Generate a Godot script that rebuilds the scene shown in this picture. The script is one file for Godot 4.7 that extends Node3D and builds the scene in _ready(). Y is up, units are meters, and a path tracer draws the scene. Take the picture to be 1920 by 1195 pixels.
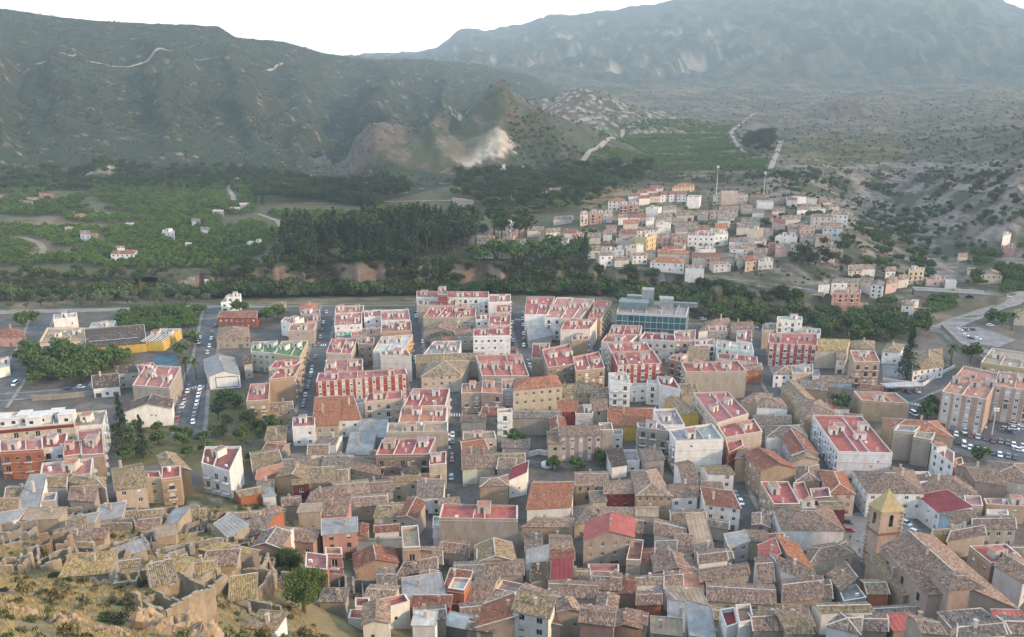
extends Node3D

var M := {}
var used := {}
var rng := RandomNumberGenerator.new()
var n_hill := FastNoiseLite.new()
var n_mid := FastNoiseLite.new()
var n_fine := FastNoiseLite.new()
var n_patch := FastNoiseLite.new()
var n_cell := FastNoiseLite.new()
var n_spur := FastNoiseLite.new()
const EYE := 138.0

# ---------------------------------------------------------------- mesh helper
class Mb:
	var v := PackedVector3Array()
	var n := PackedVector3Array()
	var c := PackedColorArray()
	func tri(a: Vector3, b: Vector3, d: Vector3, col: Color):
		var m := (b - a).cross(d - a)
		if m.length_squared() < 1e-12: return
		m = m.normalized()
		v.append(a); v.append(d); v.append(b)
		for k in 3:
			n.append(m); c.append(col)
	func quad(a: Vector3, b: Vector3, d: Vector3, e: Vector3, col: Color):
		tri(a, b, d, col); tri(a, d, e, col)
	func box(at: Vector3, s: Vector3, col: Color, turn := 0.0, skip_bottom := false):
		var B := Basis(Vector3.UP, turn)
		var x := B.x * s.x * .5; var y := Vector3(0, s.y * .5, 0); var z := B.z * s.z * .5
		quad(at - x - y + z, at + x - y + z, at + x + y + z, at - x + y + z, col)
		quad(at + x - y - z, at - x - y - z, at - x + y - z, at + x + y - z, col)
		quad(at + x - y + z, at + x - y - z, at + x + y - z, at + x + y + z, col)
		quad(at - x - y - z, at - x - y + z, at - x + y + z, at - x + y - z, col)
		quad(at - x + y + z, at + x + y + z, at + x + y - z, at - x + y - z, col)
		if not skip_bottom: quad(at - x - y - z, at + x - y - z, at + x - y + z, at - x - y + z, col)
	func bar(a: Vector3, b: Vector3, w: float, h: float, col: Color):
		var d := (b - a)
		if d.length() < 0.02: return
		d = d.normalized()
		var s := d.cross(Vector3.UP)
		if s.length() < 0.05: s = d.cross(Vector3.RIGHT)
		s = s.normalized() * w * .5
		var u := s.cross(d).normalized() * h * .5
		quad(a - s - u, b - s - u, b - s + u, a - s + u, col)
		quad(b + s - u, a + s - u, a + s + u, b + s + u, col)
		quad(a - s + u, b - s + u, b + s + u, a + s + u, col)
		quad(b - s - u, a - s - u, a + s - u, b + s - u, col)
		quad(a + s - u, a - s - u, a - s + u, a + s + u, col)
		quad(b - s - u, b + s - u, b + s + u, b - s + u, col)
	func cone(a: Vector3, b: Vector3, r0: float, r1: float, k: int, col: Color):
		var d := (b - a).normalized()
		var s := d.cross(Vector3.UP)
		if s.length() < 0.05: s = Vector3.RIGHT
		s = s.normalized()
		var u := s.cross(d).normalized()
		for i in k:
			var t0 := TAU * i / k; var t1 := TAU * (i + 1) / k
			var p := s * cos(t0) + u * sin(t0); var q := s * cos(t1) + u * sin(t1)
			quad(a + p * r0, b + p * r1, b + q * r1, a + q * r0, col)
			if r1 > 0.01: tri(b, b + q * r1, b + p * r1, col)
	func mesh(mat: Material) -> ArrayMesh:
		var m := ArrayMesh.new()
		if v.is_empty(): return m
		var a := []
		a.resize(Mesh.ARRAY_MAX)
		a[Mesh.ARRAY_VERTEX] = v; a[Mesh.ARRAY_NORMAL] = n; a[Mesh.ARRAY_COLOR] = c
		m.add_surface_from_arrays(Mesh.PRIMITIVE_TRIANGLES, a)
		m.surface_set_material(0, mat)
		return m

func put(called: String, mesh: Mesh, parent: Node, at := Vector3.ZERO, turn := 0.0) -> MeshInstance3D:
	var o := MeshInstance3D.new()
	o.name = called if parent != self else numbered(called)
	o.mesh = mesh
	parent.add_child(o, true)
	o.position = at
	o.rotation.y = turn
	return o
func numbered(called: String) -> String:
	used[called] = used.get(called, -1) + 1
	return called if used[called] == 0 else "%s_%03d" % [called, used[called]]
func tag(o: Node, label: String, category := "", group := "", kind := ""):
	if label: o.set_meta("label", label)
	if category: o.set_meta("category", category)
	if group: o.set_meta("group", group)
	if kind: o.set_meta("kind", kind)
func thing(called: String, label: String, category: String, at: Vector3, turn := 0.0, group := "") -> Node3D:
	var o := Node3D.new()
	o.name = numbered(called)
	add_child(o)
	o.position = at; o.rotation.y = turn
	tag(o, label, category, group)
	return o
func scatter(called: String, mesh: Mesh, places: Array, label: String, category: String, tints := []):
	if places.is_empty(): return
	var mm := MultiMesh.new()
	mm.transform_format = MultiMesh.TRANSFORM_3D
	mm.use_colors = not tints.is_empty()
	mm.mesh = mesh
	mm.instance_count = places.size()
	for i in places.size():
		mm.set_instance_transform(i, places[i])
		if mm.use_colors: mm.set_instance_color(i, tints[i])
	var o := MultiMeshInstance3D.new()
	o.name = numbered(called)
	o.multimesh = mm
	add_child(o)
	tag(o, label, category, "", "stuff")

# ---------------------------------------------------------------- materials
func grain(fine: float, coarse: float, lo: float, hi: float, seed_: int, stretch := 1.0) -> ImageTexture:
	var a := FastNoiseLite.new(); a.seed = seed_; a.frequency = fine; a.fractal_octaves = 4
	var b := FastNoiseLite.new(); b.seed = seed_ + 7; b.frequency = coarse; b.fractal_octaves = 3
	var ia := a.get_seamless_image(384, 384); var ib := b.get_seamless_image(384, 384)
	var im := Image.create(384, 384, false, Image.FORMAT_RGB8)
	for y in 384:
		for x in 384:
			var g := lerpf(lo, hi, clampf(ia.get_pixel(x, y).r * .5 + ib.get_pixel(x, y).r * .5, 0, 1))
			im.set_pixel(x, y, Color(g, g * lerpf(.97, 1.0, ib.get_pixel(x, y).r), g * lerpf(.93, 1.0, ib.get_pixel(x, y).r)))
	return ImageTexture.create_from_image(im)
func mat(called: String, rough: float, tex: Texture2D = null, scale := Vector3.ONE, extra := {}) -> StandardMaterial3D:
	var m := StandardMaterial3D.new()
	m.resource_name = called
	m.vertex_color_use_as_albedo = true
	m.roughness = rough
	m.metallic_specular = .3
	if tex:
		m.albedo_texture = tex
		m.uv1_triplanar = true; m.uv1_world_triplanar = true
		m.uv1_scale = scale
	for k in extra: m.set(k, extra[k])
	M[called] = m
	return m
func make_materials():
	var g1 := grain(.03, .008, .8, 1.0, 11)
	var g2 := grain(.06, .012, .64, 1.0, 23)
	var g3 := grain(.02, .006, .7, 1.0, 37)
	mat("plaster", .92, g1, Vector3(.11, .035, .11))
	mat("terrace", .85, g2, Vector3(.07, .07, .07))
	mat("tile", .9, g2, Vector3(.12, .12, .12))
	mat("sheet", .75, g3, Vector3(.1, .1, .1))
	mat("plain", .8)
	mat("ground", .97, g2, Vector3(.02, .02, .02))
	mat("asphalt", .95, g3, Vector3(.05, .05, .05))
	mat("glass", .12, null, Vector3.ONE, {"metallic_specular": .6})
	mat("carpaint", .25, null, Vector3.ONE, {"clearcoat_enabled": true, "metallic_specular": .5})
	mat("leaf", .85, null, Vector3.ONE, {"backlight": Color(.25, .3, .1), "metallic_specular": .15})
	mat("bark", .95, g2, Vector3(.6, .2, .6))
	mat("rock", .96, g2, Vector3(.09, .05, .09))

# ---------------------------------------------------------------- terrain
func knots(az: float) -> Array:
	var r := []
	for L in LINES:
		var f := clampf((az + 46.0) / 92.0 * (L.size() / 2 - 1), 0, L.size() / 2 - 1.001); var i := int(f); var t := f - i
		r.append(Vector2(lerpf(L[2 * i], L[2 * i + 2], t), lerpf(L[2 * i + 1], L[2 * i + 3], t)))
	return r
func rough_of(u: float, az: float) -> float:
	var left := smoothstep(2.0, -6.0, az)
	var a := [.2, 1.0, 1.2 * smoothstep(-6, -14, az), 1.0 * smoothstep(-8, -15, az), .6 * smoothstep(-10, -18, az), 0, 0, 0, .3, .7, .5,
		lerpf(1.5, .8, left), lerpf(2.0, 12.0, left), lerpf(5.0, 34.0, left), lerpf(22, 5, left), 130, 40, 0]
	if az > 16.0 and u > 9.5 and u < 13: return lerpf(a[int(u)], a[mini(int(u) + 1, 17)], u - int(u)) + 4.0 * smoothstep(16, 21, az)
	return lerpf(a[int(u)], a[mini(int(u) + 1, 17)], u - int(u))
func extra_height(x: float, z: float, u: float, az: float) -> float:
	var h := 0.0
	for b in BUMPS:
		var r: float = Vector2(x - b[0], z - b[1]).length() * (1.0 + .22 * n_mid.get_noise_2d(x * .6, z * .6)) / b[2]
		if r < 1.0: h = maxf(h, b[3] * pow(1.0 - r, b[4]) + minf(b[3] * .05, 4.0) * n_fine.get_noise_2d(x * 1.3, z * 1.3) * (1.0 - r))
	var a := rough_of(u, az)
	if a > 0.01:
		var big := 1.0 - 2.2 * absf(n_hill.get_noise_2d(x, z))
		if az < 4.0 and u > 11.2 and u < 14.0:   # spurs run down the hillside
			var w := az + 1.6 * n_mid.get_noise_2d(x * .5, z * .5)
			var s1 := 1.0 - 2.6 * absf(n_spur.get_noise_1d(w)); var s2 := 1.0 - 2.6 * absf(n_spur.get_noise_1d(w * 2.7 + 40.0))
			h += (46.0 * s1 + 16.0 * s2 - 26.0) * smoothstep(11.2, 12.7, u) * smoothstep(14.0, 13.1, u) * smoothstep(4.0, -1.0, az)
		h += a * (.75 * big * smoothstep(10.5, 12.0, u) + .3 * n_mid.get_noise_2d(x, z)) + minf(a, 5.0) * .35 * n_fine.get_noise_2d(x, z)
	return h
# the plain before the mountain is cut into low farming terraces
func shaped(h: float, u: float, az: float) -> float:
	var w := smoothstep(5.0, 8.0, az) * smoothstep(11.9, 12.2, u) * smoothstep(13.9, 13.6, u)
	if w <= 0.0: return h
	var s := 3.2; var f := h / s - floorf(h / s)
	return lerpf(h, (floorf(h / s) + smoothstep(.72, 1.0, f)) * s, w)
func ground(x: float, z: float) -> float:
	var az := rad_to_deg(atan2(x, -z)); var d := Vector2(x, z).length()
	var k := knots(az)
	for i in range(1, k.size()):
		if k[i].x >= d:
			var t := clampf((d - k[i - 1].x) / maxf(k[i].x - k[i - 1].x, .001), 0, 1)
			return shaped(lerpf(k[i - 1].y, k[i].y, t) + extra_height(x, z, i - 1 + t, az), i - 1 + t, az)
	return 0.0
func zone(x: float, z: float) -> float:
	var az := rad_to_deg(atan2(x, -z)); var d := Vector2(x, z).length()
	var k := knots(az)
	for i in range(1, k.size()):
		if k[i].x >= d: return i - 1 + clampf((d - k[i - 1].x) / maxf(k[i].x - k[i - 1].x, .001), 0, 1)
	return 17.0
func ground_color(u: float, az: float, x: float, z: float, slope: float) -> Color:
	var p := n_patch.get_noise_2d(x, z); var q := n_mid.get_noise_2d(x * 3.0, z * 3.0); var f := n_fine.get_noise_2d(x * 2.0, z * 2.0)
	var soil := Color(.25, .19, .125); var dry := Color(.29, .23, .125); var scrub := Color(.075, .088, .05)
	var stone := Color(.36, .315, .25); var red := Color(.205, .15, .115); var street := Color(.13, .12, .112)  # street tone is darkened to carry the shade of the narrow alleys
	var c: Color
	if u < 4.8 and az < -6.0 + 4.0 * q - maxf(0, u - 3.0) * 5.0:
		c = dry.lerp(scrub, smoothstep(-.15, .25, p + .6 * q + .3 * f)).lerp(stone, smoothstep(.2, .5, f + .3 * q))
	elif u < 7.0: c = street.lerp(Color(.19, .165, .14), smoothstep(-.1, .4, q))
	elif u < 8.0: c = Color(.11, .11, .065).lerp(soil, smoothstep(.1, .5, q))
	elif u < 9.0:
		c = red.lerp(Color(.285, .225, .175), smoothstep(-.2, .4, f)).lerp(Color(.24, .175, .125), smoothstep(.1, .45, n_fine.get_noise_2d(az * 60.0, u * 25.0))) if az < 20.0 and az > -23.0 else scrub.lerp(soil, smoothstep(0, .5, q + f))
		if az > 4.0: c = c.lerp(Color(.18, .155, .115), .65)
		if u > 8.85: c = c.lerp(scrub, smoothstep(8.85, 8.97, u + .1 * f))
	elif az > 17.5 and u < 12.2 and u >= 9.0:
		c = Color(.19, .165, .135).lerp(Color(.10, .092, .07), smoothstep(-.1, .3, n_fine.get_noise_2d(x * 1.2 + z, z * .4 - x))).lerp(Color(.28, .25, .21), smoothstep(.1, .4, f + q)).lerp(scrub, smoothstep(.05, .35, -q))
	elif u < 11.0:
		if az < 5.0: c = Color(.105, .108, .055).lerp(soil, smoothstep(.1, .5, p + .4 * q))
		else: c = Color(.15, .135, .095).lerp(dry, smoothstep(-.1, .4, p + q)).lerp(scrub, smoothstep(-.1, .3, f - q))
	elif u < 14.0 and az < 4.0 + 2.0 * q:
		c = Color(.036, .052, .028).lerp(Color(.075, .074, .048), smoothstep(.1, .6, q + .3 * f)).lerp(stone, smoothstep(.5, .68, f + .5 * q) * .7)
	elif u < 14.0:
		var n := n_cell.get_noise_2d(x + 30.0 * q, z * 1.8)
		c = [Color(.125, .105, .08), Color(.055, .064, .034), Color(.10, .09, .062), Color(.18, .15, .11), Color(.045, .062, .028), Color(.115, .09, .075)][int(clampf((n + 1.0) * 3.0, 0, 5))]
		c = c.lerp(scrub, smoothstep(.05, .4, q + .4 * f) * .7).lerp(Color(.34, .29, .22), smoothstep(.1, .3, slope) * .35)
	else:
		c = Color(.07, .08, .06).lerp(Color(.12, .115, .09), smoothstep(.0, .45, q + .5 * f))
		c = c.lerp(Color(.36, .34, .30), smoothstep(.2, .32, slope) * smoothstep(.1, .4, n_mid.get_noise_2d(x * .8, z * .8) + .4 * f) * smoothstep(22.0, 8.0, az))
	if u > 11.0 and u < 14.0:
		for k in BUMPS.size():
			var b: Array = BUMPS[k]; var r: float = Vector2(x - b[0], z - b[1]).length() / b[2]
			if r < 1.05:
				c = c.lerp(Color(.13, .10, .082).lerp(Color(.195, .16, .13), smoothstep(0, .4, f)).lerp(scrub, smoothstep(-.05, .3, q - .14 + .6 * smoothstep(-14.0, 30.0, x - b[0] + 60.0 * q))), smoothstep(1.05, .85, r) * .85)
				if k == 1: c = c.lerp(Color(.40, .36, .30), smoothstep(.12, .3, f + .3 * q))
				if k == 0 or k == 3:
					var o := Vector2(x, z) - (QUARRY if k == 0 else Vector2(b[0], b[1])); var away := QUARRY.normalized()
					var e := Vector2(o.dot(away) * 1.9, o.cross(away)).length() / (58.0 if k == 0 else 26.0) + .35 * f
					c = c.lerp(Color(.56, .49, .39).lerp(Color(.42, .35, .27), smoothstep(-.2, .3, f)), smoothstep(.98, .86, e))
	return c
func build_terrain():
	var rows := [4, 10, 14, 10, 8, 8, 8, 8, 26, 46, 40, 46, 70, 70, 20, 80, 5]
	var us := PackedFloat32Array()
	for i in rows.size():
		for j in rows[i]: us.append(i + float(j) / rows[i])
	us.append(17.0)
	var NA := 400
	var P := PackedVector3Array(); var C := PackedColorArray(); var N := PackedVector3Array(); var I := PackedInt32Array()
	var R := us.size()
	P.resize((NA + 1) * R); C.resize((NA + 1) * R); N.resize((NA + 1) * R)
	for a in NA + 1:
		var az := -45.0 + 90.0 * a / NA
		var k := knots(az); var s := sin(deg_to_rad(az)); var cz := -cos(deg_to_rad(az))
		for r in R:
			var i := mini(int(us[r]), 16); var t := us[r] - i
			var d := lerpf(k[i].x, k[i + 1].x, t)
			if us[r] > 7.3 and us[r] < 9.6: d += (10.0 * n_mid.get_noise_2d(az * 60.0, 3.0) + 9.0 * n_fine.get_noise_2d(az * 8.0, us[r] * 3.0) + 3.0 * n_fine.get_noise_2d(az * 47.0, us[r] * 3.0) + 1.5 * n_fine.get_noise_2d(az * 90.0, us[r] * 4.0)) * clampf(1.15 - absf(us[r] - 8.5), 0, 1)
			var x := s * d; var z := cz * d
			P[a * R + r] = Vector3(x, shaped(lerpf(k[i].y, k[i + 1].y, t) + extra_height(x, z, us[r], az), us[r], az), z)
	for a in NA + 1:
		for r in R:
			var e := P[mini(a + 1, NA) * R + r] - P[maxi(a - 1, 0) * R + r]
			var f := P[a * R + mini(r + 1, R - 1)] - P[a * R + maxi(r - 1, 0)]
			var m := e.cross(f).normalized()
			if m.y < 0: m = -m
			N[a * R + r] = m
			var p := P[a * R + r]
			C[a * R + r] = ground_color(us[r], -45.0 + 90.0 * a / NA, p.x, p.z, 1.0 - m.y)
	for a in NA:
		for r in R - 1:
			var q := a * R + r
			I.append_array(PackedInt32Array([q, q + 1, q + R, q + R, q + 1, q + R + 1]))
	var m := ArrayMesh.new(); var arr := []
	arr.resize(Mesh.ARRAY_MAX)
	arr[Mesh.ARRAY_VERTEX] = P; arr[Mesh.ARRAY_NORMAL] = N; arr[Mesh.ARRAY_COLOR] = C; arr[Mesh.ARRAY_INDEX] = I
	m.add_surface_from_arrays(Mesh.PRIMITIVE_TRIANGLES, arr)
	m.surface_set_material(0, M.ground)
	tag(put("terrain", m, self), "", "", "", "structure")
func strip(called: String, pts: Array, width: float, col: Color, lift: float, m := "asphalt", step := 5.0, off := 0.0) -> MeshInstance3D:
	var c := PackedVector2Array()
	for i in pts.size() - 1:
		var a := Vector2(pts[i][0], pts[i][1]); var b := Vector2(pts[i + 1][0], pts[i + 1][1])
		var k := maxi(1, int(a.distance_to(b) / step))
		for j in k: c.append(a.lerp(b, float(j) / k))
	c.append(Vector2(pts[-1][0], pts[-1][1]))
	var mb := Mb.new(); var last := []
	for i in c.size():
		var d := (c[mini(i + 1, c.size() - 1)] - c[maxi(i - 1, 0)]).normalized()
		var s := Vector2(-d.y, d.x) * width * .5
		var l := c[i] - s + s.normalized() * off; var r := c[i] + s + s.normalized() * off
		var now := [Vector3(l.x, ground(l.x, l.y) + lift, l.y), Vector3(r.x, ground(r.x, r.y) + lift, r.y)]
		if not last.is_empty():
			var tint := col * (1.0 + .12 * n_fine.get_noise_2d(c[i].x * 3.0, c[i].y * 3.0)); tint.a = 1
			mb.quad(last[1], now[1], now[0], last[0], tint) if (now[1] - last[1]).cross(now[0] - last[1]).y > 0 else mb.quad(last[0], now[0], now[1], last[1], tint)
		last = now
	var o := put(called, mb.mesh(M[m]), self)
	tag(o, "", "", "", "structure")
	return o

# ---------------------------------------------------------------- houses
const WALL := {"wh": Color(.79, .79, .78), "wp": Color(.70, .64, .61), "cr": Color(.52, .45, .37), "be": Color(.43, .37, .31), "tn": Color(.41, .31, .22), "gb": Color(.36, .32, .28), "gr": Color(.42, .42, .42), "gw": Color(.54, .54, .54), "gt": Color(.35, .32, .28), "pk": Color(.50, .29, .25), "pb": Color(.37, .27, .23), "pc": Color(.56, .45, .39), "pt": Color(.43, .31, .25), "tp": Color(.46, .33, .25), "tw": Color(.30, .24, .21), "br": Color(.30, .10, .08), "rb": Color(.36, .085, .06), "rs": Color(.36, .085, .08), "ro": Color(.45, .17, .10), "or": Color(.40, .15, .09), "re": Color(.33, .06, .07), "mr": Color(.12, .035, .04), "ye": Color(.60, .41, .10), "yl": Color(.50, .39, .22), "yo": Color(.58, .38, .16), "yw": Color(.42, .36, .275), "mi": Color(.53, .58, .52), "gn": Color(.05, .20, .16), "lb": Color(.35, .47, .57), "bu": Color(.11, .22, .36), "li": Color(.50, .48, .51), "bw": Color(.28, .21, .165), "bl": Color(.31, .25, .25)}
const SLAB := {"R": Color(.43, .135, .118), "P": Color(.47, .22, .19), "S": Color(.48, .22, .15), "M": Color(.25, .055, .065), "T": Color(.38, .30, .22), "G": Color(.32, .32, .33), "W": Color(.60, .60, .58), "B": Color(.30, .315, .32), "K": Color(.11, .24, .12), "D": Color(.09, .085, .09)}
const TILE := {"b": Color(.30, .212, .168), "t": Color(.32, .25, .16), "g": Color(.25, .21, .185), "o": Color(.41, .18, .11), "m": Color(.355, .26, .20), "d": Color(.125, .10, .085), "r": Color(.29, .135, .10), "y": Color(.42, .32, .155)}
const COPE := Color(.68, .63, .59)
var cache := {}

func kept(key: String, make: Callable) -> Mesh:
	if not cache.has(key): cache[key] = make.call()
	return cache[key]
func rect_of(w: float, h: float, d: float, col: Color, m: String) -> Mesh:
	return kept("%s %.2f %.2f %.2f %s" % [m, w, h, d, col.to_html()], func():
		var b := Mb.new(); b.box(Vector3.ZERO, Vector3(w, h, d), col); return b.mesh(M[m]))
func frame_of(w: float, h: float, col: Color) -> Mesh:
	return kept("frame %.2f %.2f %s" % [w, h, col.to_html()], func():
		var b := Mb.new(); var t := .09
		b.box(Vector3(0, h * .5 - t * .5, 0), Vector3(w, t, .07), col)
		b.box(Vector3(0, -h * .5 + t * .5, .03), Vector3(w + .1, t, .16), col)
		for s in [-1, 1]: b.box(Vector3(s * (w * .5 - t * .5), 0, 0), Vector3(t, h - 2 * t, .07), col)
		b.box(Vector3.ZERO, Vector3(.07, h - 2 * t, .06), col)
		return b.mesh(M.plain))
func railing_of(w: float, d: float) -> Mesh:
	return kept("rail %.2f" % w, func():
		var b := Mb.new(); var k := Color(.05, .05, .055)
		b.box(Vector3(0, 1.0, d), Vector3(w, .06, .06), k)
		for s in [-1, 1]: b.box(Vector3(s * w * .5, 1.0, d * .5), Vector3(.06, .06, d), k)
		for i in range(0, int(w / .28) + 1): b.box(Vector3(-w * .5 + i * .28, .5, d), Vector3(.035, 1.0, .035), k)
		return b.mesh(M.plain))

# a wall face from a to b (seen from outside, left to right), y0..y1, with openings [s0, s1, t0, t1, kind]
func wall_face(mb: Mb, a: Vector3, b: Vector3, y0: float, y1: float, holes: Array, col: Color, stripes := []):
	var w := a.distance_to(b); var dir := (b - a) / maxf(w, .001); var out := Vector3(-dir.z, 0, dir.x)
	var ys := [y0, y1]
	for h in holes:
		for y in [h[2], h[3]]:
			if not ys.has(y): ys.append(y)
	ys.sort()
	var cuts := []
	for s in stripes: cuts.append_array([s[0], s[1]])
	for i in ys.size() - 1:
		var lo: float = ys[i]; var hi: float = ys[i + 1]
		var xs := [0.0, w]
		xs.append_array(cuts)
		var here := []
		for h in holes:
			if h[2] < hi - .001 and h[3] > lo + .001:
				here.append(h); xs.append(h[0]); xs.append(h[1])
		xs.sort()
		for j in xs.size() - 1:
			if xs[j + 1] - xs[j] < .002: continue
			var m: float = (xs[j] + xs[j + 1]) * .5
			var open := false
			for h in here:
				if m > h[0] and m < h[1]: open = true
			if open: continue
			var cc := col
			for s in stripes:
				if m > s[0] and m < s[1]: cc = s[2]
			var p: Vector3 = a + dir * xs[j]; var q: Vector3 = a + dir * xs[j + 1]
			mb.quad(Vector3(p.x, lo, p.z), Vector3(q.x, lo, q.z), Vector3(q.x, hi, q.z), Vector3(p.x, hi, p.z), cc)
	for h in holes:
		var p: Vector3 = a + dir * h[0]; var q: Vector3 = a + dir * h[1]; var r := -out * .3
		var A := Vector3(p.x, h[2], p.z); var B := Vector3(q.x, h[2], q.z); var C := Vector3(q.x, h[3], q.z); var D := Vector3(p.x, h[3], p.z)
		mb.quad(A, B, B + r, A + r, col); mb.quad(D + r, C + r, C, D, col)
		mb.quad(A + r, D + r, D, A, col); mb.quad(B, C, C + r, B + r, col)
		if h[4] == "arch":
			var rad: float = (h[1] - h[0]) * .5; var mid := (C + D) * .5 - Vector3(0, rad, 0)
			for s in [-1, 1]:
				var corner: Vector3 = C if s > 0 else D
				for k in 4:
					var t0 := PI * .5 * k / 4; var t1 := PI * .5 * (k + 1) / 4
					var e: Vector3 = mid + dir * s * cos(t0) * rad + Vector3(0, sin(t0) * rad, 0)
					var f: Vector3 = mid + dir * s * cos(t1) * rad + Vector3(0, sin(t1) * rad, 0)
					mb.tri(corner, f, e, col) if s > 0 else mb.tri(corner, e, f, col)

func plan_windows(w: float, h: float, far: bool, busy: bool) -> Array:
	var floors := maxi(1, roundi(h / 3.3)); var fh := h / floors
	var n := maxi(1, int((w - .8) / (3.1 if not far else 3.4))); var pitch := w / n
	var ww := rng.randf_range(1.05, 1.35); var wh := minf(rng.randf_range(1.25, 1.5), fh - 1.1)
	var bal := busy and floors >= 3 and rng.randf() < .75
	var phase := rng.randi() % 2; var every := 2 if n > 3 else 1
	var r := []
	for f in floors:
		for i in n:
			if rng.randf() < (.06 if f > 0 else .15): continue
			var c := (i + .5) * pitch; var y := f * fh + 1.0
			if f == 0:
				if rng.randf() < .4:
					var dw := 1.15 if rng.randf() < .6 or pitch < 3.2 else 2.4
					r.append([c - dw * .5, c + dw * .5, .02, 2.25, "door"])
				elif wh > .4: r.append([c - ww * .5, c + ww * .5, y, y + wh, "win"])
			elif bal and i % every == phase % every and pitch > 2.4:
				r.append([c - .8, c + .8, f * fh + .12, f * fh + minf(2.3, fh - .5), "balcony"])
			elif wh > .4: r.append([c - ww * .5, c + ww * .5, y, y + wh, "win"])
	return r

func fit_openings(node: Node3D, a: Vector3, b: Vector3, holes: Array, far: bool, fc: Color, bc: Color, wall: Color):
	var w := a.distance_to(b); var dir := (b - a) / w; var out := Vector3(-dir.z, 0, dir.x); var turn := atan2(out.x, out.z)
	for h in holes:
		var ww: float = h[1] - h[0]; var hh: float = h[3] - h[2]
		var at: Vector3 = a + dir * ((h[0] + h[1]) * .5) + Vector3(0, (h[2] + h[3]) * .5, 0) - out * .2
		if h[4] == "door":
			var dc: Color = [Color(.13, .08, .05), Color(.22, .22, .22), Color(.10, .16, .13), Color(.30, .26, .2), Color(.2, .11, .07)][rng.randi() % 5]
			put("door", rect_of(ww, hh, .08, dc, "plain"), node, at, turn)
			continue
		var g: float = [.018, .03, .045, .07][rng.randi() % 4]
		var win := put("window", rect_of(ww, hh, .05, Color(g, g * 1.08, g * 1.15), "glass"), node, at, turn)
		if not far:
			put("frame", frame_of(ww, hh, fc), win, Vector3(0, 0, .05))
			var k := rng.randf()
			if k < .55 and h[4] != "arch":
				var part: float = hh * ([1.0, .7, .45, .3][rng.randi() % 4])
				put("roller_blind", rect_of(ww - .06, part, .04, bc, "plain"), win, Vector3(0, hh * .5 - part * .5, .1))
		if h[4] == "balcony":
			var bl := put("balcony", rect_of(ww + 1.0, .16, 1.0, wall.lerp(COPE, .6), "plain"), node, a + dir * ((h[0] + h[1]) * .5) + Vector3(0, h[2] - .12, 0) + out * .45, turn)
			if not far: put("railing", railing_of(ww + .9, .45), bl, Vector3(0, .05, 0))

func inside(poly: Array, s: float) -> Vector2:
	var lo := INF; var hi := -INF
	for i in poly.size():
		var a: Vector2 = poly[i]; var b: Vector2 = poly[(i + 1) % poly.size()]
		if (a.x <= s and b.x >= s) or (b.x <= s and a.x >= s):
			if absf(a.x - b.x) < .0001: continue
			var t := lerpf(a.y, b.y, (s - a.x) / (b.x - a.x))
			lo = minf(lo, t); hi = maxf(hi, t)
	return Vector2(lo, hi)
# tiled slope: corners in order, the first two are the eave as seen from outside
func tiled(mb: Mb, under: Mb, p: Array, base: Color, dist: float, mottle: float):
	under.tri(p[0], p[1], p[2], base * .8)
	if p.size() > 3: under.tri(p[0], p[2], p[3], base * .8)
	var s: Vector3 = (p[1] - p[0]).normalized()
	var nn: Vector3 = (p[1] - p[0]).cross(p[2] - p[0]).normalized(); var t := nn.cross(s)
	var poly := []
	var smin := INF; var smax := -INF
	for q in p:
		var e := Vector2((q - p[0]).dot(s), (q - p[0]).dot(t)); poly.append(e); smin = minf(smin, e.x); smax = maxf(smax, e.x)
	var cw := .34; var ch := .55; var hump := .11
	if dist > 330: cw = .55; ch = .9; hump = .09
	if dist > 520: cw = 1.1; ch = 1.8; hump = .1
	var k := maxi(1, roundi((smax - smin) / cw)); cw = (smax - smin) / k
	for i in k:
		var a := smin + i * cw; var r := inside(poly, a + cw * .5)
		if r.y - r.x < .1: continue
		var rows := maxi(1, roundi((r.y - r.x) / ch)); var ht := (r.y - r.x) / rows
		var streak := rng.randf_range(.93, 1.07)
		for j in rows:
			var v := rng.randf_range(1.0 - mottle, 1.0 + mottle) * streak
			var c := Color(base.r * v, base.g * v * rng.randf_range(.95, 1.04), base.b * v * rng.randf_range(.9, 1.1))
			if rng.randf() < mottle * .4: c = c.lerp(Color(.52, .44, .35), .6)
			elif rng.randf() < .08: c = c.lerp(Color(.10, .085, .07), .5)
			var y0 := r.x + j * ht; var y1 := y0 + ht * 1.06
			var lift := .035 + rng.randf() * .03
			var l0: Vector3 = p[0] + s * a + t * y0 + nn * lift; var m0: Vector3 = p[0] + s * (a + cw * .5) + t * y0 + nn * (lift + hump); var e0: Vector3 = p[0] + s * (a + cw) + t * y0 + nn * lift
			var l1: Vector3 = p[0] + s * a + t * y1 + nn * .01; var m1: Vector3 = p[0] + s * (a + cw * .5) + t * y1 + nn * (.01 + hump); var e1: Vector3 = p[0] + s * (a + cw) + t * y1 + nn * .01
			mb.quad(l0, m0, m1, l1, c); mb.quad(m0, e0, e1, m1, c)
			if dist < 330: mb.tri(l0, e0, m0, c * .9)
func sheet(mb: Mb, p: Array, col: Color):
	mb.tri(p[0], p[1], p[2], col)
	if p.size() > 3: mb.tri(p[0], p[2], p[3], col)
	# ribs run down the slope so that the sheet is not a bare plane
	var s: Vector3 = (p[1] - p[0]); var w := s.length(); s /= w
	var nn: Vector3 = (p[1] - p[0]).cross(p[2] - p[0]).normalized()
	if p.size() > 3:
		var k := maxi(2, int(w / 1.1))
		for i in k + 1:
			var f := float(i) / k
			mb.bar(p[0].lerp(p[1], f) + nn * .03, p[3].lerp(p[2], f) + nn * .03, .09, .05, col * 1.05)

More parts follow.
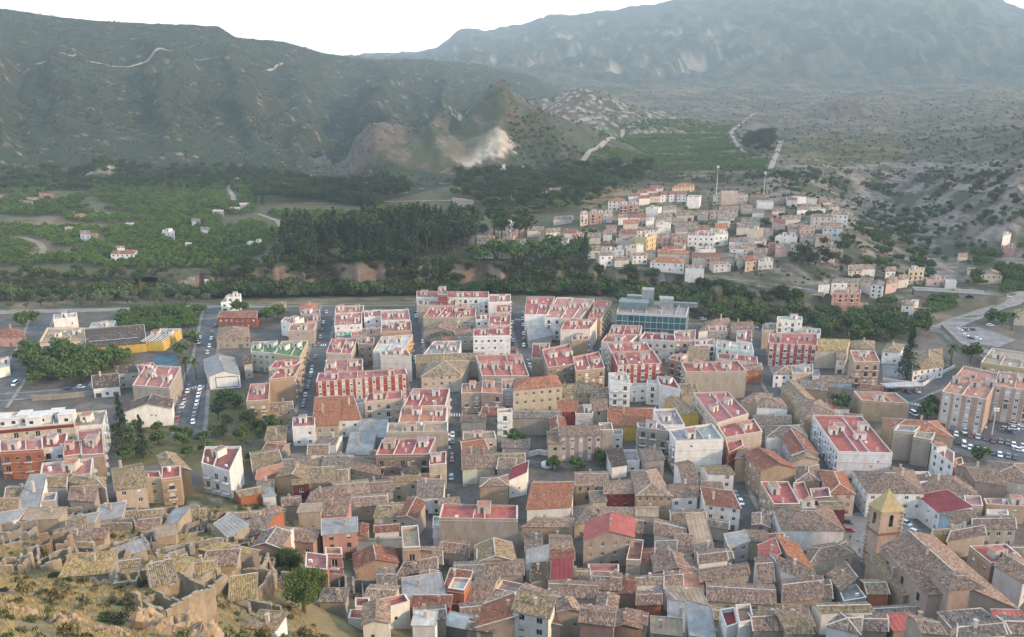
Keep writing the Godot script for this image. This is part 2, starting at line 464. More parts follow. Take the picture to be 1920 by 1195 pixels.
func pitched(node: Node3D, walls: Mb, Q: Array, h: float, kind: String, roof: String, wall: Color, dist: float):
	var is_tile := TILE.has(roof)
	var col: Color = TILE[roof] if is_tile else SLAB[roof]
	var mott: float = {"m": .42, "b": .36, "t": .36, "g": .34, "y": .3}.get(roof, .16)
	var span: float = ((Q[0] + Q[1]) * .5).distance_to((Q[2] + Q[3]) * .5); var length: float = ((Q[1] + Q[2]) * .5).distance_to((Q[3] + Q[0]) * .5)
	var up := Vector3.UP; var over := .35 if dist < 520 else .2
	var cen: Vector3 = (Q[0] + Q[1] + Q[2] + Q[3]) * .25
	var E := []
	for i in 4:
		var a: Vector3 = (Q[i] - Q[(i + 3) % 4]).normalized(); var b: Vector3 = (Q[i] - Q[(i + 1) % 4]).normalized()
		E.append(Q[i] + (a + b) * over * .8 + up * (h - .02))
	var slopes := []; var lines := []
	if kind == "G":
		var rise := span * .5 * rng.randf_range(.30, .38)
		var r0: Vector3 = (E[3] + E[0]) * .5 + up * rise; var r1: Vector3 = (E[1] + E[2]) * .5 + up * rise
		slopes = [[E[0], E[1], r1, r0], [E[2], E[3], r0, r1]]
		lines = [[r0, r1], [E[0], r0], [r0, E[3]], [E[1], r1], [r1, E[2]]]
		var w0: Vector3 = (Q[3] + Q[0]) * .5 + up * (h + rise - .06); var w1: Vector3 = (Q[1] + Q[2]) * .5 + up * (h + rise - .06)
		walls.tri(Q[1] + up * h, Q[2] + up * h, w1, wall); walls.tri(Q[3] + up * h, Q[0] + up * h, w0, wall)
	elif kind == "H":
		var rise := span * .5 * rng.randf_range(.32, .4)
		var ax: Vector3 = ((E[1] + E[2]) - (E[3] + E[0])) * .5; var cut := minf(span * .5 / maxf(length, .1), .5)
		var r0: Vector3 = (E[3] + E[0]) * .5 + ax * cut + up * rise; var r1: Vector3 = (E[1] + E[2]) * .5 - ax * cut + up * rise
		slopes = [[E[0], E[1], r1, r0], [E[2], E[3], r0, r1], [E[1], E[2], r1], [E[3], E[0], r0]]
		lines = [[r0, r1], [E[0], r0], [E[3], r0], [E[1], r1], [E[2], r1]]
	else:
		var rise := span * rng.randf_range(.17, .24)
		slopes = [[E[0], E[1], E[2] + up * rise, E[3] + up * rise]]
		lines = [[E[3] + up * rise, E[2] + up * rise], [E[0], E[3] + up * rise], [E[1], E[2] + up * rise]]
		var a: Vector3 = Q[2] + up * (h + rise - .05); var b: Vector3 = Q[3] + up * (h + rise - .05)
		walls.tri(Q[1] + up * h, Q[2] + up * h, a, wall); walls.tri(Q[3] + up * h, Q[0] + up * h, b, wall)
		walls.quad(Q[2] + up * h, Q[3] + up * h, b, a, wall)
	var under := Mb.new(); var tiles := Mb.new()
	for s in slopes:
		if is_tile: tiled(tiles, under, s, col, dist, mott)
		else: sheet(under, s, col)
	var style := rng.randf(); var pale := Color(.50, .45, .39).lerp(Color(.64, .61, .57), rng.randf()); var same := col.lerp(Color(.34, .28, .23), .4)
	for k in lines.size():
		var l: Array = lines[k]
		under.bar(l[0] + up * .07, l[1] + up * .07, .3 if is_tile else .16, .14, pale if style < .3 or (style < .62 and k == 0) else same)
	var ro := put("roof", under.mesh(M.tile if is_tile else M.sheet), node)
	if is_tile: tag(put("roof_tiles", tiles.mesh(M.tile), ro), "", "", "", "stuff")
	if dist < 520 and rng.randf() < .6:
		var f := rng.randf_range(.25, .75); var g := rng.randf_range(.35, .65)
		var p: Vector3 = (Q[0].lerp(Q[1], f)).lerp(Q[3].lerp(Q[2], f), g)
		var ch := Mb.new(); var cc := wall.lerp(Color(.5, .42, .36), .6)
		ch.box(p + up * (h + span * .12), Vector3(.6, span * .24 + 1.9, .6), cc); ch.box(p + up * (h + span * .24 + 1.02), Vector3(.8, .12, .8), cc * .8)
		put("chimney", ch.mesh(M.plaster), node)

func flat_top(node: Node3D, Q: Array, h: float, roof: String, wall: Color, dist: float, code: String):
	var up := Vector3.UP; var col: Color = SLAB.get(roof, TILE.get(roof, Color(.3, .25, .2)))
	col = col.lerp([SLAB.T, SLAB.P, SLAB.G, SLAB.S][rng.randi() % 4], rng.randf() * .28); var cen: Vector3 = (Q[0] + Q[1] + Q[2] + Q[3]) * .25; var drop := .85 if dist < 640 else .5
	var I := []
	for i in 4:
		var d: Vector3 = cen - Q[i]; I.append(Q[i] + d.normalized() * minf(.38, d.length() * .2))
	var floor_ := Mb.new()
	# the paint was laid in bands of slightly different batches
	var bands := maxi(2, int(((Q[0] + Q[3]) * .5).distance_to((Q[1] + Q[2]) * .5) / 5.0))
	for i in bands:
		var a: Vector3 = I[0].lerp(I[1], float(i) / bands); var b: Vector3 = I[0].lerp(I[1], float(i + 1) / bands)
		var d: Vector3 = I[3].lerp(I[2], float(i) / bands); var e: Vector3 = I[3].lerp(I[2], float(i + 1) / bands)
		var v := rng.randf_range(.88, 1.1)
		floor_.quad(a + up * (h - drop), b + up * (h - drop), e + up * (h - drop), d + up * (h - drop), Color(col.r * v, col.g * v * rng.randf_range(.95, 1.1), col.b * v * rng.randf_range(.95, 1.1)))
	put("roof", floor_.mesh(M.terrace), node)
	var par := Mb.new(); var cope := COPE.lerp(col, .25) if rng.randf() < .6 else Color(.62, .60, .57)
	for i in 4:
		var j := (i + 1) % 4
		par.quad(I[j] + up * (h - drop), I[i] + up * (h - drop), I[i] + up * h, I[j] + up * h, wall.lerp(COPE, .5) if roof != "R" else col.lerp(COPE, .35))
		var o: Vector3 = (Q[i] - cen).normalized() * .06; var p: Vector3 = (Q[j] - cen).normalized() * .06
		par.quad(Q[i] + o + up * (h + .06), Q[j] + p + up * (h + .06), I[j] - p + up * (h + .06), I[i] - o + up * (h + .06), cope)
		par.quad(Q[i] + o + up * (h - .06), Q[j] + p + up * (h - .06), Q[j] + p + up * (h + .06), Q[i] + o + up * (h + .06), cope)
	put("parapet", par.mesh(M.plaster), node)
	if dist < 560 and h > 7:
		var cm := Mb.new(); var fl := maxi(2, roundi((h - .9) / 3.3))
		for k in range(1, fl + 1):
			if k < fl and code in ["be", "gb", "tn"]: continue
			for i in [0, 1, 3]:
				var o: Vector3 = ((Q[i] + Q[(i + 1) % 4]) * .5 - cen).normalized() * .05
				cm.bar(Q[i] + o + up * (k * (h - .9) / fl + .04), Q[(i + 1) % 4] + o + up * (k * (h - .9) / fl + .04), .16, .16, wall.lerp(COPE, .45))
		put("cornice", cm.mesh(M.plaster), node)
	var W: float = Q[0].distance_to(Q[1]); var D: float = Q[1].distance_to(Q[2])
	if W < 4.5 or D < 4.5: return
	var turn := atan2(-(Q[1] - Q[0]).z, (Q[1] - Q[0]).x)
	var spot := func(u: float, v: float) -> Vector3: return I[0].lerp(I[1], u).lerp(I[3].lerp(I[2], u), v) + up * (h - drop)
	var huts := 1 if W * D < 260 else (2 if W * D < 600 else 4)
	if W * D < 60 or dist > 760: huts = 0
	var taken := []
	for i in huts:
		var u := (i + rng.randf_range(.3, .7)) / huts; var v := rng.randf_range(.4, .72)
		var s := Vector3(rng.randf_range(2.6, 4.2), 2.5, rng.randf_range(2.4, minf(4.5, D * .4))); var p: Vector3 = spot.call(u, v)
		var hc := wall.lerp(Color(.74, .72, .69), rng.randf_range(.4, 1.0)); taken.append(u)
		var b := Mb.new(); b.box(p + up * 1.24, s, hc, turn)
		var hut := put("stair_hut", b.mesh(M.plaster), node)
		var c := Mb.new(); c.box(p + up * 2.56, Vector3(s.x + .3, .14, s.z + .3), cope, turn)
		c.box(p + up * 2.65, Vector3(s.x - .2, .06, s.z - .2), (SLAB[["R", "S", "T", "G"][rng.randi() % 4]] as Color).lerp(col, .3), turn)
		put("hut_roof", c.mesh(M.terrace), hut)
		put("door", rect_of(.9, 2.0, .06, Color(.1, .09, .08), "plain"), hut, p + up * 1.02 + Basis(Vector3.UP, turn) * Vector3(rng.randf_range(-.6, .6), 0, s.z * .5 + .02), turn)
	var walls_n := int(W / 9.0) if W > 11 else 0
	for i in walls_n:
		var u := (i + 1.0 + rng.randf_range(-.3, .3)) / (walls_n + 1); var b := Mb.new(); var e := .98 if rng.randf() < .6 else rng.randf_range(.4, .7)
		b.bar(spot.call(u, .02) + up * .35, spot.call(u, e) + up * .35, .22, .8, cope)
		put("dividing_wall", b.mesh(M.plaster), node)
	for i in int(clampf(W * D / 45.0, 1, 7)):
		var p: Vector3 = spot.call(rng.randf_range(.06, .94), rng.randf_range(.08, .92)); var b := Mb.new(); var k := rng.randf()
		if k < .55:
			b.box(p + up * .75, Vector3(.5, 1.5, .5), Color(.62, .58, .54), turn); b.box(p + up * 1.55, Vector3(.66, .1, .66), Color(.45, .3, .25), turn)
			put("chimney", b.mesh(M.plaster), node)
		elif k < .7:
			b.cone(p, p + up * 1.3, .6, .6, 10, Color(.55, .55, .53)); b.cone(p + up * 1.3, p + up * 1.42, .62, .2, 10, Color(.5, .5, .5))
			put("water_tank", b.mesh(M.plain), node)
		elif k < .85:
			b.box(p + up * .45, Vector3(.95, .75, .4), Color(.66, .66, .66), turn); b.box(p + up * .04, Vector3(.8, .08, .3), Color(.1, .1, .1), turn)
			put("air_conditioner", b.mesh(M.plain), node)
		else:
			b.box(p + up * 1.8, Vector3(.06, 3.6, .06), Color(.3, .3, .3)); b.box(p + up * 3.3, Vector3(1.1, .05, .05), Color(.35, .35, .35), turn + .5)
			for q in 4: b.box(p + up * 3.3 + Basis(Vector3.UP, turn + .5) * Vector3(-.45 + q * .3, 0, 0), Vector3(.04, .04, .6), Color(.35, .35, .35), turn + .5)
			put("antenna", b.mesh(M.plain), node)

func ruin(node: Node3D, Q: Array, h: float, wall: Color):
	var up := Vector3.UP
	for i in 4:
		var a: Vector3 = Q[i]; var b: Vector3 = Q[(i + 1) % 4]; var n := maxi(2, int(a.distance_to(b) / .9)); var mb := Mb.new()
		var lv := rng.randf_range(.55, 1.0); var prev := lv; var gap := rng.randi_range(1, n)
		for k in n:
			lv = clampf(lv + rng.randf_range(-.09, .08), .35, 1.0)
			if k == gap: continue
			var p := a.lerp(b, float(k) / n); var q := a.lerp(b, float(k + 1) / n)
			var t := (p + q) * .5; var hh := h * lv + 3.0
			var v := rng.randf_range(.85, 1.12)
			mb.box(t + up * (hh * .5 - 3.0), Vector3(p.distance_to(q) + .01 * (k % 2), hh, .5 + .04 * (k % 2)), Color(wall.r * v, wall.g * v, wall.b * v), atan2(-(q - p).z, (q - p).x))
		put("wall", mb.mesh(M.rock), node)
	var pa := Mb.new(); var f := rng.randf_range(.35, .65); var a2: Vector3 = Q[0].lerp(Q[1], f); var b2: Vector3 = Q[3].lerp(Q[2], f)
	for k in 4:
		var p := a2.lerp(b2, k / 4.0); var q := a2.lerp(b2, (k + 1) / 4.0)
		pa.box((p + q) * .5 + up * (h * .5 * rng.randf_range(.4, .7) - .5), Vector3(p.distance_to(q) + .02, h * .8, .4), wall * .9, atan2(-(q - p).z, (q - p).x))
	put("partition", pa.mesh(M.rock), node)
	var rub := Mb.new()
	for k in 26:
		var p: Vector3 = Q[0].lerp(Q[1], rng.randf_range(.1, .9)).lerp(Q[3].lerp(Q[2], rng.randf_range(.1, .9)), rng.randf())
		var v := rng.randf_range(.6, 1.1); var s := rng.randf_range(.3, 1.0)
		rub.box(p + up * rng.randf_range(0, .5), Vector3(s, s * .6, s * rng.randf_range(.5, 1.2)), Color(.36 * v, .29 * v, .22 * v), rng.randf() * TAU)
	tag(put("rubble", rub.mesh(M.rock), node), "", "", "", "stuff")

func house(r: Array):
	var kind: String = r[0]; var P := []
	var c := Vector3((r[1] + r[3] + r[5] + r[7]) * .25, 0, (r[2] + r[4] + r[6] + r[8]) * .25)
	for i in 4: P.append(Vector3(r[1 + 2 * i] - c.x, 0, r[2 + 2 * i] - c.z))
	var h: float = r[9]; var wall: Color = WALL[r[10]]; var roof: String = r[11]; var win: String = r[12]; var label: String = r[13]
	rng.seed = hash(label)
	var v := rng.randf_range(.93, 1.06); var code: String = r[10]
	wall = Color(wall.r * v, wall.g * v * rng.randf_range(.98, 1.02), wall.b * v * rng.randf_range(.96, 1.03))
	if r[14].contains("hillside"): wall = wall.lerp(Color(.62, .58, .53), .38)  # far walls muted in their own colour, in place of more haze
	var dist := Vector2(c.x, c.z).length()
	var far := dist > 520
	var cat := "ruin" if kind == "U" else ("apartment house" if h >= 12 else ("shed" if h < 5.2 and win == "-" else "house"))
	var called: String = {"ruin": "ruin", "shed": "shed", "house": "terrace_house" if kind == "F" else "tiled_house", "apartment house": "apartment_house"}[cat]
	if r[14].contains("hillside"): called = "hillside_house"
	elif r[14].contains("farm"): called = "farmhouse"
	var node := thing(called, label, cat, c, 0, r[14])
	c.y = ground(c.x, c.z)
	node.position = c
	if kind == "U":
		ruin(node, P, h, wall); return
	var walls := Mb.new()
	var fc: Color = [Color(.65, .65, .63), Color(.65, .65, .63), Color(.24, .15, .09), Color(.3, .3, .3)][rng.randi() % 4]
	var bc: Color = [Color(.60, .58, .53), Color(.52, .48, .4), Color(.62, .62, .62), Color(.3, .2, .13)][rng.randi() % 4]
	if code in ["rb", "rs", "br", "pt", "bl"]: fc = Color(.66, .65, .62); bc = Color(.62, .6, .56)
	for i in 4:
		var a: Vector3 = P[i]; var b: Vector3 = P[(i + 1) % 4]; var w := a.distance_to(b); var holes := []
		var on := win.contains("frbl"[i]) or (i == 0 and win == "a")
		if win == "a" and i == 0:
			var n := clampi(int(w / 2.2), 3, 6)
			for k in n: holes.append([w * (k + .5) / n - .45, w * (k + .5) / n + .45, h - 1.9, h - .45, "arch"])
			for k in n - 2: holes.append([w * (k + 1.0) / (n - 1) - .6, w * (k + 1.0) / (n - 1) + .6, h - 5.2, h - 3.4, "win"])
		elif on and w > 2.2: holes = plan_windows(w, h - (.9 if kind == "F" else .15), far, kind == "F")
		elif w > 4 and h > 5 and i != 2 and rng.randf() < .5:
			for k in rng.randi_range(1, 3):
				var s := rng.randf_range(.8, w - 1.6); var y := rng.randf_range(1.6, h - 2.4)
				var ok := true
				for o in holes:
					if absf(o[0] - s) < 1.4: ok = false
				if ok: holes.append([s, s + .8, y, y + .85, "win"])
		var stripes := []
		if code in ["rb", "rs", "pt", "bl"] and on:
			var seen := {}
			for o in holes:
				var k := snappedf(o[0], .3)
				if not seen.has(k): seen[k] = 1; stripes.append([o[0] - .25, o[1] + .25, Color(.60, .56, .52) if code != "bl" else Color(.5, .44, .42)])
		if code == "yo" and i == 0: stripes.append([.01, w - .01, Color(.56, .55, .53)])
		wall_face(walls, a, b, -4.0, h, holes, wall, stripes)
		fit_openings(node, a, b, holes, far, fc, bc, wall)
	if kind == "F": flat_top(node, P, h, roof, wall, dist, code)
	else:
		var turn: int = {"G": 0, "H": 0, "S": 0, "P": 1, "R": 1, "T": 2, "L": 3}[kind]
		if kind == "H" and P[1].distance_to(P[2]) > P[0].distance_to(P[1]): turn = 1
		var Q := [P[turn], P[(turn + 1) % 4], P[(turn + 2) % 4], P[(turn + 3) % 4]]
		pitched(node, walls, Q, h, {"P": "G", "R": "S", "T": "S", "L": "S"}.get(kind, kind), roof, wall, dist)
	put("wall", walls.mesh(M.plaster), node)
	finish(label, node, P, h, wall)

# ---------------------------------------------------------------- plants
func leaves(mb: Mb, c: Vector3, r: Vector3, count: int, size: float, a: Color, b: Color):
	for i in count:
		var d := Vector3(rng.randfn(), rng.randfn(), rng.randfn()).normalized() * pow(rng.randf(), .4)
		var p := c + d * r
		var u := Vector3(rng.randfn(), rng.randfn(), rng.randfn()).normalized(); var w := u.cross(Vector3(rng.randfn(), rng.randfn(), rng.randfn())).normalized()
		var s := size * rng.randf_range(.6, 1.3); var col := a.lerp(b, rng.randf())
		var q := p + u * s * .55; var e := p - u * s * .55
		mb.tri(q, p + w * s * .4, e, col); mb.tri(q, e, p - w * s * .4, col)
func crown(kind: String, seed_: int, dense := 1.0) -> Mesh:
	rng.seed = seed_ * 77 + hash(kind)
	var mb := Mb.new()
	match kind:
		"broad", "orange", "bush", "dry", "olive":
			var S: Array = {"broad": [3.1, 2.7, 3.9, .85, Color(.05, .085, .028), Color(.10, .14, .05)], "orange": [2.0, 1.5, 2.0, .5, Color(.045, .088, .024), Color(.095, .145, .042)], "olive": [2.2, 1.8, 2.8, .5, Color(.075, .09, .05), Color(.13, .145, .085)], "bush": [1.1, .7, .55, .34, Color(.06, .075, .032), Color(.12, .125, .06)], "dry": [1.6, 1.5, 1.5, .4, Color(.11, .105, .055), Color(.185, .165, .09)]}[kind]
			for i in 12:
				var t := Vector3(rng.randfn(), rng.randfn() * .7, rng.randfn()).normalized() * rng.randf_range(.35, .8)
				leaves(mb, Vector3(0, S[2], 0) + t * Vector3(S[0], S[1], S[0]), Vector3(S[0] * .5, S[1] * .45, S[0] * .5), int(62 * dense), S[3], S[4], S[5])
		"pine":
			for i in 16:
				var t := Vector3(rng.randfn(), 0, rng.randfn()).normalized() * rng.randf_range(.1, 1.0)
				leaves(mb, Vector3(t.x * 3.0, 7.0 + rng.randf_range(-2.2, 1.6) * (1.2 - t.length() * .6), t.z * 3.0), Vector3(1.6, 1.0, 1.6), int(56 * dense), .62, Color(.03, .053, .025), Color(.066, .088, .041))
		"near_pine", "near_broad":
			var w := kind == "near_pine"
			for i in 34:
				var t := Vector3(rng.randfn(), rng.randfn(), rng.randfn()).normalized() * rng.randf_range(.45, 1.0)
				leaves(mb, Vector3(t.x * 2.6, (5.0 if w else 3.6) + t.y * (3.0 if w else 2.3), t.z * 2.6), Vector3(.95, .8, .95), 190, .24, Color(.05, .085, .025) if w else Color(.03, .055, .022), Color(.12, .16, .05) if w else Color(.07, .10, .04))
		"cypress":
			for i in 14:
				var f := i / 13.0
				leaves(mb, Vector3(rng.randfn() * .2, .9 + f * 10.0, rng.randfn() * .2), Vector3(1.5, 1.1, 1.5) * (sin(PI * pow(f * .82 + .16, .8)) * .9 + .12), int(34 * dense), .5, Color(.021, .036, .021), Color(.046, .062, .036))
		"conifer":
			for i in 17:
				var f := i / 16.0; var r := lerpf(4.0, .4, pow(f, .85))
				for k in 3:
					var t := rng.randf() * TAU
					leaves(mb, Vector3(cos(t) * r * .5, 2.0 + f * 15.0, sin(t) * r * .5), Vector3(r * .6, .8, r * .6), int(18 * dense), .65, Color(.02, .04, .026), Color(.045, .07, .042))
		"poplar":
			for i in 10:
				var f := i / 9.0
				leaves(mb, Vector3(rng.randfn() * .3, 2.0 + f * 7.5, rng.randfn() * .3), Vector3(1.6, 1.2, 1.6) * (sin(PI * (f * .8 + .15)) * .8 + .2), int(32 * dense), .5, Color(.10, .13, .035), Color(.2, .2, .06))
		"palm":
			for i in 26:
				var t := rng.randf() * TAU; var el := rng.randf_range(-.7, 1.1); var p := Vector3(0, 7.5, 0); var d := Vector3(cos(t) * cos(el), sin(el), sin(t) * cos(el)) * .62
				for k in 5:
					var q := p + d; var side := d.cross(Vector3.UP).normalized() * (.42 - .06 * k)
					var c := Color(.05, .08, .03).lerp(Color(.11, .13, .05), rng.randf())
					mb.quad(p - side, p + side, q + side * .9, q - side * .9, c)
					p = q; d = (d + Vector3(0, -.17, 0)).normalized() * .62
	return mb.mesh(M.leaf)
func trunk(kind: String) -> Mesh:
	var mb := Mb.new(); var c := Color(.13, .10, .075)
	var S: Array = {"broad": [.28, 4.2], "orange": [.14, 1.6], "olive": [.2, 2.4], "bush": [.06, .5], "dry": [.07, 1.2], "pine": [.3, 7.0], "cypress": [.22, 6.0], "conifer": [.38, 15.0], "poplar": [.2, 8.0], "palm": [.26, 7.4], "near_pine": [.3, 6.0], "near_broad": [.3, 4.0]}[kind]
	mb.cone(Vector3(0, -.6, 0), Vector3(0, S[1], 0), S[0], S[0] * (.4 if kind != "palm" else .8), 7, c)
	if kind in ["broad", "pine", "olive", "orange", "near_pine", "near_broad"]:
		for i in 5:
			var t := TAU * i / 5 + .4
			mb.cone(Vector3(0, S[1] * (.5 + .08 * i), 0), Vector3(cos(t) * S[1] * .42, S[1] * (.95 + .06 * i), sin(t) * S[1] * .42), S[0] * .4, S[0] * .12, 5, c)
	return mb.mesh(M.bark)
func tree(kind: String, x: float, z: float, size: float, label: String, group: String):
	var v := rng.randi() % 3; var turn := rng.randf() * TAU
	var called: String = {"broad": "broadleaf_tree", "orange": "orange_tree", "olive": "olive_tree", "bush": "shrub", "dry": "dry_shrub", "pine": "pine_tree", "cypress": "cypress_tree", "conifer": "conifer_tree", "poplar": "poplar_tree", "palm": "palm_tree", "near_pine": "pine_tree", "near_broad": "broadleaf_tree"}[kind]
	var keep := rng.state
	var cm := kept("crown %s %d" % [kind, v], func(): return crown(kind, v))
	var tm := kept("trunk " + kind, func(): return trunk(kind))
	rng.state = keep
	var t := thing(called, label, "shrub" if kind in ["bush", "dry"] else "tree", Vector3(x, ground(x, z), z), turn, group)
	size *= 1.2
	t.scale = Vector3(size * rng.randf_range(.9, 1.1), size * rng.randf_range(.88, 1.12), size * rng.randf_range(.9, 1.1))
	put("trunk", tm, t); put("crown", cm, t)
func fill(poly: Array, step: float, jit: float, turn := 0.0, along := 1.0) -> Array:
	var g := PackedVector2Array(); var lo := Vector2(INF, INF); var hi := -lo
	var c := Vector2.ZERO
	for p in poly: c += Vector2(p[0], p[1]) / poly.size()
	for p in poly:
		var q := (Vector2(p[0], p[1]) - c).rotated(-turn); g.append(q); lo = lo.min(q); hi = hi.max(q)
	var r := []
	var y := lo.y
	while y < hi.y:
		var x := lo.x
		while x < hi.x:
			var q := Vector2(x + rng.randf_range(-jit, jit) * step * along, y + rng.randf_range(-jit, jit) * step)
			if Geometry2D.is_point_in_polygon(q, g): r.append(q.rotated(turn) + c)
			x += step * along
		y += step
	return r
func clear_of_houses(p: Vector2, room: float) -> bool:
	for h in near_houses(p):
		if p.distance_to(Vector2(h.x, h.y)) < h.z + room: return false
	return true
var house_grid := {}
func near_houses(p: Vector2) -> Array:
	var r := []
	var k := Vector2i(int(floor(p.x / 40)), int(floor(p.y / 40)))
	for i in 3:
		for j in 3: r.append_array(house_grid.get(k + Vector2i(i - 1, j - 1), []))
	return r
func mass(called: String, kinds: Array, pts: Array, size: Vector2, label: String, category: String, tone := Vector2(.8, 1.2)):
	for n in kinds.size():
		var places := []; var tints := []
		for i in range(n, pts.size(), kinds.size()):
			var p: Vector2 = pts[i]
			if not clear_of_houses(p, 1.5): continue
			var s := rng.randf_range(size.x, size.y)
			var b := Basis(Vector3.UP, rng.randf() * TAU).scaled(Vector3(s * rng.randf_range(.85, 1.15), s * rng.randf_range(.8, 1.2), s * rng.randf_range(.85, 1.15)))
			places.append(Transform3D(b, Vector3(p.x, ground(p.x, p.y) - .1, p.y)))
			var v := rng.randf_range(tone.x, tone.y) * (1.0 + .3 * n_cell.get_noise_2d(p.x * .9, p.y * 1.4)); tints.append(Color(v * rng.randf_range(.88, 1.15), v, v * rng.randf_range(.85, 1.1)))
		var keep := rng.state
		var cm := kept("mass %s" % kinds[n], func(): return crown(kinds[n], 5 + n, .75))
		rng.state = keep
		scatter(called, cm, places, label, category, tints)
func by_zone(az0: float, az1: float, u0: float, u1: float, count: int, keep: Callable) -> Array:
	var r := []
	for i in count:
		var az := rng.randf_range(az0, az1); var u := rng.randf_range(u0, u1); var k := knots(az); var j := int(u)
		var d := lerpf(k[j].x, k[j + 1].x, u - j)
		var p := Vector2(sin(deg_to_rad(az)) * d, -cos(deg_to_rad(az)) * d)
		if keep.call(p, az, u): r.append(p)
	return r

# ---------------------------------------------------------------- vehicles
func car_mesh(kind: String, col: Color) -> Mesh:
	return kept("car %s %s" % [kind, col.to_html()], func():
		var mb := Mb.new()
		var prof: Array = {"hatch": [[-2.0, .35, .62], [-2.02, .6, .95], [-1.2, .85, 1.02], [1.75, .85, .98], [2.0, .55, .85], [2.0, .3, .6]], "van": [[-2.3, .4, .8], [-2.32, .8, 1.2], [-1.6, 1.1, 1.25], [2.2, 1.1, 1.25], [2.3, .7, 1.1], [2.3, .35, .7]]}[kind]
		var hw := .88; var z0 := -2.05 if kind == "hatch" else -2.35; var z1 := -z0
		var belt := .88 if kind == "hatch" else 1.1
		var ring := func(z: float, w: float, lo: float, hi: float) -> Array: return [Vector3(-w, lo, z), Vector3(w, lo, z), Vector3(w, hi, z), Vector3(-w, hi, z)]
		var S := [ring.call(z0, hw * .82, .38, belt * .72), ring.call(z0 + .18, hw * .96, .26, belt * .95), ring.call(z0 * .3, hw, .24, belt), ring.call(z1 * .5, hw, .24, belt), ring.call(z1 - .2, hw * .95, .26, belt * .84), ring.call(z1, hw * .8, .36, belt * .66)]
		for i in S.size() - 1:
			for k in 4:
				mb.quad(S[i][k], S[i][(k + 1) % 4], S[i + 1][(k + 1) % 4], S[i + 1][k], col)
		mb.quad(S[0][1], S[0][0], S[0][3], S[0][2], col); mb.quad(S[-1][0], S[-1][1], S[-1][2], S[-1][3], col)
		var top := 1.44 if kind == "hatch" else 1.95
		var ra := -1.25 if kind == "hatch" else -2.05; var rb := .55 if kind == "hatch" else 1.05
		mb.box(Vector3(0, top, (ra + rb) * .5), Vector3(hw * 1.5, .07, rb - ra), col)
		return mb.mesh(M.carpaint))
func cabin_mesh(kind: String, col: Color) -> Mesh:
	return kept("cabin " + kind, func():
		var mb := Mb.new(); var g := Color(.018, .022, .026); var hatch := kind == "hatch"
		var b := .86 if hatch else 1.08; var t := 1.42 if hatch else 1.93
		var B := [Vector3(-.82, b, -1.75 if hatch else -2.25), Vector3(.82, b, -1.75 if hatch else -2.25), Vector3(.82, b, 1.15 if hatch else 1.6), Vector3(-.82, b, 1.15 if hatch else 1.6)]
		var T := [Vector3(-.66, t, -1.28 if hatch else -2.08), Vector3(.66, t, -1.28 if hatch else -2.08), Vector3(.66, t, .58 if hatch else 1.08), Vector3(-.66, t, .58 if hatch else 1.08)]
		for i in 4: mb.quad(B[(i + 1) % 4], B[i], T[i], T[(i + 1) % 4], g)
		mb.quad(T[3], T[2], T[1], T[0], g)
		return mb.mesh(M.glass))
func wheel_mesh() -> Mesh:
	return kept("wheel", func():
		var mb := Mb.new()
		mb.cone(Vector3(-.1, 0, 0), Vector3(.1, 0, 0), .32, .32, 12, Color(.02, .02, .02)); mb.cone(Vector3(.1, 0, 0), Vector3(-.1, 0, 0), .32, .32, 12, Color(.02, .02, .02))
		for s in [-1, 1]: mb.cone(Vector3(s * .095, 0, 0), Vector3(s * .115, 0, 0), .19, .17, 10, Color(.4, .4, .41))
		return mb.mesh(M.plain))
func lamp_pair(col: Color) -> Mesh:
	return rect_of(.34, .16, .06, col, "glass")
func car(x: float, z: float, turn: float, kind: String, tone: String, label: String, group: String):
	var col: Color = {"white": Color(.72, .72, .72), "silver": Color(.42, .43, .45), "grey": Color(.13, .135, .14), "black": Color(.02, .02, .022), "red": Color(.24, .02, .025), "blue": Color(.03, .06, .13), "maroon": Color(.10, .015, .03), "green": Color(.05, .09, .07)}[tone]
	var t := thing("parked_van" if kind == "van" else "parked_car", label, "van" if kind == "van" else "car", Vector3(x, ground(x, z) + .08, z), turn, group)
	put("body", car_mesh(kind, col), t); put("cabin_glass", cabin_mesh(kind, col), t)
	for s in [-1, 1]:
		for f in [-1, 1]: put("wheel", wheel_mesh(), t, Vector3(s * .8, .32, f * 1.28))
		put("headlight", lamp_pair(Color(.6, .6, .6)), t, Vector3(s * .5, .62 if kind == "hatch" else .8, 2.0 if kind == "hatch" else 2.28))
		put("tail_light", lamp_pair(Color(.3, .02, .02)), t, Vector3(s * .52, .66 if kind == "hatch" else .85, -2.03 if kind == "hatch" else -2.3))

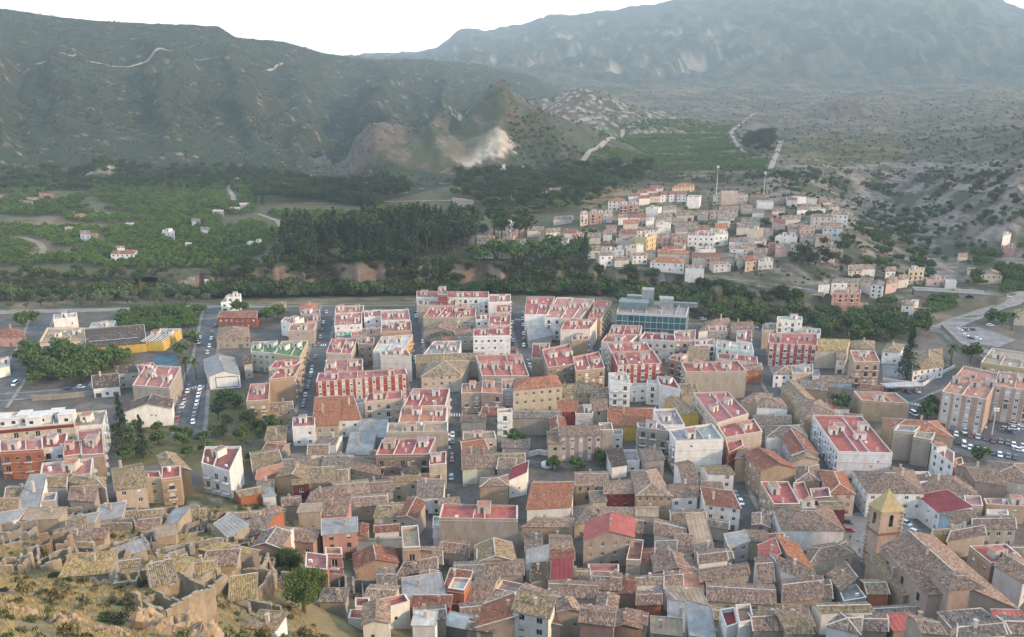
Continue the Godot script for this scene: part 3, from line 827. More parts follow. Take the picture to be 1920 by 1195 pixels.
# ---------------------------------------------------------------- people
func person_mesh(seed_: int, top: Color, legs: Color) -> Mesh:
	# joints with radii, joined by a smooth minimum and meshed as surface nets
	var st := .22 if seed_ % 2 == 0 else .1
	var J := [[Vector3(-.1, .95, 0), Vector3(-.12, .5, st * .6), .095, .065], [Vector3(-.12, .5, st * .6), Vector3(-.12, .08, st * .2), .065, .045], [Vector3(-.12, .05, st * .2), Vector3(-.13, .04, st * .2 + .17), .045, .04],
		[Vector3(.1, .95, 0), Vector3(.12, .5, -st * .1), .095, .065], [Vector3(.12, .5, -st * .1), Vector3(.12, .08, -st), .065, .045], [Vector3(.12, .05, -st), Vector3(.13, .04, -st + .17), .045, .04],
		[Vector3(0, .98, 0), Vector3(0, 1.2, 0), .15, .14], [Vector3(0, 1.2, 0), Vector3(0, 1.4, 0), .14, .13], [Vector3(-.14, 1.42, 0), Vector3(.14, 1.42, 0), .07, .07], [Vector3(0, 1.44, 0), Vector3(0, 1.58, .01), .055, .055], [Vector3(0, 1.62, .015), Vector3(0, 1.68, 0), .09, .1],
		[Vector3(-.19, 1.42, 0), Vector3(-.25, 1.14, -st * .4), .055, .045], [Vector3(-.25, 1.14, -st * .4), Vector3(-.24, .9, st * .2), .045, .035], [Vector3(.19, 1.42, 0), Vector3(.25, 1.14, st * .3), .055, .045], [Vector3(.25, 1.14, st * .3), Vector3(.24, .9, st * .8), .045, .035]]
	var cell := .035; var lo := Vector3(-.36, -.02, -.4); var N := Vector3i(21, 52, 24)
	var f := PackedFloat32Array(); f.resize(N.x * N.y * N.z)
	for k in N.z:
		for j in N.y:
			for i in N.x:
				var p := lo + Vector3(i, j, k) * cell; var d := 9.0
				for b in J:
					var ab: Vector3 = b[1] - b[0]; var t := clampf((p - b[0]).dot(ab) / ab.length_squared(), 0, 1)
					var e: float = p.distance_to(b[0] + ab * t) - lerpf(b[2], b[3], t)
					var h := clampf(.5 + .5 * (d - e) / .04, 0, 1); d = lerpf(d, e, h) - .04 * h * (1 - h)
				f[(k * N.y + j) * N.x + i] = d
	var at := {}
	for k in N.z - 1:
		for j in N.y - 1:
			for i in N.x - 1:
				var s := Vector3.ZERO; var n := 0
				for e in [[0, 0, 0, 1, 0, 0], [0, 1, 0, 1, 1, 0], [0, 0, 1, 1, 0, 1], [0, 1, 1, 1, 1, 1], [0, 0, 0, 0, 1, 0], [1, 0, 0, 1, 1, 0], [0, 0, 1, 0, 1, 1], [1, 0, 1, 1, 1, 1], [0, 0, 0, 0, 0, 1], [1, 0, 0, 1, 0, 1], [0, 1, 0, 0, 1, 1], [1, 1, 0, 1, 1, 1]]:
					var a := f[((k + e[2]) * N.y + j + e[1]) * N.x + i + e[0]]; var b := f[((k + e[5]) * N.y + j + e[4]) * N.x + i + e[3]]
					if (a < 0) != (b < 0):
						s += Vector3(i + e[0], j + e[1], k + e[2]).lerp(Vector3(i + e[3], j + e[4], k + e[5]), a / (a - b)); n += 1
				if n: at[Vector3i(i, j, k)] = lo + s / n * cell
	var mb := Mb.new()
	for q in at:
		var v: Vector3i = q
		var a := f[(v.z * N.y + v.y) * N.x + v.x]
		for ax in 3:
			var o := Vector3i(v); o[ax] += 1
			var b := f[(o.z * N.y + o.y) * N.x + o.x]
			if (a < 0) == (b < 0): continue
			var u := Vector3i.ZERO; u[(ax + 1) % 3] = 1
			var w := Vector3i.ZERO; w[(ax + 2) % 3] = 1
			if not (at.has(v - u) and at.has(v - w) and at.has(v - u - w)): continue
			var y: float = at[v].y
			var c := legs if y < .98 else (top if y < 1.47 else (Color(.42, .27, .2) if y < 1.66 else Color(.04, .03, .025)))
			if y > .78 and y < .93 and absf(at[v].x) > .19: c = Color(.42, .27, .2)
			if a < 0: mb.quad(at[v], at[v - u], at[v - u - w], at[v - w], c)
			else: mb.quad(at[v], at[v - w], at[v - u - w], at[v - u], c)
	return mb.mesh(M.plain)

# ---------------------------------------------------------------- landmarks
func court_frame(node: Node3D, P: Array, h: float, _wall: Color):
	var a: Vector3 = P[0]; var b: Vector3 = P[1]; var d := (b - a).normalized(); var o := Vector3(-d.z, 0, d.x) * .05; var w := a.distance_to(b)
	var mb := Mb.new(); var c := Color(.03, .08, .14); var q := []
	for s in [[.2, .12], [.93, .12], [.93, .9], [.2, .9]]: q.append(a + d * w * s[0] + Vector3(0, h * s[1], 0) + o)
	for i in 4: mb.bar(q[i], q[(i + 1) % 4], .06, .3, c)
	put("painted_rectangle", mb.mesh(M.plain), node)
func belfry(node: Node3D, P: Array, h: float, _wall: Color):
	var mb := Mb.new(); var c := Color(.66, .64, .61); var at: Vector3 = (P[2] * .62 + P[3] * .38) * .45 + (P[1] + P[0]) * .04; var y := h + 1.2
	wall_face(mb, at + Vector3(-1.9, 0, 0), at + Vector3(1.9, 0, 0), y, y + 3.6, [[1.25, 2.55, y + .8, y + 2.9, "arch"]], c)
	wall_face(mb, at + Vector3(1.9, 0, -.7), at + Vector3(-1.9, 0, -.7), y, y + 3.6, [[1.25, 2.55, y + .8, y + 2.9, "arch"]], c)
	for s in [-1, 1]:
		mb.quad(at + Vector3(s * 1.9, y, -.7 if s > 0 else 0), at + Vector3(s * 1.9, y, 0 if s > 0 else -.7), at + Vector3(s * 1.9, y + 3.6, 0 if s > 0 else -.7), at + Vector3(s * 1.9, y + 3.6, -.7 if s > 0 else 0), c)
		mb.tri(at + Vector3(s * 1.9, y, -.35), at + Vector3(s * 3.2, y - .3, -.35), at + Vector3(s * 1.9, y + 1.8, -.35), c)
	for s in [-1, 1]: mb.quad(at + Vector3(-2.1, y + 3.6, -.35 + s * .6), at + Vector3(2.1, y + 3.6, -.35 + s * .6), at + Vector3(.1, y + 4.9, -.35), at + Vector3(-.1, y + 4.9, -.35), Color(.4, .33, .27))
	put("belfry", mb.mesh(M.plaster), node)
	var bell := Mb.new(); bell.cone(at + Vector3(0, y + 1.5, -.35), at + Vector3(0, y + 2.3, -.35), .4, .16, 10, Color(.12, .10, .05))
	put("bell", bell.mesh(M.plain), node)
func awning(node: Node3D, P: Array, h: float, _wall: Color):
	var mb := Mb.new(); var a: Vector3 = P[0]; var b: Vector3 = P[1]; var d := (b - a).normalized(); var o := Vector3(-d.z, 0, d.x)
	var y := Vector3(0, h * .4, 0); var p := a.lerp(b, .08); var q := a.lerp(b, .92)
	mb.quad(p + o * 1.6 + y, q + o * 1.6 + y, q + o * .02 + y * 1.14, p + o * .02 + y * 1.14, Color(.16, .38, .30))
	mb.quad(p + o * 1.6 + y * .96, q + o * 1.6 + y * .96, q + o * 1.6 + y, p + o * 1.6 + y, Color(.5, .55, .5))
	put("awning", mb.mesh(M.plain), node)
func solar(node: Node3D, P: Array, h: float, _wall: Color):
	for i in 9:
		for j in 2:
			var p: Vector3 = P[0].lerp(P[1], .08 + i * .095).lerp(P[3].lerp(P[2], .08 + i * .095), .3 + j * .35)
			put("solar_panel", rect_of(2.6, .08, 1.7, Color(.03, .04, .07), "glass"), node, p + Vector3(0, h + 1.6 + j * 1.0, 0), .1)
func eave_band(node: Node3D, P: Array, h: float, _wall: Color):
	var mb := Mb.new(); var o := Vector3(0, 0, .12)
	mb.bar(P[0] + o + Vector3(0, h - 1.0, 0), P[1] + o + Vector3(0, h - 1.0, 0), .3, 1.1, Color(.22, .055, .05))
	put("eave_band", mb.mesh(M.tile), node)
	for i in 7:
		var f := .07 + i * .14; var p: Vector3 = P[0].lerp(P[1], f).lerp(P[3].lerp(P[2], f), rng.randf_range(.3, .62)); var b := Mb.new(); var t := atan2(-(P[1] - P[0]).z, (P[1] - P[0]).x)
		var s := Vector3(rng.randf_range(4.0, 5.6), rng.randf_range(2.4, 3.6), rng.randf_range(4.0, 6.5)); p.y = h - .86
		b.box(p + Vector3(0, s.y * .5, 0), s, Color(.70, .70, .69), t); b.box(p + Vector3(0, s.y + .1, 0), Vector3(s.x + .3, .2, s.z + .3), Color(.62, .6, .58), t)
		var pent := put("penthouse", b.mesh(M.plaster), node)
		put("window", rect_of(1.3, 1.2, .06, Color(.03, .035, .04), "glass"), pent, p + Vector3(0, 1.3, 0) + Basis(Vector3.UP, t) * Vector3(rng.randf_range(-.8, .8), 0, s.z * .5 + .02), t)
func yellow_edge(node: Node3D, P: Array, h: float, _wall: Color):
	var mb := Mb.new()
	for i in 4: mb.bar(P[i] * 1.012 + Vector3(0, h + .02, 0), P[(i + 1) % 4] * 1.012 + Vector3(0, h + .02, 0), .3, .7, Color(.6, .43, .14))
	put("yellow_edge", mb.mesh(M.plaster), node)
func beams(node: Node3D, P: Array, h: float, _wall: Color):
	for i in 7:
		var f := (i + .5) / 7.0; var b := Mb.new()
		b.bar(P[0].lerp(P[1], f) + Vector3(0, h + .2, 0), P[3].lerp(P[2], f) + Vector3(0, h + .2, 0), .35, .3, Color(.5, .5, .5))
		put("roof_beam", b.mesh(M.plain), node)
func finish(label: String, node: Node3D, P: Array, h: float, wall: Color):
	match label:
		"white court wall building with a blue rectangle painted on its gable": court_frame(node, P, h, wall)
		"white chapel with olive tiled roof": belfry(node, P, h, wall)
		"white apartment house with green awning on the left street's right side": awning(node, P, h, wall)
		"long yellow school building with dark sloping roof and solar panels": solar(node, P, h, wall)
		"long cream apartment house with dark red eave and white penthouses": eave_band(node, P, h, wall)
		"white two-storey school wing with yellow roof edge behind the schoolyard trees": yellow_edge(node, P, h, wall)
		"yellow school hall at the end of the school roof, dark flat roof": beams(node, P, h, wall)

func church():
	rng.seed = 5
	var T := TOWER; var c := Vector3((T[0] + T[4]) * .5, T[8], (T[1] + T[5]) * .5)
	var node := thing("church", "parish church with pinkish bell tower, yellow spire and large brown tiled nave roof", "church", c)
	var Q := []
	for i in 4: Q.append(Vector3(T[2 * i] - c.x, 0, T[2 * i + 1] - c.z))
	var h: float = T[9]; var col := Color(.50, .385, .315); var walls := Mb.new(); var up := Vector3.UP
	for i in 4:
		var a: Vector3 = Q[i]; var b: Vector3 = Q[(i + 1) % 4]; var w := a.distance_to(b)
		var holes := [[w * .5 - .65, w * .5 + .65, h - 5.2, h - 1.3, "arch"]]
		wall_face(walls, a, b, -4, h, holes, col)
		var d := (b - a) / w; var o := Vector3(-d.z, 0, d.x)
		var bm := Mb.new()
		bm.cone(a + d * w * .5 - o * .9 + up * (h - 4.3), a + d * w * .5 - o * .9 + up * (h - 3.0), .55, .22, 10, Color(.14, .11, .05))
		put("bell", bm.mesh(M.plain), node)
	put("tower", walls.mesh(M.plaster), node)
	for y in [h - 7.2, h - 15.0, h - .25]:
		var band := Mb.new()
		for i in 4: band.bar(Q[i] * 1.02 + up * y, Q[(i + 1) % 4] * 1.02 + up * y, .5, .55, Color(.27, .16, .12) if y < h - 1 else Color(.5, .4, .2))
		put("cornice", band.mesh(M.plaster), node)
	for i in 4:
		var qm := Mb.new()
		for k in int(h / 1.2): qm.box(Q[i] * .985 + up * (k * 1.2 + .4), Vector3(.8 if k % 2 else .62, .56, .8 if k % 2 else .62), Color(.44, .335, .275), atan2(-(Q[1] - Q[0]).z, (Q[1] - Q[0]).x))
		put("quoins", qm.mesh(M.plaster), node)
	var sp := Mb.new(); var tip: Vector3 = up * (h + T[10]); var sc := Color(.53, .43, .23)
	for i in 4:
		var a: Vector3 = Q[i] * 1.1 + up * h; var b: Vector3 = Q[(i + 1) % 4] * 1.1 + up * h
		for k in 6:   # the slopes sweep in like a bell
			var f := k / 6.0; var g := (k + 1) / 6.0; var bow := func(t: float) -> float: return pow(1.0 - t, 1.25)
			var A: Vector3 = Vector3(a.x * bow.call(f), h + T[10] * f, a.z * bow.call(f)); var B: Vector3 = Vector3(b.x * bow.call(f), h + T[10] * f, b.z * bow.call(f))
			var C: Vector3 = Vector3(b.x * bow.call(g), h + T[10] * g, b.z * bow.call(g)); var D: Vector3 = Vector3(a.x * bow.call(g), h + T[10] * g, a.z * bow.call(g))
			var v := rng.randf_range(.92, 1.07)
			sp.quad(A, B, C, D, Color(sc.r * v, sc.g * v, sc.b * v))
	sp.bar(tip - up * .3, tip + up * 1.6, .1, .1, Color(.1, .1, .1))
	sp.bar(tip + up * 1.1 - Vector3(.4, 0, 0), tip + up * 1.1 + Vector3(.4, 0, 0), .08, .08, Color(.1, .1, .1))
	put("spire", sp.mesh(M.tile), node)
	for part in [[NAVE, "G", "b"], [CROSSING, "H", "b"], [CHAPELS, "S", "t"]]:
		var N: Array = part[0]; var R := []
		for i in 4: R.append(Vector3(N[2 * i] - c.x, N[8] - c.y, N[2 * i + 1] - c.z))
		var W := Mb.new(); var S := []
		for i in 4: S.append(Vector3(R[i].x, 0, R[i].z))
		var wc := Color(.40, .31, .27); var top: float = N[9] + N[8] - c.y
		for i in 4:
			var w: float = S[i].distance_to(S[(i + 1) % 4]); var holes := []
			for k in int(w / 7.0):
				holes.append([3.0 + k * 7.0, 4.3 + k * 7.0, top - 4.2, top - 1.8, "arch"])
			if part[1] != "G": holes = []
			wall_face(W, S[i], S[(i + 1) % 4], -5, top, holes, wc)
			fit_openings(node, S[i], S[(i + 1) % 4], holes, true, COPE, COPE, wc)
		var t := 1 if part[1] == "G" else 0
		pitched(node, W, [S[t], S[(t + 1) % 4], S[(t + 2) % 4], S[(t + 3) % 4]], top, part[1], part[2], wc, 200)
		put("wall", W.mesh(M.plaster), node)
func office():
	rng.seed = 9
	var O := OFFICE; var c := Vector3((O[0] + O[4]) * .5, O[8], (O[1] + O[5]) * .5); var up := Vector3.UP
	var node := thing("office_building", "modern office with teal glass front and grey roof boxes behind the red terraces", "office", c)
	var Q := []
	for i in 4: Q.append(Vector3(O[2 * i] - c.x, 0, O[2 * i + 1] - c.z))
	var h: float = O[9]; var W := Mb.new(); var grey := Color(.40, .42, .42)
	for i in 4:
		var a: Vector3 = Q[i]; var b: Vector3 = Q[(i + 1) % 4]; var w := a.distance_to(b); var d := (b - a) / w; var o := Vector3(-d.z, 0, d.x); var holes := []
		if i < 2:
			var n := int(w / 3.0); var fl := 4
			for k in n:
				for f in fl:
					var s0 := w * k / n + .1; var s1 := w * (k + 1) / n - .1
					holes.append([s0, s1, f * (h - 1.2) / fl + .12, (f + 1) * (h - 1.2) / fl - .12, "win"])
			for q in holes:
				var g := rng.randf_range(.7, 1.3)
				put("pane", rect_of(q[1] - q[0], q[3] - q[2], .06, Color(.03 * g, .085 * g, .095 * g).lerp(Color(.1, .18, .19), snappedf(rng.randf() * .3, .1)), "glass"), node, a + d * (q[0] + q[1]) * .5 + up * (q[2] + q[3]) * .5 - o * .12, atan2(o.x, o.z))
		wall_face(W, a, b, -4, h, holes, grey)
	put("wall", W.mesh(M.plain), node)
	flat_top(node, Q, h, "G", grey, 900, "")
	for b in [[.12, .38, .42, 4.5, 17.0, 8.0], [.3, .75, .12, 9.5, 7.0, 6.0], [.58, .62, .2, 6.0, 8.0, 7.0], [.1, .85, .1, 4.0, 9.0, 4.0], [.82, .8, .3, 2.6, 16.0, 3.0]]:
		var p: Vector3 = Q[0].lerp(Q[1], b[0] + .1).lerp(Q[3].lerp(Q[2], b[0] + .1), b[1]) + up * (h - .5); var mb := Mb.new()
		mb.box(p + up * b[3] * .5, Vector3(b[4], b[3], b[5]), Color(.20, .27, .29) if b[2] > .2 else Color(.34, .37, .38), atan2(-(Q[1] - Q[0]).z, (Q[1] - Q[0]).x))
		put("roof_box", mb.mesh(M.sheet), node)
func bridge():
	var B := BRIDGE; var a := Vector3(B[0], B[1], B[2]); var b := Vector3(B[3], B[4], B[5]); var d := (b - a).normalized(); var o := Vector3(-d.z, 0, d.x); var L := a.distance_to(b)
	var node := thing("bridge", "low stone road bridge with three arches over the river", "bridge", a)
	for s in [0, 1]:
		var mb := Mb.new(); var holes := []
		for k in 3: holes.append([L * (.30 + k * .2), L * (.30 + k * .2) + L * .15, -4.5, -.9, "arch"])
		var p := o * (0 if s == 0 else -7); var q := d * L + p
		if s == 0: wall_face(mb, p, q, -8, .0, holes, Color(.33, .31, .29))
		else: wall_face(mb, q, p, -8, .0, [], Color(.33, .31, .29))
		put("side_wall", mb.mesh(M.rock), node)
	var dk := Mb.new(); dk.bar(-o * 3.5 + Vector3(0, .1, 0), d * L - o * 3.5 + Vector3(0, .1, 0), 7.6, .3, Color(.24, .23, .22)); put("deck", dk.mesh(M.asphalt), node)
	for s in [.15, -7.15]:
		var r := Mb.new(); r.bar(o * s + Vector3(0, .7, 0), d * L + o * s + Vector3(0, .7, 0), .3, .9, Color(.5, .49, .47)); put("parapet", r.mesh(M.plaster), node)
func lamp_mast(at: Array, h: float, heads: int, label: String):
	var t := thing("lamp_mast", label, "lamp post", Vector3(at[0], ground(at[0], at[1]), at[1])); var p := Mb.new()
	p.cone(Vector3(0, -.5, 0), Vector3(0, h, 0), h * .012 + .12, .12, 8, Color(.46, .47, .48)); put("pole", p.mesh(M.plain), t)
	for i in heads:
		var m := Mb.new(); m.box(Vector3((i % 2 - .5) * 1.3, h - .2 - int(i / 2) * .9, .2), Vector3(1.0, .55, .35), Color(.62, .63, .64)); put("floodlight", m.mesh(M.plain), t)
	var arm := Mb.new()
	for i in (heads + 1) / 2: arm.box(Vector3(0, h - .45 - i * .9, 0), Vector3(2.0, .1, .1), Color(.4, .4, .4))
	put("cross_arm", arm.mesh(M.plain), t)
func rock(seed_: int, s: Vector3, col: Color) -> Mesh:
	var mb := Mb.new(); var nz := FastNoiseLite.new(); nz.seed = seed_; nz.frequency = .55; nz.fractal_octaves = 4
	var A := 18; var B := 12; var P := []
	for j in B + 1:
		for i in A:
			var t := TAU * i / A; var e := PI * j / B - PI * .5; var d := Vector3(cos(t) * cos(e), sin(e), sin(t) * cos(e))
			P.append(d * s * (1.0 + .5 * nz.get_noise_3dv(d * 2.6) + .25 * nz.get_noise_3dv(d * 8.0)))
	for j in B:
		for i in A:
			var k := (i + 1) % A; var v := 1.0 + .3 * nz.get_noise_3dv(P[j * A + i] * 1.5)
			mb.quad(P[j * A + k], P[j * A + i], P[(j + 1) * A + i], P[(j + 1) * A + k], Color(col.r * v, col.g * v, col.b * v))
	return mb.mesh(M.rock)
func tuft() -> Mesh:
	rng.seed = 3
	var mb := Mb.new()
	for i in 46:
		var t := rng.randf() * TAU; var p := Vector3(rng.randfn() * .3, 0, rng.randfn() * .3); var d := Vector3(cos(t) * .35, rng.randf_range(.5, 1.0), sin(t) * .35) * .8; var s := Vector3(-sin(t), 0, cos(t)) * .035
		var c := Color(.33, .25, .115).lerp(Color(.43, .34, .18), rng.randf())
		mb.tri(p - s, p + s, p + d, c)
	return mb.mesh(M.leaf)

# ---------------------------------------------------------------- the place
func _ready():
	var cam := Camera3D.new(); cam.name = "camera"
	cam.position = Vector3(0, EYE, 0); cam.rotation_degrees = Vector3(-16.0, 0, 0)
	cam.fov = 43.26; cam.near = .2; cam.far = 20000
	add_child(cam); cam.current = true
	var env := Environment.new()
	env.background_mode = Environment.BG_SKY
	var sm := ProceduralSkyMaterial.new()
	sm.sky_top_color = Color(.74, .83, .93); sm.sky_horizon_color = Color(1, 1, 1); sm.sky_curve = .25
	sm.ground_bottom_color = Color(.3, .28, .25); sm.ground_horizon_color = Color(.9, .92, .94); sm.sun_angle_max = 30
	sm.energy_multiplier = SKY_ENERGY
	var sky := Sky.new(); sky.sky_material = sm
	env.sky = sky
	env.tonemap_mode = Environment.TONE_MAPPER_LINEAR
	env.tonemap_exposure = EXPOSURE
	env.fog_enabled = true; env.fog_density = HAZE; env.fog_light_color = Color(.79, .88, .93)
	env.sdfgi_enabled = true; env.ssao_enabled = true; env.ssil_enabled = true
	var we := WorldEnvironment.new(); we.environment = env; add_child(we)
	var sun := DirectionalLight3D.new(); sun.name = "sun"
	sun.rotation_degrees = Vector3(-21, 72, 0)
	sun.light_energy = .8; sun.light_color = Color(1.0, .86, .70); sun.light_angular_distance = 5; sun.shadow_enabled = true
	add_child(sun)

	n_hill.seed = 4; n_hill.frequency = 1.0 / 520; n_hill.fractal_octaves = 4
	n_mid.seed = 9; n_mid.frequency = 1.0 / 150; n_mid.fractal_octaves = 4
	n_fine.seed = 2; n_fine.frequency = 1.0 / 24; n_fine.fractal_octaves = 3
	n_spur.seed = 12; n_spur.frequency = .085; n_spur.fractal_octaves = 2
	n_cell.seed = 3; n_cell.noise_type = FastNoiseLite.TYPE_CELLULAR; n_cell.cellular_return_type = FastNoiseLite.RETURN_CELL_VALUE; n_cell.frequency = 1.0 / 95
	n_patch.seed = 7; n_patch.frequency = 1.0 / 210; n_patch.fractal_octaves = 2
	make_materials()
	build_terrain()
	for r in ROADS: strip(r[0], r[3], r[1], {"a": Color(.13, .135, .14), "s": Color(.30, .255, .2), "w": Color(.38, .335, .275), "p": Color(.27, .26, .25)}[r[2]], r[4], "asphalt" if r[2] in ["a", "p"] else "ground")
	for r in ROADS:
		if r[0] != "street": continue
		for s in [-1, 1]: strip("pavement", r[3], 1.7, Color(.27, .255, .24), r[4] + .12, "asphalt", 5.0, s * (r[1] * .5 + .6))
	for c in CROSSINGS:   # zebra crossings: bars along the street
		var z := Mb.new()
		for i in 6: z.box(Vector3((i - 2.5) * 1.15, 0, 0), Vector3(.55, .012, 3.2), Color(.6, .6, .58))
		tag(put("crossing_markings", z.mesh(M.plain), self, Vector3(c[0], .14, c[1]), c[2]), "", "", "", "structure")
	for p in PLAZAS:
		var g := PackedVector2Array(); var mb := Mb.new()
		for q in p[2]: g.append(Vector2(q[0], q[1]))
		var ix := Geometry2D.triangulate_polygon(g)
		for i in range(0, ix.size(), 3):
			var t := []
			for k in 3: t.append(Vector3(g[ix[i + k]].x, ground(g[ix[i + k]].x, g[ix[i + k]].y) + p[3], g[ix[i + k]].y))
			if (t[1] - t[0]).cross(t[2] - t[0]).y < 0: t.reverse()
			mb.tri(t[0], t[1], t[2], {"a": Color(.125, .13, .14), "p": Color(.25, .25, .26), "s": Color(.4, .35, .28), "b": Color(.07, .14, .2), "g": Color(.14, .13, .06)}[p[1]])
		tag(put(p[0], mb.mesh(M.asphalt), self), "", "", "", "structure")
	for r in HOUSES:
		var c := Vector2((r[1] + r[3] + r[5] + r[7]) * .25, (r[2] + r[4] + r[6] + r[8]) * .25)
		var rad := (Vector2(r[1], r[2]).distance_to(c) + Vector2(r[3], r[4]).distance_to(c)) * .42
		var k := Vector2i(int(floor(c.x / 40)), int(floor(c.y / 40)))
		if not house_grid.has(k): house_grid[k] = []
		house_grid[k].append(Vector3(c.x, c.y, rad))
	for r in HOUSES: house(r)
	church(); office(); bridge()
	lamp_mast(MASTS[0], 30, 6, "tall floodlight mast at the top of the hillside quarter, left one")
	lamp_mast(MASTS[1], 24, 6, "tall floodlight mast at the top of the hillside quarter, right one")
	lamp_mast(MASTS[2], 12, 4, "lamp post with four floodlights in the car park")
	for g in CARS:
		for i in range(1, g.size()):
			var c: Array = g[i]
			car(c[0], c[1], c[2], c[3], c[4], "%s %s %s" % [c[4], "van" if c[3] == "van" else "car", g[0]], "cars " + g[0])
	for i in PEOPLE.size():
		var p: Array = PEOPLE[i]
		var o := put("person", person_mesh(i, [Color(.03, .03, .04), Color(.5, .5, .52), Color(.04, .05, .1), Color(.03, .03, .03)][i], [Color(.04, .045, .06), Color(.05, .06, .12), Color(.03, .03, .03), Color(.04, .04, .05)][i]), self, Vector3(p[0], ground(p[0], p[1]) + .07, p[1]), i * 1.7)
		tag(o, ["person in dark clothes standing near the red car on the plaza", "person in a pale top walking across the plaza", "person in navy beside the corner of the cream plaza house", "person in black walking beside the bell tower"][i], "person")
	var cn := thing("canopy", "pale grey car canopy on posts beside the villa garden", "canopy", Vector3(CANOPY[0], 0, CANOPY[1])); var cm := Mb.new()
	cm.box(Vector3(0, 3.1, 0), Vector3(19, .25, 6), Color(.5, .51, .52), .12); put("roof", cm.mesh(M.sheet), cn)
	for i in 5:
		var pm := Mb.new(); pm.box(Vector3(-8 + i * 4, 1.45, 2), Vector3(.2, 3.1, .2), Color(.3, .3, .3)); put("post", pm.mesh(M.plain), cn)
	var po := thing("garden_pool", "round white garden pool behind the five-arch house", "pool", Vector3(POOL[0], 0, POOL[1])); var pw := Mb.new()
	pw.cone(Vector3(0, -.2, 0), Vector3(0, 1.1, 0), 2.3, 2.3, 20, Color(.62, .66, .7)); put("wall", pw.mesh(M.plain), po)
	var wa := Mb.new(); wa.cone(Vector3(0, 1.0, 0), Vector3(0, 1.13, 0), 2.1, 2.05, 20, Color(.18, .27, .32)); put("water", wa.mesh(M.glass), po)
	for w in WALLS:
		var mb := Mb.new()
		for i in w[3].size() - 1:
			var a := Vector3(w[3][i][0], 0, w[3][i][1]); var b := Vector3(w[3][i + 1][0], 0, w[3][i + 1][1])
			a.y = ground(a.x, a.z); b.y = ground(b.x, b.z)
			mb.bar(a + Vector3(0, w[1] * .5 - 1.5, 0), b + Vector3(0, w[1] * .5 - 1.5, 0), .6, w[1] + 3.0, WALL[w[2]])
		tag(put("stone_wall", mb.mesh(M.rock), self), w[0], "wall")
	plants()
func off_track(p: Vector2) -> bool:
	for r in ROADS:
		if r[0] != "farm_track": continue
		for i in r[3].size() - 1:
			var a := Vector2(r[3][i][0], r[3][i][1]); var b := Vector2(r[3][i + 1][0], r[3][i + 1][1])
			if Geometry2D.get_closest_point_to_segment(p, a, b).distance_to(p) < 7.5: return false
	return true
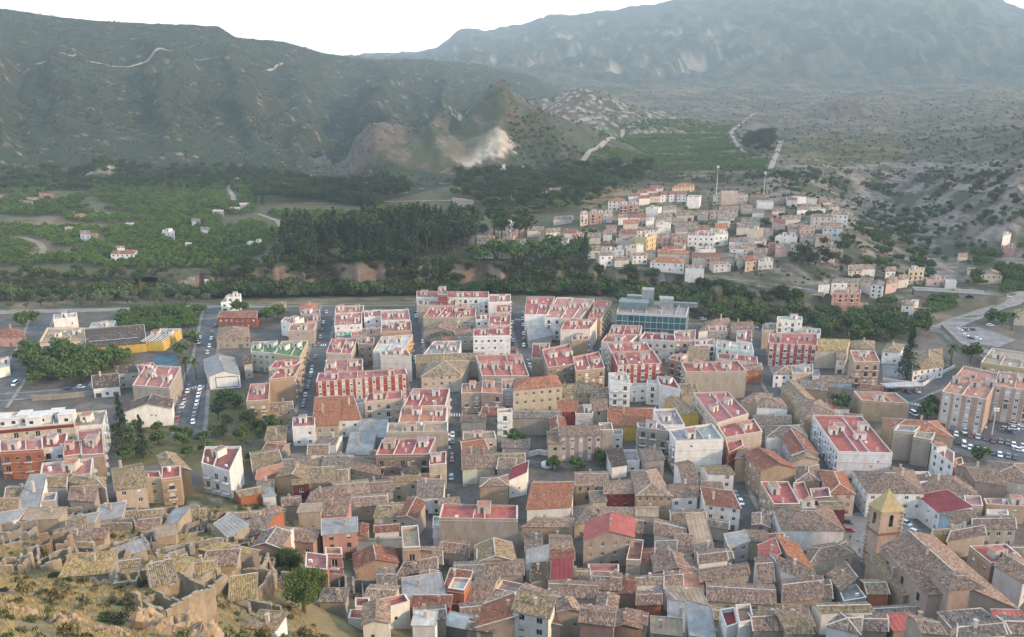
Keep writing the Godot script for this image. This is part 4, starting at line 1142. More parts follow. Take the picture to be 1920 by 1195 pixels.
func plants():
	rng.seed = 77
	for g in GROVES:   # [name, kind, poly, step, size, label, group, individuals]
		var ps := fill(g[2], g[3], .3, .2); var lo := Vector2(INF, INF); var hi := -lo
		for p in ps: lo = lo.min(p); hi = hi.max(p)
		for p in ps:
			var part: String = ", %s row, %s" % ["rear" if p.y < (lo.y + hi.y) * .5 else "front", ["left part", "middle part", "right part"][clampi(int(3.0 * (p.x - lo.x) / maxf(hi.x - lo.x, 1.0)), 0, 2)]] if ps.size() > 8 else ""
			if clear_of_houses(p, 1.0): tree(g[1] if g[1] != "mix" else ["broad", "broad", "olive", "pine"][rng.randi() % 4], p.x, p.y, g[4] * rng.randf_range(.65, 1.25), g[5] + part, g[6])
	for t in TREES: tree(t[0], t[1], t[2], t[3], t[4], t[5])
	# orange groves beyond the river: rows of small round crowns
	for i in ORCHARDS.size():
		var o: Array = ORCHARDS[i]
		mass("orchard", o[0], fill(o[1], o[2], .18, o[3], 1.0 if i < 3 else .5).filter(func(p): return off_track(p) and (n_patch.get_noise_2d(p.x * 2.2, p.y * 2.2) < .3 if i < 3 else i != 3 or fposmod(p.y + .25 * p.x, 105.0) > 30.0)), Vector2(o[4], o[5]), o[6], "orchard", Vector2(1.1, 1.5) if i in [3, 4, 5] else Vector2(.85, 1.2))
	var clumps := func(p: Vector2, _a, _u): return n_mid.get_noise_2d(p.x * 4.0, p.y * 4.0) + rng.randf_range(-.12, .12) > .12
	var all := func(_p, _a, _u): return true
	var patchy := func(p: Vector2, _a, _u): return n_mid.get_noise_2d(p.x * 3.0, p.y * 3.0) + rng.randf_range(-.25, .35) > -.02
	var bare := func(p: Vector2) -> bool:
		for k in [0, 3]:
			var b: Array = BUMPS[k]
			if p.distance_to(Vector2(b[0], b[1])) < b[2] * 1.1 and (p.x < b[0] + 10.0 or rng.randf() < .4) and rng.randf() < .88: return true
		return false
	var slopes := func(p: Vector2, a, u): return patchy.call(p, a, u) and not bare.call(p)
	for z in [[11.1, 12.0, 3500], [12.0, 13.0, 22000], [13.0, 14.0, 80000]]:
		mass("hillside_scrub", ["olive", "bush", "bush"], by_zone(-36, 3, z[0], z[1], z[2], slopes), Vector2(.45, 1.0) * (.8 if z[0] > 12.5 else 1.0), "dark green scrub on the %s left hills" % {11.1: "foot of the", 12.0: "middle slopes of the", 13.0: "upper slopes of the"}[z[0]], "scrub", Vector2(.6, .85))
	mass("hill_foot_wood", ["pine", "broad"], by_zone(-36, -9, 10.75, 11.2, 1300, all), Vector2(.9, 1.5), "dark wood along the foot of the left hills", "wood", Vector2(.65, .95))
	mass("plain_scrub", ["olive", "bush", "dry"], by_zone(3, 36, 11.3, 14.0, 16000, clumps), Vector2(.5, 1.3), "scattered bushes on the wide plain before the mountain", "scrub", Vector2(.7, 1.1))
	mass("ravine_scrub", ["broad", "olive", "bush"], by_zone(17, 36, 9.2, 11.6, 3200, clumps), Vector2(.5, 1.2), "bushes in the ravine right of the hillside quarter", "scrub", Vector2(.6, 1.1))
	mass("quarter_scrub", ["bush", "olive"], by_zone(5, 25, 9.1, 11.2, 1500, patchy), Vector2(.5, 1.1), "bushes between the houses of the hillside quarter", "scrub", Vector2(.6, 1.1))
	for w in CLIFF_TREES: mass("cliff_trees", ["broad", "olive"], w[1].map(func(p): return Vector2(p[0], p[1])), Vector2(1.0, 1.7), w[0], "wood", Vector2(.42, .7))
	for w in WOODS: mass(w[0], w[1], fill(w[2], w[3], .45, .3), Vector2(w[4], w[5]), w[6], "wood", Vector2(w[7], w[8]))
	# the slope below the viewpoint
	for b in SLOPE:
		mass("slope_shrubs", ["bush", "bush", "dry"], fill(b, 4.4, .5), Vector2(.4, .95), "low shrubs on the ruined slope", "shrubs", Vector2(.7, 1.2))
		var places := []
		for p in fill(b, 1.1, .5):
			if n_fine.get_noise_2d(p.x * 2.0, p.y * 2.0) > -.12 and clear_of_houses(p, -.5): places.append(Transform3D(Basis(Vector3.UP, rng.randf() * TAU).scaled(Vector3.ONE * rng.randf_range(.5, 1.2)), Vector3(p.x, ground(p.x, p.y) - .05, p.y)))
		scatter("dry_grass", tuft(), places, "dry yellow grass on the ruined slope", "grass")
	for i in ROCKS.size():
		var r: Array = ROCKS[i]
		var t := thing("rock_outcrop", r[3], "rock", Vector3(r[0], ground(r[0], r[1]), r[1]))
		for k in 4: put("rock", rock(i * 7 + k, Vector3(r[2] * .42, r[2] * (.62 - .07 * k), r[2] * .4), Color(.45, .34, .23)), t, Vector3((k - 1.5) * r[2] * .5, .1, (k % 2) * r[2] * .3), k * 1.1)
	for i in 3:
		var g := Mb.new(); var t := thing("grass_stalk", ["tall dry grass stalk at the lower right corner", "thin leaning grass stalk at the lower right corner", "short grass stalk at the lower right corner"][i], "grass stalk", STALK + Vector3(i * .12 - .1, -.9, .05 * i))
		var p := Vector3.ZERO; var d := Vector3([.2, .06, -.05][i], 1, 0).normalized()
		for k in 6:
			g.cone(p, p + d * [.15, .115, .09][i], .003, .0026, 5, Color(.5, .42, .27)); p += d * [.15, .115, .09][i]; d = (d + Vector3(.03, 0, 0)).normalized()
		put("stem", g.mesh(M.plain), t)

# ---------------------------------------------------------------- measured places
const SKY_ENERGY := 1.0
const EXPOSURE := 2.4
const HAZE := .0001
const G0 := "apartment houses of the town"
const G1 := "farmhouses among the groves"
const G2 := "houses of the hillside quarter"
const G3 := "houses of the old town"
const G4 := "ruins on the slope"
# [roof kind, four corners x z, eave height, wall, roof, fronts with windows, label, group]
const HOUSES := [
	["F",-254.1,-411.9,-230.8,-417.1,-240.9,-438.1,-264.8,-438.7,6.6,"wh","T","f","white two-storey school wing with yellow roof edge behind the schoolyard trees",G3],
	["F",-267.3,-449.7,-256.7,-455.4,-261.8,-465.5,-272.5,-459.8,8.5,"wh","W","-","white box-shaped school block rising behind the tan school terrace",G3],
	["F",-239.1,-434.9,-227.4,-439,-231.4,-450.6,-243,-446.5,7.6,"gn","W","-","dark green faced school block with white roof",G3],
	["S",-226.7,-407,-198.8,-415.7,-209.2,-437.4,-237.2,-427.2,4.8,"ye","d","-","long yellow school building with dark sloping roof and solar panels",G3],
	["F",-202,-416.7,-189.9,-416.3,-189.2,-440.1,-201.6,-440.2,5.7,"ye","D","-","yellow school hall at the end of the school roof, dark flat roof",G3],
	["H",-283.8,-424.3,-269,-424.6,-278.8,-437.3,-294.7,-439.2,5.7,"pk","r","f","peach house with red-brown hipped roof at the road by the left frame edge",G3],
	["F",-253.8,-374,-250.5,-378.1,-260.2,-393.8,-263.5,-389.7,4.8,"wh","W","-","small white house at the left edge beside the road",G3],
	["F",-168.4,-334.2,-150.6,-330.8,-156.6,-358.8,-174.4,-361.9,11.4,"be","P","r","tall beige apartment house with blank near wall beside the parked-car street",G3],
	["P",-162.2,-312.4,-144.3,-316.6,-147.8,-326.9,-164.8,-324.3,7.6,"wh","d","-","plain white hall with dark gable roof above the park trees",G3],
	["G",-187.5,-359.2,-179.1,-362.9,-184.5,-373.3,-193.6,-370.5,7.6,"gr","d","f","grey two-storey house with dark brown roof beside the school trees",G3],
	["G",-193.2,-347.3,-182.5,-350.3,-190.8,-366.7,-201.4,-363.6,4.8,"wh","d","f","low white house with wide dark brown roof along the school road",G3],
	["F",-173.8,-353.7,-167.3,-357.5,-173.7,-368.2,-180.2,-364.4,10.4,"cr","R","f","cream house with red terrace behind the tall beige apartment house",G3],
	["P",-143.5,-358.2,-129.9,-361.2,-140.9,-386,-155.5,-383.4,6.6,"wh","G","-","white court wall building with a blue rectangle painted on its gable",G3],
	["F",-185.6,-494.9,-179,-499.9,-181.8,-518.8,-188.4,-513.8,6.6,"wh","W","f","white stepped villa by the river road, lower half",G3],
	["F",-182.7,-498,-174.9,-500,-176.6,-507.7,-184.5,-505.6,9.5,"wh","W","f","white stepped villa by the river road, tall half",G3],
	["G",-175,-459.2,-152.2,-459.5,-155,-473.1,-175.7,-472.2,6.6,"br","r","f","brick-red terraced row with white window frames below the river road",G3],
	["H",-162.4,-421.1,-144.2,-422.2,-151.9,-442.9,-168.4,-442.6,5.7,"be","b","f","beige house with brown hipped roof in front of the brick-red row",G3],
	["H",-150.7,-493.4,-144.5,-492.7,-145.5,-499.4,-151.7,-500,5.7,"cr","t","f","small cream cottage among trees by the river road",G3],
	["F",-133.7,-446.1,-125.7,-441.1,-122.2,-453.7,-133.7,-455,8.5,"wh","P","f","white house with pink terrace near the far end of the left street",G3],
	["F",-124.3,-426.7,-110.6,-428.9,-112.5,-444.4,-126.7,-441.8,8.5,"be","P","r","long beige apartment house with pinkish terrace on the left street",G3],
	["H",-131.7,-480.2,-120.7,-479.1,-123.7,-492.1,-133.6,-492.5,6.6,"tn","o","f","tan house with orange hipped roof at the far end of the left street",G3],
	["F",-126.3,-463.2,-114.5,-462.4,-118.3,-475.4,-129.6,-474.4,7.6,"be","P","r","beige house with pink terrace second from the far end of the left street",G3],
	["F",-120.8,-454.8,-113.5,-457.4,-116.3,-468.2,-123.6,-466.1,5.7,"be","R","r","low house with red terrace on the left street corner",G3],
	["F",-131.7,-384.8,-118.3,-382,-123.1,-402.8,-135.8,-400.5,10.4,"mi","K","f","pale mint apartment house with small green terrace",G3],
	["F",-118.1,-378.3,-104,-373.1,-106.6,-400.5,-119.9,-399,11.4,"yl","K","r","ochre apartment house with a large green painted terrace",G3],
	["F",-114.5,-356.6,-103.1,-359.2,-102.1,-368.9,-114.1,-368,11.4,"cr","R","f","cream apartment house with red terraces in front of the green terrace block",G3],
	["F",-108.4,-336.5,-98,-340,-99.3,-359,-107.8,-352,13.3,"tn","R","r","tall tan apartment house with blank wall and peach street front",G0],
	["F",-111,-312.9,-102.1,-314.5,-107.6,-335,-115.6,-333.3,12.3,"tn","R","f","tan apartment house with white balconies above the park",G0],
	["G",-103.3,-315.4,-93.3,-318,-96.2,-327.4,-106.3,-324.8,6.6,"tn","b","f","tan three-bay house with grey-brown roof at the near end of the left street",G3],
	["G",-131.4,-372.5,-128.1,-374.7,-132.7,-387.4,-136,-385.2,7.6,"gr","d","f","narrow grey house with dark roof behind the court wall building",G3],
	["F",-100.1,-434.1,-85.3,-436.8,-89.8,-462.8,-104.9,-459.9,9.5,"wh","P","f","white apartment house with green awning on the left street's right side",G3],
	["F",-105.4,-459.5,-89.2,-462.7,-91.3,-478.4,-108,-475.9,9.5,"cr","P","l","cream apartment house with pink terrace at the far corner of the left street",G3],
	["F",-87,-454.1,-77.6,-457,-79.9,-471.9,-89.2,-468.9,8.5,"wh","P","f","white house with pink terrace in the middle of the far block",G3],
	["F",-75.5,-444.4,-58.9,-446.1,-62.7,-468.8,-78.8,-466.8,9.5,"wh","P","f","wide white house with pink terrace at the far end of the middle street",G3],
	["F",-99.1,-429.4,-90.1,-430.7,-92.5,-444,-101.5,-442.7,3.8,"gr","G","-","low grey shed in the yard between the white and the red terraces",G3],
	["F",-89.4,-425.7,-73,-428.4,-75.3,-443.1,-91.8,-440.4,5.7,"be","S","-","low building with salmon roof filling the inner yard",G3],
	["F",-71.4,-418,-55,-421.7,-57.6,-439.6,-73,-431,10.4,"tn","R","-","tan house with red terrace and white chimneys beside the middle street",G3],
	["F",-92.5,-379.3,-79.9,-378.3,-81.2,-403.9,-94.7,-402.6,11.4,"cr","R","l","cream apartment house with L-shaped red terrace on the left street",G3],
	["F",-79.7,-395,-71.2,-393.5,-72.7,-405,-81,-404.6,11.4,"gb","R","f","grey-beige house with a plain window grid facing the inner yard",G3],
	["F",-69.2,-379.3,-54,-379.2,-52.7,-407.8,-68.8,-403.7,12.3,"yo","W","r","house with white roof and orange-yellow street front on the middle street",G0],
	["F",-63.8,-370.6,-48.7,-368.9,-52,-378.6,-65.4,-377.4,13.3,"wp","S","-","tall windowless white-pink wall building beside the middle street",G0],
	["F",-87.4,-352.2,-69.6,-352.5,-72.7,-370.5,-90.1,-369.7,11.4,"cr","R","l","cream apartment house with red terrace just behind the long red brick block",G3],
	["F",-86,-331,-47,-341,-49,-348.3,-87.6,-342.9,14.2,"rb","R","f","long red brick apartment block with white window columns and balconies",G0],
	["F",-44.9,-307.7,-27.4,-307.9,-27.1,-328.3,-43.1,-327.7,12.3,"cr","R","r","cream apartment house with red terrace on the central street corner",G0],
	["F",-44.9,-293.2,-26,-293.6,-26.9,-310.9,-45.5,-309.7,11.4,"wh","S","r","white house with salmon terrace and grey skylights on the central street",G3],
	["F",-62.1,-314.9,-46.7,-318.3,-47.9,-328.1,-61.8,-324.2,11.4,"cr","R","f","cream apartment row with small balconies below the red brick block",G3],
	["F",-68.9,-319.1,-63.5,-320.1,-63.7,-325.8,-69.1,-324.8,8.5,"wh","P","f","narrow white house with pink roof at the foot of the red brick block",G3],
	["S",-79.9,-297.8,-70,-298.9,-73.3,-320.2,-83.4,-318.4,7.6,"be","o","f","beige house with orange sloping roof and round tank at the street's near end",G3],
	["S",-71.3,-303.8,-61.9,-304.6,-68.1,-321.8,-74.6,-321,7.6,"wh","o","f","white house with orange sloping roof and dark strip windows",G3],
	["F",-87.2,-294.5,-78.5,-295.7,-80.7,-305.2,-89.5,-304.3,8.5,"wh","R","f","white house with red terrace at the near corner of the left street",G3],
	["S",-60.7,-293.5,-49.9,-293.5,-51.2,-306.2,-61.8,-306.2,4.8,"gr","G","-","grey corrugated workshop roof behind the pale blue shed",G3],
	["F",-59.4,-483.7,-14.4,-482,-14.9,-497.4,-61,-499.1,13.3,"wh","R","f","long white apartment block with red roof at the far end of town",G0],
	["F",-44.9,-473.7,-39.1,-473.3,-41.8,-493.5,-46.8,-493.1,17.1,"br","T","-","brick stair tower standing on the far white block",G0],
	["F",-57.3,-471.7,-34,-470.4,-35,-486.2,-58.8,-485.5,11.4,"cr","P","l","cream apartment house with corner windows on the middle street's far corner",G3],
	["F",-14.4,-474.7,-1,-475.9,-0.9,-494.6,-14.2,-494.2,12.3,"wh","P","r","white house with pink terrace at the far left corner of the right street",G0],
	["F",-51.1,-444.4,-31.7,-444.3,-25.7,-468.6,-48.8,-467.2,11.4,"be","R","-","beige apartment house with wide red terrace and blank near wall",G3],
	["F",-32.6,-444.3,-21.2,-445.5,-21.6,-466.6,-33.3,-464.6,11.4,"cr","R","f","cream house with red terrace facing the inner court, beside the blank beige one",G3],
	["F",-20.7,-439.8,-13.1,-440.6,-13,-449.6,-20.7,-449,11.4,"wh","R","f","white house with narrow red terrace in the right far block",G3],
	["F",-12.9,-424.9,-1,-425.3,-0.8,-446,-12.9,-444.9,12.3,"cr","R","r","cream house with red terrace, middle of the right street's left side",G0],
	["F",-9.1,-451.7,-0.9,-452.9,-1,-468.9,-9.4,-468.1,12.3,"cr","R","r","cream house with red terrace behind, upper left side of the right street",G0],
	["F",-20.5,-405.3,-0.9,-406.4,-1,-423.3,-20.7,-417.7,12.3,"wh","R","f","white apartment house with balconies and plants at its foot by the right street",G0],
	["P",-50,-432.6,-33.4,-430.1,-30.7,-442.1,-46.4,-446.6,6.6,"be","b","-","beige barn with brown gable roof on the middle street",G3],
	["P",-45.6,-425.2,-33.9,-423.1,-34.5,-432.9,-45.8,-433.6,4.8,"gb","d","-","low dark-roofed shed beside the beige barn",G3],
	["G",-30.7,-419.2,-20.3,-418.6,-20.9,-430.7,-31.4,-430,8.5,"be","b","f","plain beige house with grey-brown roof left of the white balcony block",G3],
	["F",-45,-385.7,-27.2,-388.3,-27,-409.2,-41.7,-407.8,8.5,"wh","G","r","white school-like hall with pale grey roof on the middle street",G3],
	["G",-47.3,-373.7,-13.7,-376.5,-14.4,-391.3,-48.2,-387.5,7.6,"cr","t","-","long hall with olive-tan tiled roof, the rear one",G3],
	["H",-42.4,-353,-23.7,-355.9,-20.6,-375.7,-41.1,-373.2,8.5,"cr","t","f","cream town hall-like house with tall windows and tan hipped roof",G3],
	["F",-13.8,-349,7.9,-349,4.6,-380.7,-18,-378.8,10.4,"be","R","f","beige apartment house with big pinkish red terrace at the right street's near end",G3],
	["F",-22.3,-329.5,-13.1,-329.6,-13.1,-343.3,-22.6,-341.5,9.5,"be","S","f","beige house with salmon terrace beside the central street",G3],
	["F",-13.4,-327.9,-4.1,-326.6,-4.4,-340.7,-13.3,-342.9,10.4,"pb","S","f","pinkish house with red tiled balcony beside the central street",G3],
	["F",-4.5,-332.3,0.8,-331.9,1.3,-345.5,-4.9,-345,10.4,"li","P","f","narrow lilac-grey house with window column",G3],
	["H",0.5,-327.6,22.2,-333.3,20.2,-346.7,1.5,-342.2,11.4,"cr","o","f","cream bent-front apartment house with bright orange roof",G3],
	["G",21.3,-336,36.3,-336.9,37.8,-349.4,23.4,-348.4,6.6,"tn","t","f","tan house with olive tiled roof right of the orange-roofed block",G3],
	["G",35.3,-332.8,44.2,-334.4,45.5,-347.5,36.6,-345.7,5.7,"be","b","-","low house with grey tiled roof left of the white rounded tower house",G3],
	["F",16.7,-352.1,29.7,-357.4,29.4,-389,14.9,-379.1,13.3,"bw","R","f","brown apartment house with white terrace patches on the right street",G0],
	["F",9.6,-374.6,15.8,-374.2,19.9,-399.1,10.9,-398.2,10.4,"be","M","-","narrow house with dark red roof strip along the right street",G3],
	["F",29.4,-347.7,43.1,-351.8,42.7,-376,29.3,-367.6,13.3,"tn","R","f","tan apartment house with red terrace and long balconies",G0],
	["F",7.2,-443.5,20.2,-443.6,26.6,-483.8,9.3,-484.2,13.3,"wh","R","l","white apartment block with wide pinkish red roof at the right street's far corner",G0],
	["F",18.5,-437.2,27.9,-436.8,37.6,-482.6,27.9,-482.7,13.3,"wh","P","f","white house with pink terrace in the far right block, second from the street",G0],
	["F",27.3,-434.9,38.5,-435.8,50.8,-478.1,38,-481.1,13.3,"cr","P","f","cream house with cluttered pink terrace in the far right block",G0],
	["F",42.9,-436.9,49.6,-433.8,60.7,-472.4,52,-476,13.3,"yl","R","r","house with red terrace and yellow side front on the diagonal street",G0],
	["F",26,-412.5,42.1,-414.5,48.3,-435.3,29.8,-431.9,13.3,"wp","R","-","white-pink apartment house with blank near wall on the diagonal street",G0],
	["F",31.6,-406.3,40.7,-408.4,42.2,-417.5,32.8,-415.1,9.5,"tn","S","r","tan low house with salmon terrace on the diagonal street",G3],
	["G",9.3,-420.3,22.5,-430.7,19,-446.9,7.8,-441,4.8,"gr","G","-","grey-roofed workshop in the court of the far right block",G3],
	["F",51,-406.9,67.8,-407.1,71.6,-424.3,55.4,-426,12.3,"cr","R","-","cream house with red terrace behind the white-hutted one on the diagonal street",G0],
	["F",46.1,-395.7,59.8,-392.7,66.3,-406.5,50.6,-408.3,12.3,"wp","R","l","house with red terrace at the bend of the diagonal street",G0],
	["F",66.5,-399.8,84.7,-396.7,86.4,-408.3,71.2,-412.7,12.3,"gw","M","f","grey-white apartment house with dark red terrace and balconies",G0],
	["F",48.9,-352.8,70.1,-355.7,69.3,-375.3,48.9,-372.4,14.2,"rs","R","f","apartment block with red and white vertical stripes",G0],
	["F",48.8,-374.3,69,-377.4,68.6,-392.2,48.2,-389.6,13.3,"cr","R","l","cream apartment house directly behind the red striped block",G0],
	["F",43.2,-331.2,51.9,-330.4,51.5,-343.7,43.7,-342.7,14.2,"wh","W","f","white tower house with rounded roof corner and dark window column",G0],
	["F",54,-342.8,61.4,-343.3,62,-347.3,54.6,-346.9,7.6,"wh","W","f","low white link between the two white tower houses",G3],
	["F",60.8,-340.1,65.9,-338.6,66.4,-343.1,61.5,-343.8,10.4,"wh","W","f","narrow white house with stacked dark windows, left part of the second white tower house",G3],
	["F",65.8,-335.2,73.8,-329.6,73.5,-343.2,66.3,-346.2,11.4,"wh","M","-","second white tower house with blank bright side and dark red terrace",G3],
	["F",85.8,-402.7,96.2,-403.3,101.1,-422.7,88.7,-420.8,10.4,"be","P","f","beige house with pinkish grey terrace right of the grey balcony block",G3],
	["F",95.3,-398.8,106.3,-399.2,107.9,-408.9,97.4,-407.6,9.5,"wh","P","f","white house with pale terrace in the cluttered row right of the grey balcony block",G3],
	["F",108.1,-421.2,117.1,-420.2,119.2,-429.2,109.5,-429.5,10.4,"be","P","f","beige house with pale terrace below the glass office",G3],
	["F",118.3,-403.1,124.9,-399.3,131.3,-422,123.4,-421.6,10.4,"wh","R","r","white house with red terrace on the far right street",G3],
	["F",105.4,-394.5,122.4,-385.7,125.3,-399.2,109,-407.7,9.5,"wh","W","f","low white house with white roofs on the far right street's left side",G3],
	["H",105.6,-434.6,126.3,-443.9,129.9,-462.5,114.2,-455.5,5.7,"wh","b","-","white house with grey hipped tile roof behind the far right street",G3],
	["G",125.2,-440,138.6,-440.4,140.4,-454,129.8,-452.8,5.7,"be","b","-","low house with dark tile roof near the glass office parking",G3],
	["F",76.4,-370.4,82.3,-365.3,87.4,-377.8,79.6,-376.6,11.4,"tn","R","f","tan house with balconies left of the long red-roofed beige block",G3],
	["S",86.3,-381.1,98.8,-383.1,101.3,-397,92,-395.7,6.6,"be","t","-","low house with tan sheet roof behind the long red-roofed beige block",G3],
	["F",103,-380,120.6,-372.6,122.9,-382.1,104.3,-387.5,8.5,"wp","R","f","white-pink house with small red terrace on the far right street",G3],
	["F",79.4,-346.6,107.7,-347.6,107.6,-362.2,80.1,-359.2,13.3,"be","R","l","long beige block with red terrace, white chimneys and orange street side",G0],
	["G",111.9,-366.3,121.1,-367.4,123,-377.8,113.7,-376.7,6.6,"or","b","f","small orange-red house with brown roof right of the long beige block",G3],
	["F",131.6,-392.9,155.3,-388.6,162.5,-408.6,137.4,-410.1,12.3,"rs","R","f","red and white apartment house with balconies at the far right street",G0],
	["F",144.9,-421.6,158.8,-421.6,161.3,-429.6,147.5,-429.6,16.1,"wh","W","f","white upper storey block rising behind the red and white house",G0],
	["F",136.8,-420,145.5,-422.6,149.5,-436.1,141.1,-433.3,10.4,"be","T","-","beige flat-roofed house left of the white upper block",G3],
	["F",156.7,-416.8,167.1,-415.8,170.4,-424.6,161.5,-427.6,10.4,"wh","G","-","white house with grey roof right of the white upper block",G3],
	["G",154.5,-388.6,170,-388.8,178.9,-405.1,162.7,-406.8,9.5,"cr","y","-","cream blank-walled house with collapsed yellowish roof",G3],
	["H",124.9,-361.2,135.3,-361.8,139,-374.3,128.6,-372.6,6.6,"wh","b","f","white corner house with small tiled roof below the red and white house",G3],
	["F",133.3,-360.3,144,-362,147.8,-373.2,136.8,-372,7.6,"cr","G","f","cream house with grey roof beside the white corner house",G3],
	["F",142.5,-358.5,146.1,-359.2,149,-368.2,145.3,-367.9,6.6,"li","G","f","tiny lilac house beside the cream one",G3],
	["G",144.6,-356.9,151.9,-356.9,155.7,-366.3,148.2,-366.3,4.3,"be","b","-","low beige house with brown roof left of the sky-blue house",G3],
	["G",151,-357,160.3,-355.9,164,-365.3,155.4,-366.3,4.3,"lb","b","f","low sky-blue house with brown roof",G3],
	["P",121.3,-319,132.9,-329.1,132.3,-351.5,123.3,-344.6,6.6,"tn","t","l","long tan house with olive tiled roof turning down the lane",G3],
	["H",119.4,-304,135.5,-309.8,134.3,-326.9,121.2,-321.4,7.6,"tn","b","l","tan house with grey-brown hipped roof down the lane",G3],
	["F",80.6,-292.3,95.8,-301.9,93.7,-326.2,78.4,-325.2,11.4,"cr","R","l","long cream apartment house with red terrace along the market street",G3],
	["F",81,-280.9,96.9,-286.7,97.1,-298.5,80.9,-292,10.4,"cr","R","l","cream apartment house with red terrace, next below the long red terrace",G3],
	["P",71,-309,77.7,-309.9,73.2,-329.4,66.6,-326.8,7.6,"ye","t","-","yellow-walled house with tan roof behind the white blue-roofed block",G3],
	["G",38.8,-299.5,58,-301.8,61.2,-320.3,41.3,-319.5,6.6,"ye","o","-","wide house with two bright orange tiled roof panels",G3],
	["H",105.3,-320.8,117.7,-319.3,118.4,-331.3,107.5,-330.6,6.6,"wh","b","-","white-walled house with brown hipped roof right of the long red terrace",G3],
	["H",99.6,-326.9,106.4,-323,116.6,-336,108.5,-337.3,6.6,"be","b","-","house with brown hipped roof just right of the long red terrace",G3],
	["G",99.4,-306.3,115.3,-307.2,117.5,-315.8,102.2,-316,4.8,"be","g","-","low house with grey roof below the brown hipped house",G3],
	["F",210.9,-513,229.9,-513,233.2,-522.2,215,-522.2,9.5,"pk","P","f","pink house with tall windows by the bridge road",G3],
	["F",211.6,-512.5,234.4,-511,236.3,-516.6,214.1,-517.8,3.8,"pk","P","-","pink ground floor terrace in front of the pink bridge house",G3],
	["G",256.5,-510.6,263.5,-508.9,269,-519.3,262.1,-521,6.6,"wh","b","f","white house on the river flat with small tiled roof",G3],
	["F",263.1,-513.5,270,-515.6,273,-521.2,267.1,-519.8,7.6,"wh","W","-","white box behind the river flat house",G3],
	["G",254.7,-491.4,264.9,-490.3,269.3,-501.1,260.1,-501.5,3.8,"lb","b","-","low pale blue house on the river flat",G3],
	["F",161.5,-358.5,173.2,-357.7,178.1,-375,166.3,-375.3,14.2,"tp","S","f","tall tan apartment house with salmon terrace beside the villa garden",G0],
	["S",162.2,-380.5,166.9,-380.7,170.1,-388.5,165.3,-387.8,7.6,"wh","t","f","small white house against the tan tower block",G3],
	["H",192.3,-396.2,201,-394.9,209.1,-407.7,200.7,-409,6.6,"wh","t","f","pale blue-white house with tan hipped roof behind the big dark conifer",G3],
	["H",195.2,-368.6,213.2,-374.8,227.4,-404,210,-398.5,5.7,"wh","t","f","white villa with orange-tan hipped roof beside the big dark conifer",G3],
	["H",176.5,-402.3,189.2,-398.8,196,-414.1,183.7,-414.4,6.6,"be","t","-","house with tan hipped roof near the river trees",G3],
	["F",179.8,-314.4,193.4,-305.6,217.5,-336.6,206.4,-346.7,16.1,"pt","S","f","large pinkish apartment house with salmon roof by the car park",G0],
	["F",205.8,-322,218.5,-314.7,230.2,-332.7,218.5,-339.9,16.1,"pt","S","f","rear wing of the pinkish apartment house behind the car park",G0],
	["F",223.9,-362.9,242.2,-352.2,258.1,-375.3,241.8,-384.7,12.3,"yl","T","f","yellow-cream apartment house with brown roof huts at the right edge",G0],
	["F",149.9,-321.1,168.7,-317.7,168.5,-330,151,-332.2,9.5,"tn","S","-","tan blank-walled house with salmon terrace below the canopy",G3],
	["H",303,-466.5,313.9,-464.3,324.7,-481.8,312.8,-482.5,5.7,"cr","t","l","cream arched house among palms at the right edge",G3],
	["F",-188,-271.4,-163.6,-277.5,-169.9,-290.7,-197.1,-287.3,14.2,"cr","W","f","long cream apartment house with dark red eave and white penthouses",G0],
	["F",-175.8,-252.3,-162.1,-254.3,-167.2,-263.1,-181.4,-261.6,11.4,"or","P","f","terracotta apartment house with recessed balconies at the left edge",G3],
	["F",-164.7,-257.4,-157.4,-259.3,-162.7,-270.9,-170.4,-268.7,11.4,"wh","R","f","pale blue-white house with red terrace right of the terracotta one",G3],
	["F",-153,-250.3,-147.7,-252.4,-153.8,-263.6,-158.7,-261.4,11.4,"tn","R","-","house with red terrace in the step below the white penthouse block",G3],
	["F",-147.5,-251.4,-140.3,-252.6,-151.9,-274.7,-159.5,-272.2,12.3,"tn","R","r","tan house with red terrace and peach street front",G0],
	["F",-164.9,-278.4,-154.6,-280.6,-160,-294.6,-170.4,-292,13.3,"wh","T","r","house with plain tan roof and tall bright white curved side",G0],
	["F",-146,-225.4,-130.8,-226.6,-135.9,-238,-150.3,-234.2,9.5,"cr","P","r","cream house with pink terrace and white roof hut",G3],
	["G",-138.3,-214.3,-131.6,-214.1,-135.1,-222,-141.4,-220.8,7.6,"gr","t","-","grey house with tan tiles below the pink terrace",G3],
	["H",-134,-217.7,-119.5,-213,-122.7,-219.7,-134.9,-222.6,8.5,"be","t","r","beige house with tan tiled roof at the sloping lane",G3],
	["S",-126.3,-206,-118.8,-205.1,-121.2,-212.3,-128.3,-211.3,5.7,"gb","b","-","low brown-roofed shed below the lane corner house",G3],
	["S",-137.9,-200,-132.1,-200.9,-137.5,-215.1,-141.5,-214.2,4.8,"wh","B","f","pale house with long blue-grey sheet roof",G3],
	["G",-144.5,-205.8,-138,-206,-141.5,-214.9,-148,-214.2,4.8,"be","t","-","low house with tan tiles left of the blue-grey sheet roof",G3],
	["G",-136.5,-188,-129.8,-188.3,-133.3,-196,-140.5,-195.9,4.8,"be","t","-","low house with tan tiles at the left edge",G3],
	["F",-133.5,-204.3,-129.8,-205.1,-131.9,-210,-135.2,-209.2,4.8,"gr","G","f","small grey box house right of the blue-grey sheet roof",G3],
	["G",-119.4,-218.3,-111.2,-220.8,-120.2,-236.6,-127.3,-232.9,8.5,"cr","t","f","cream chalet wing with wide tan roof",G3],
	["F",-114.5,-226.7,-109.4,-227,-111.6,-231.3,-116.8,-231.2,9.5,"cr","R","f","cream middle part of the chalet with a tiny red terrace",G3],
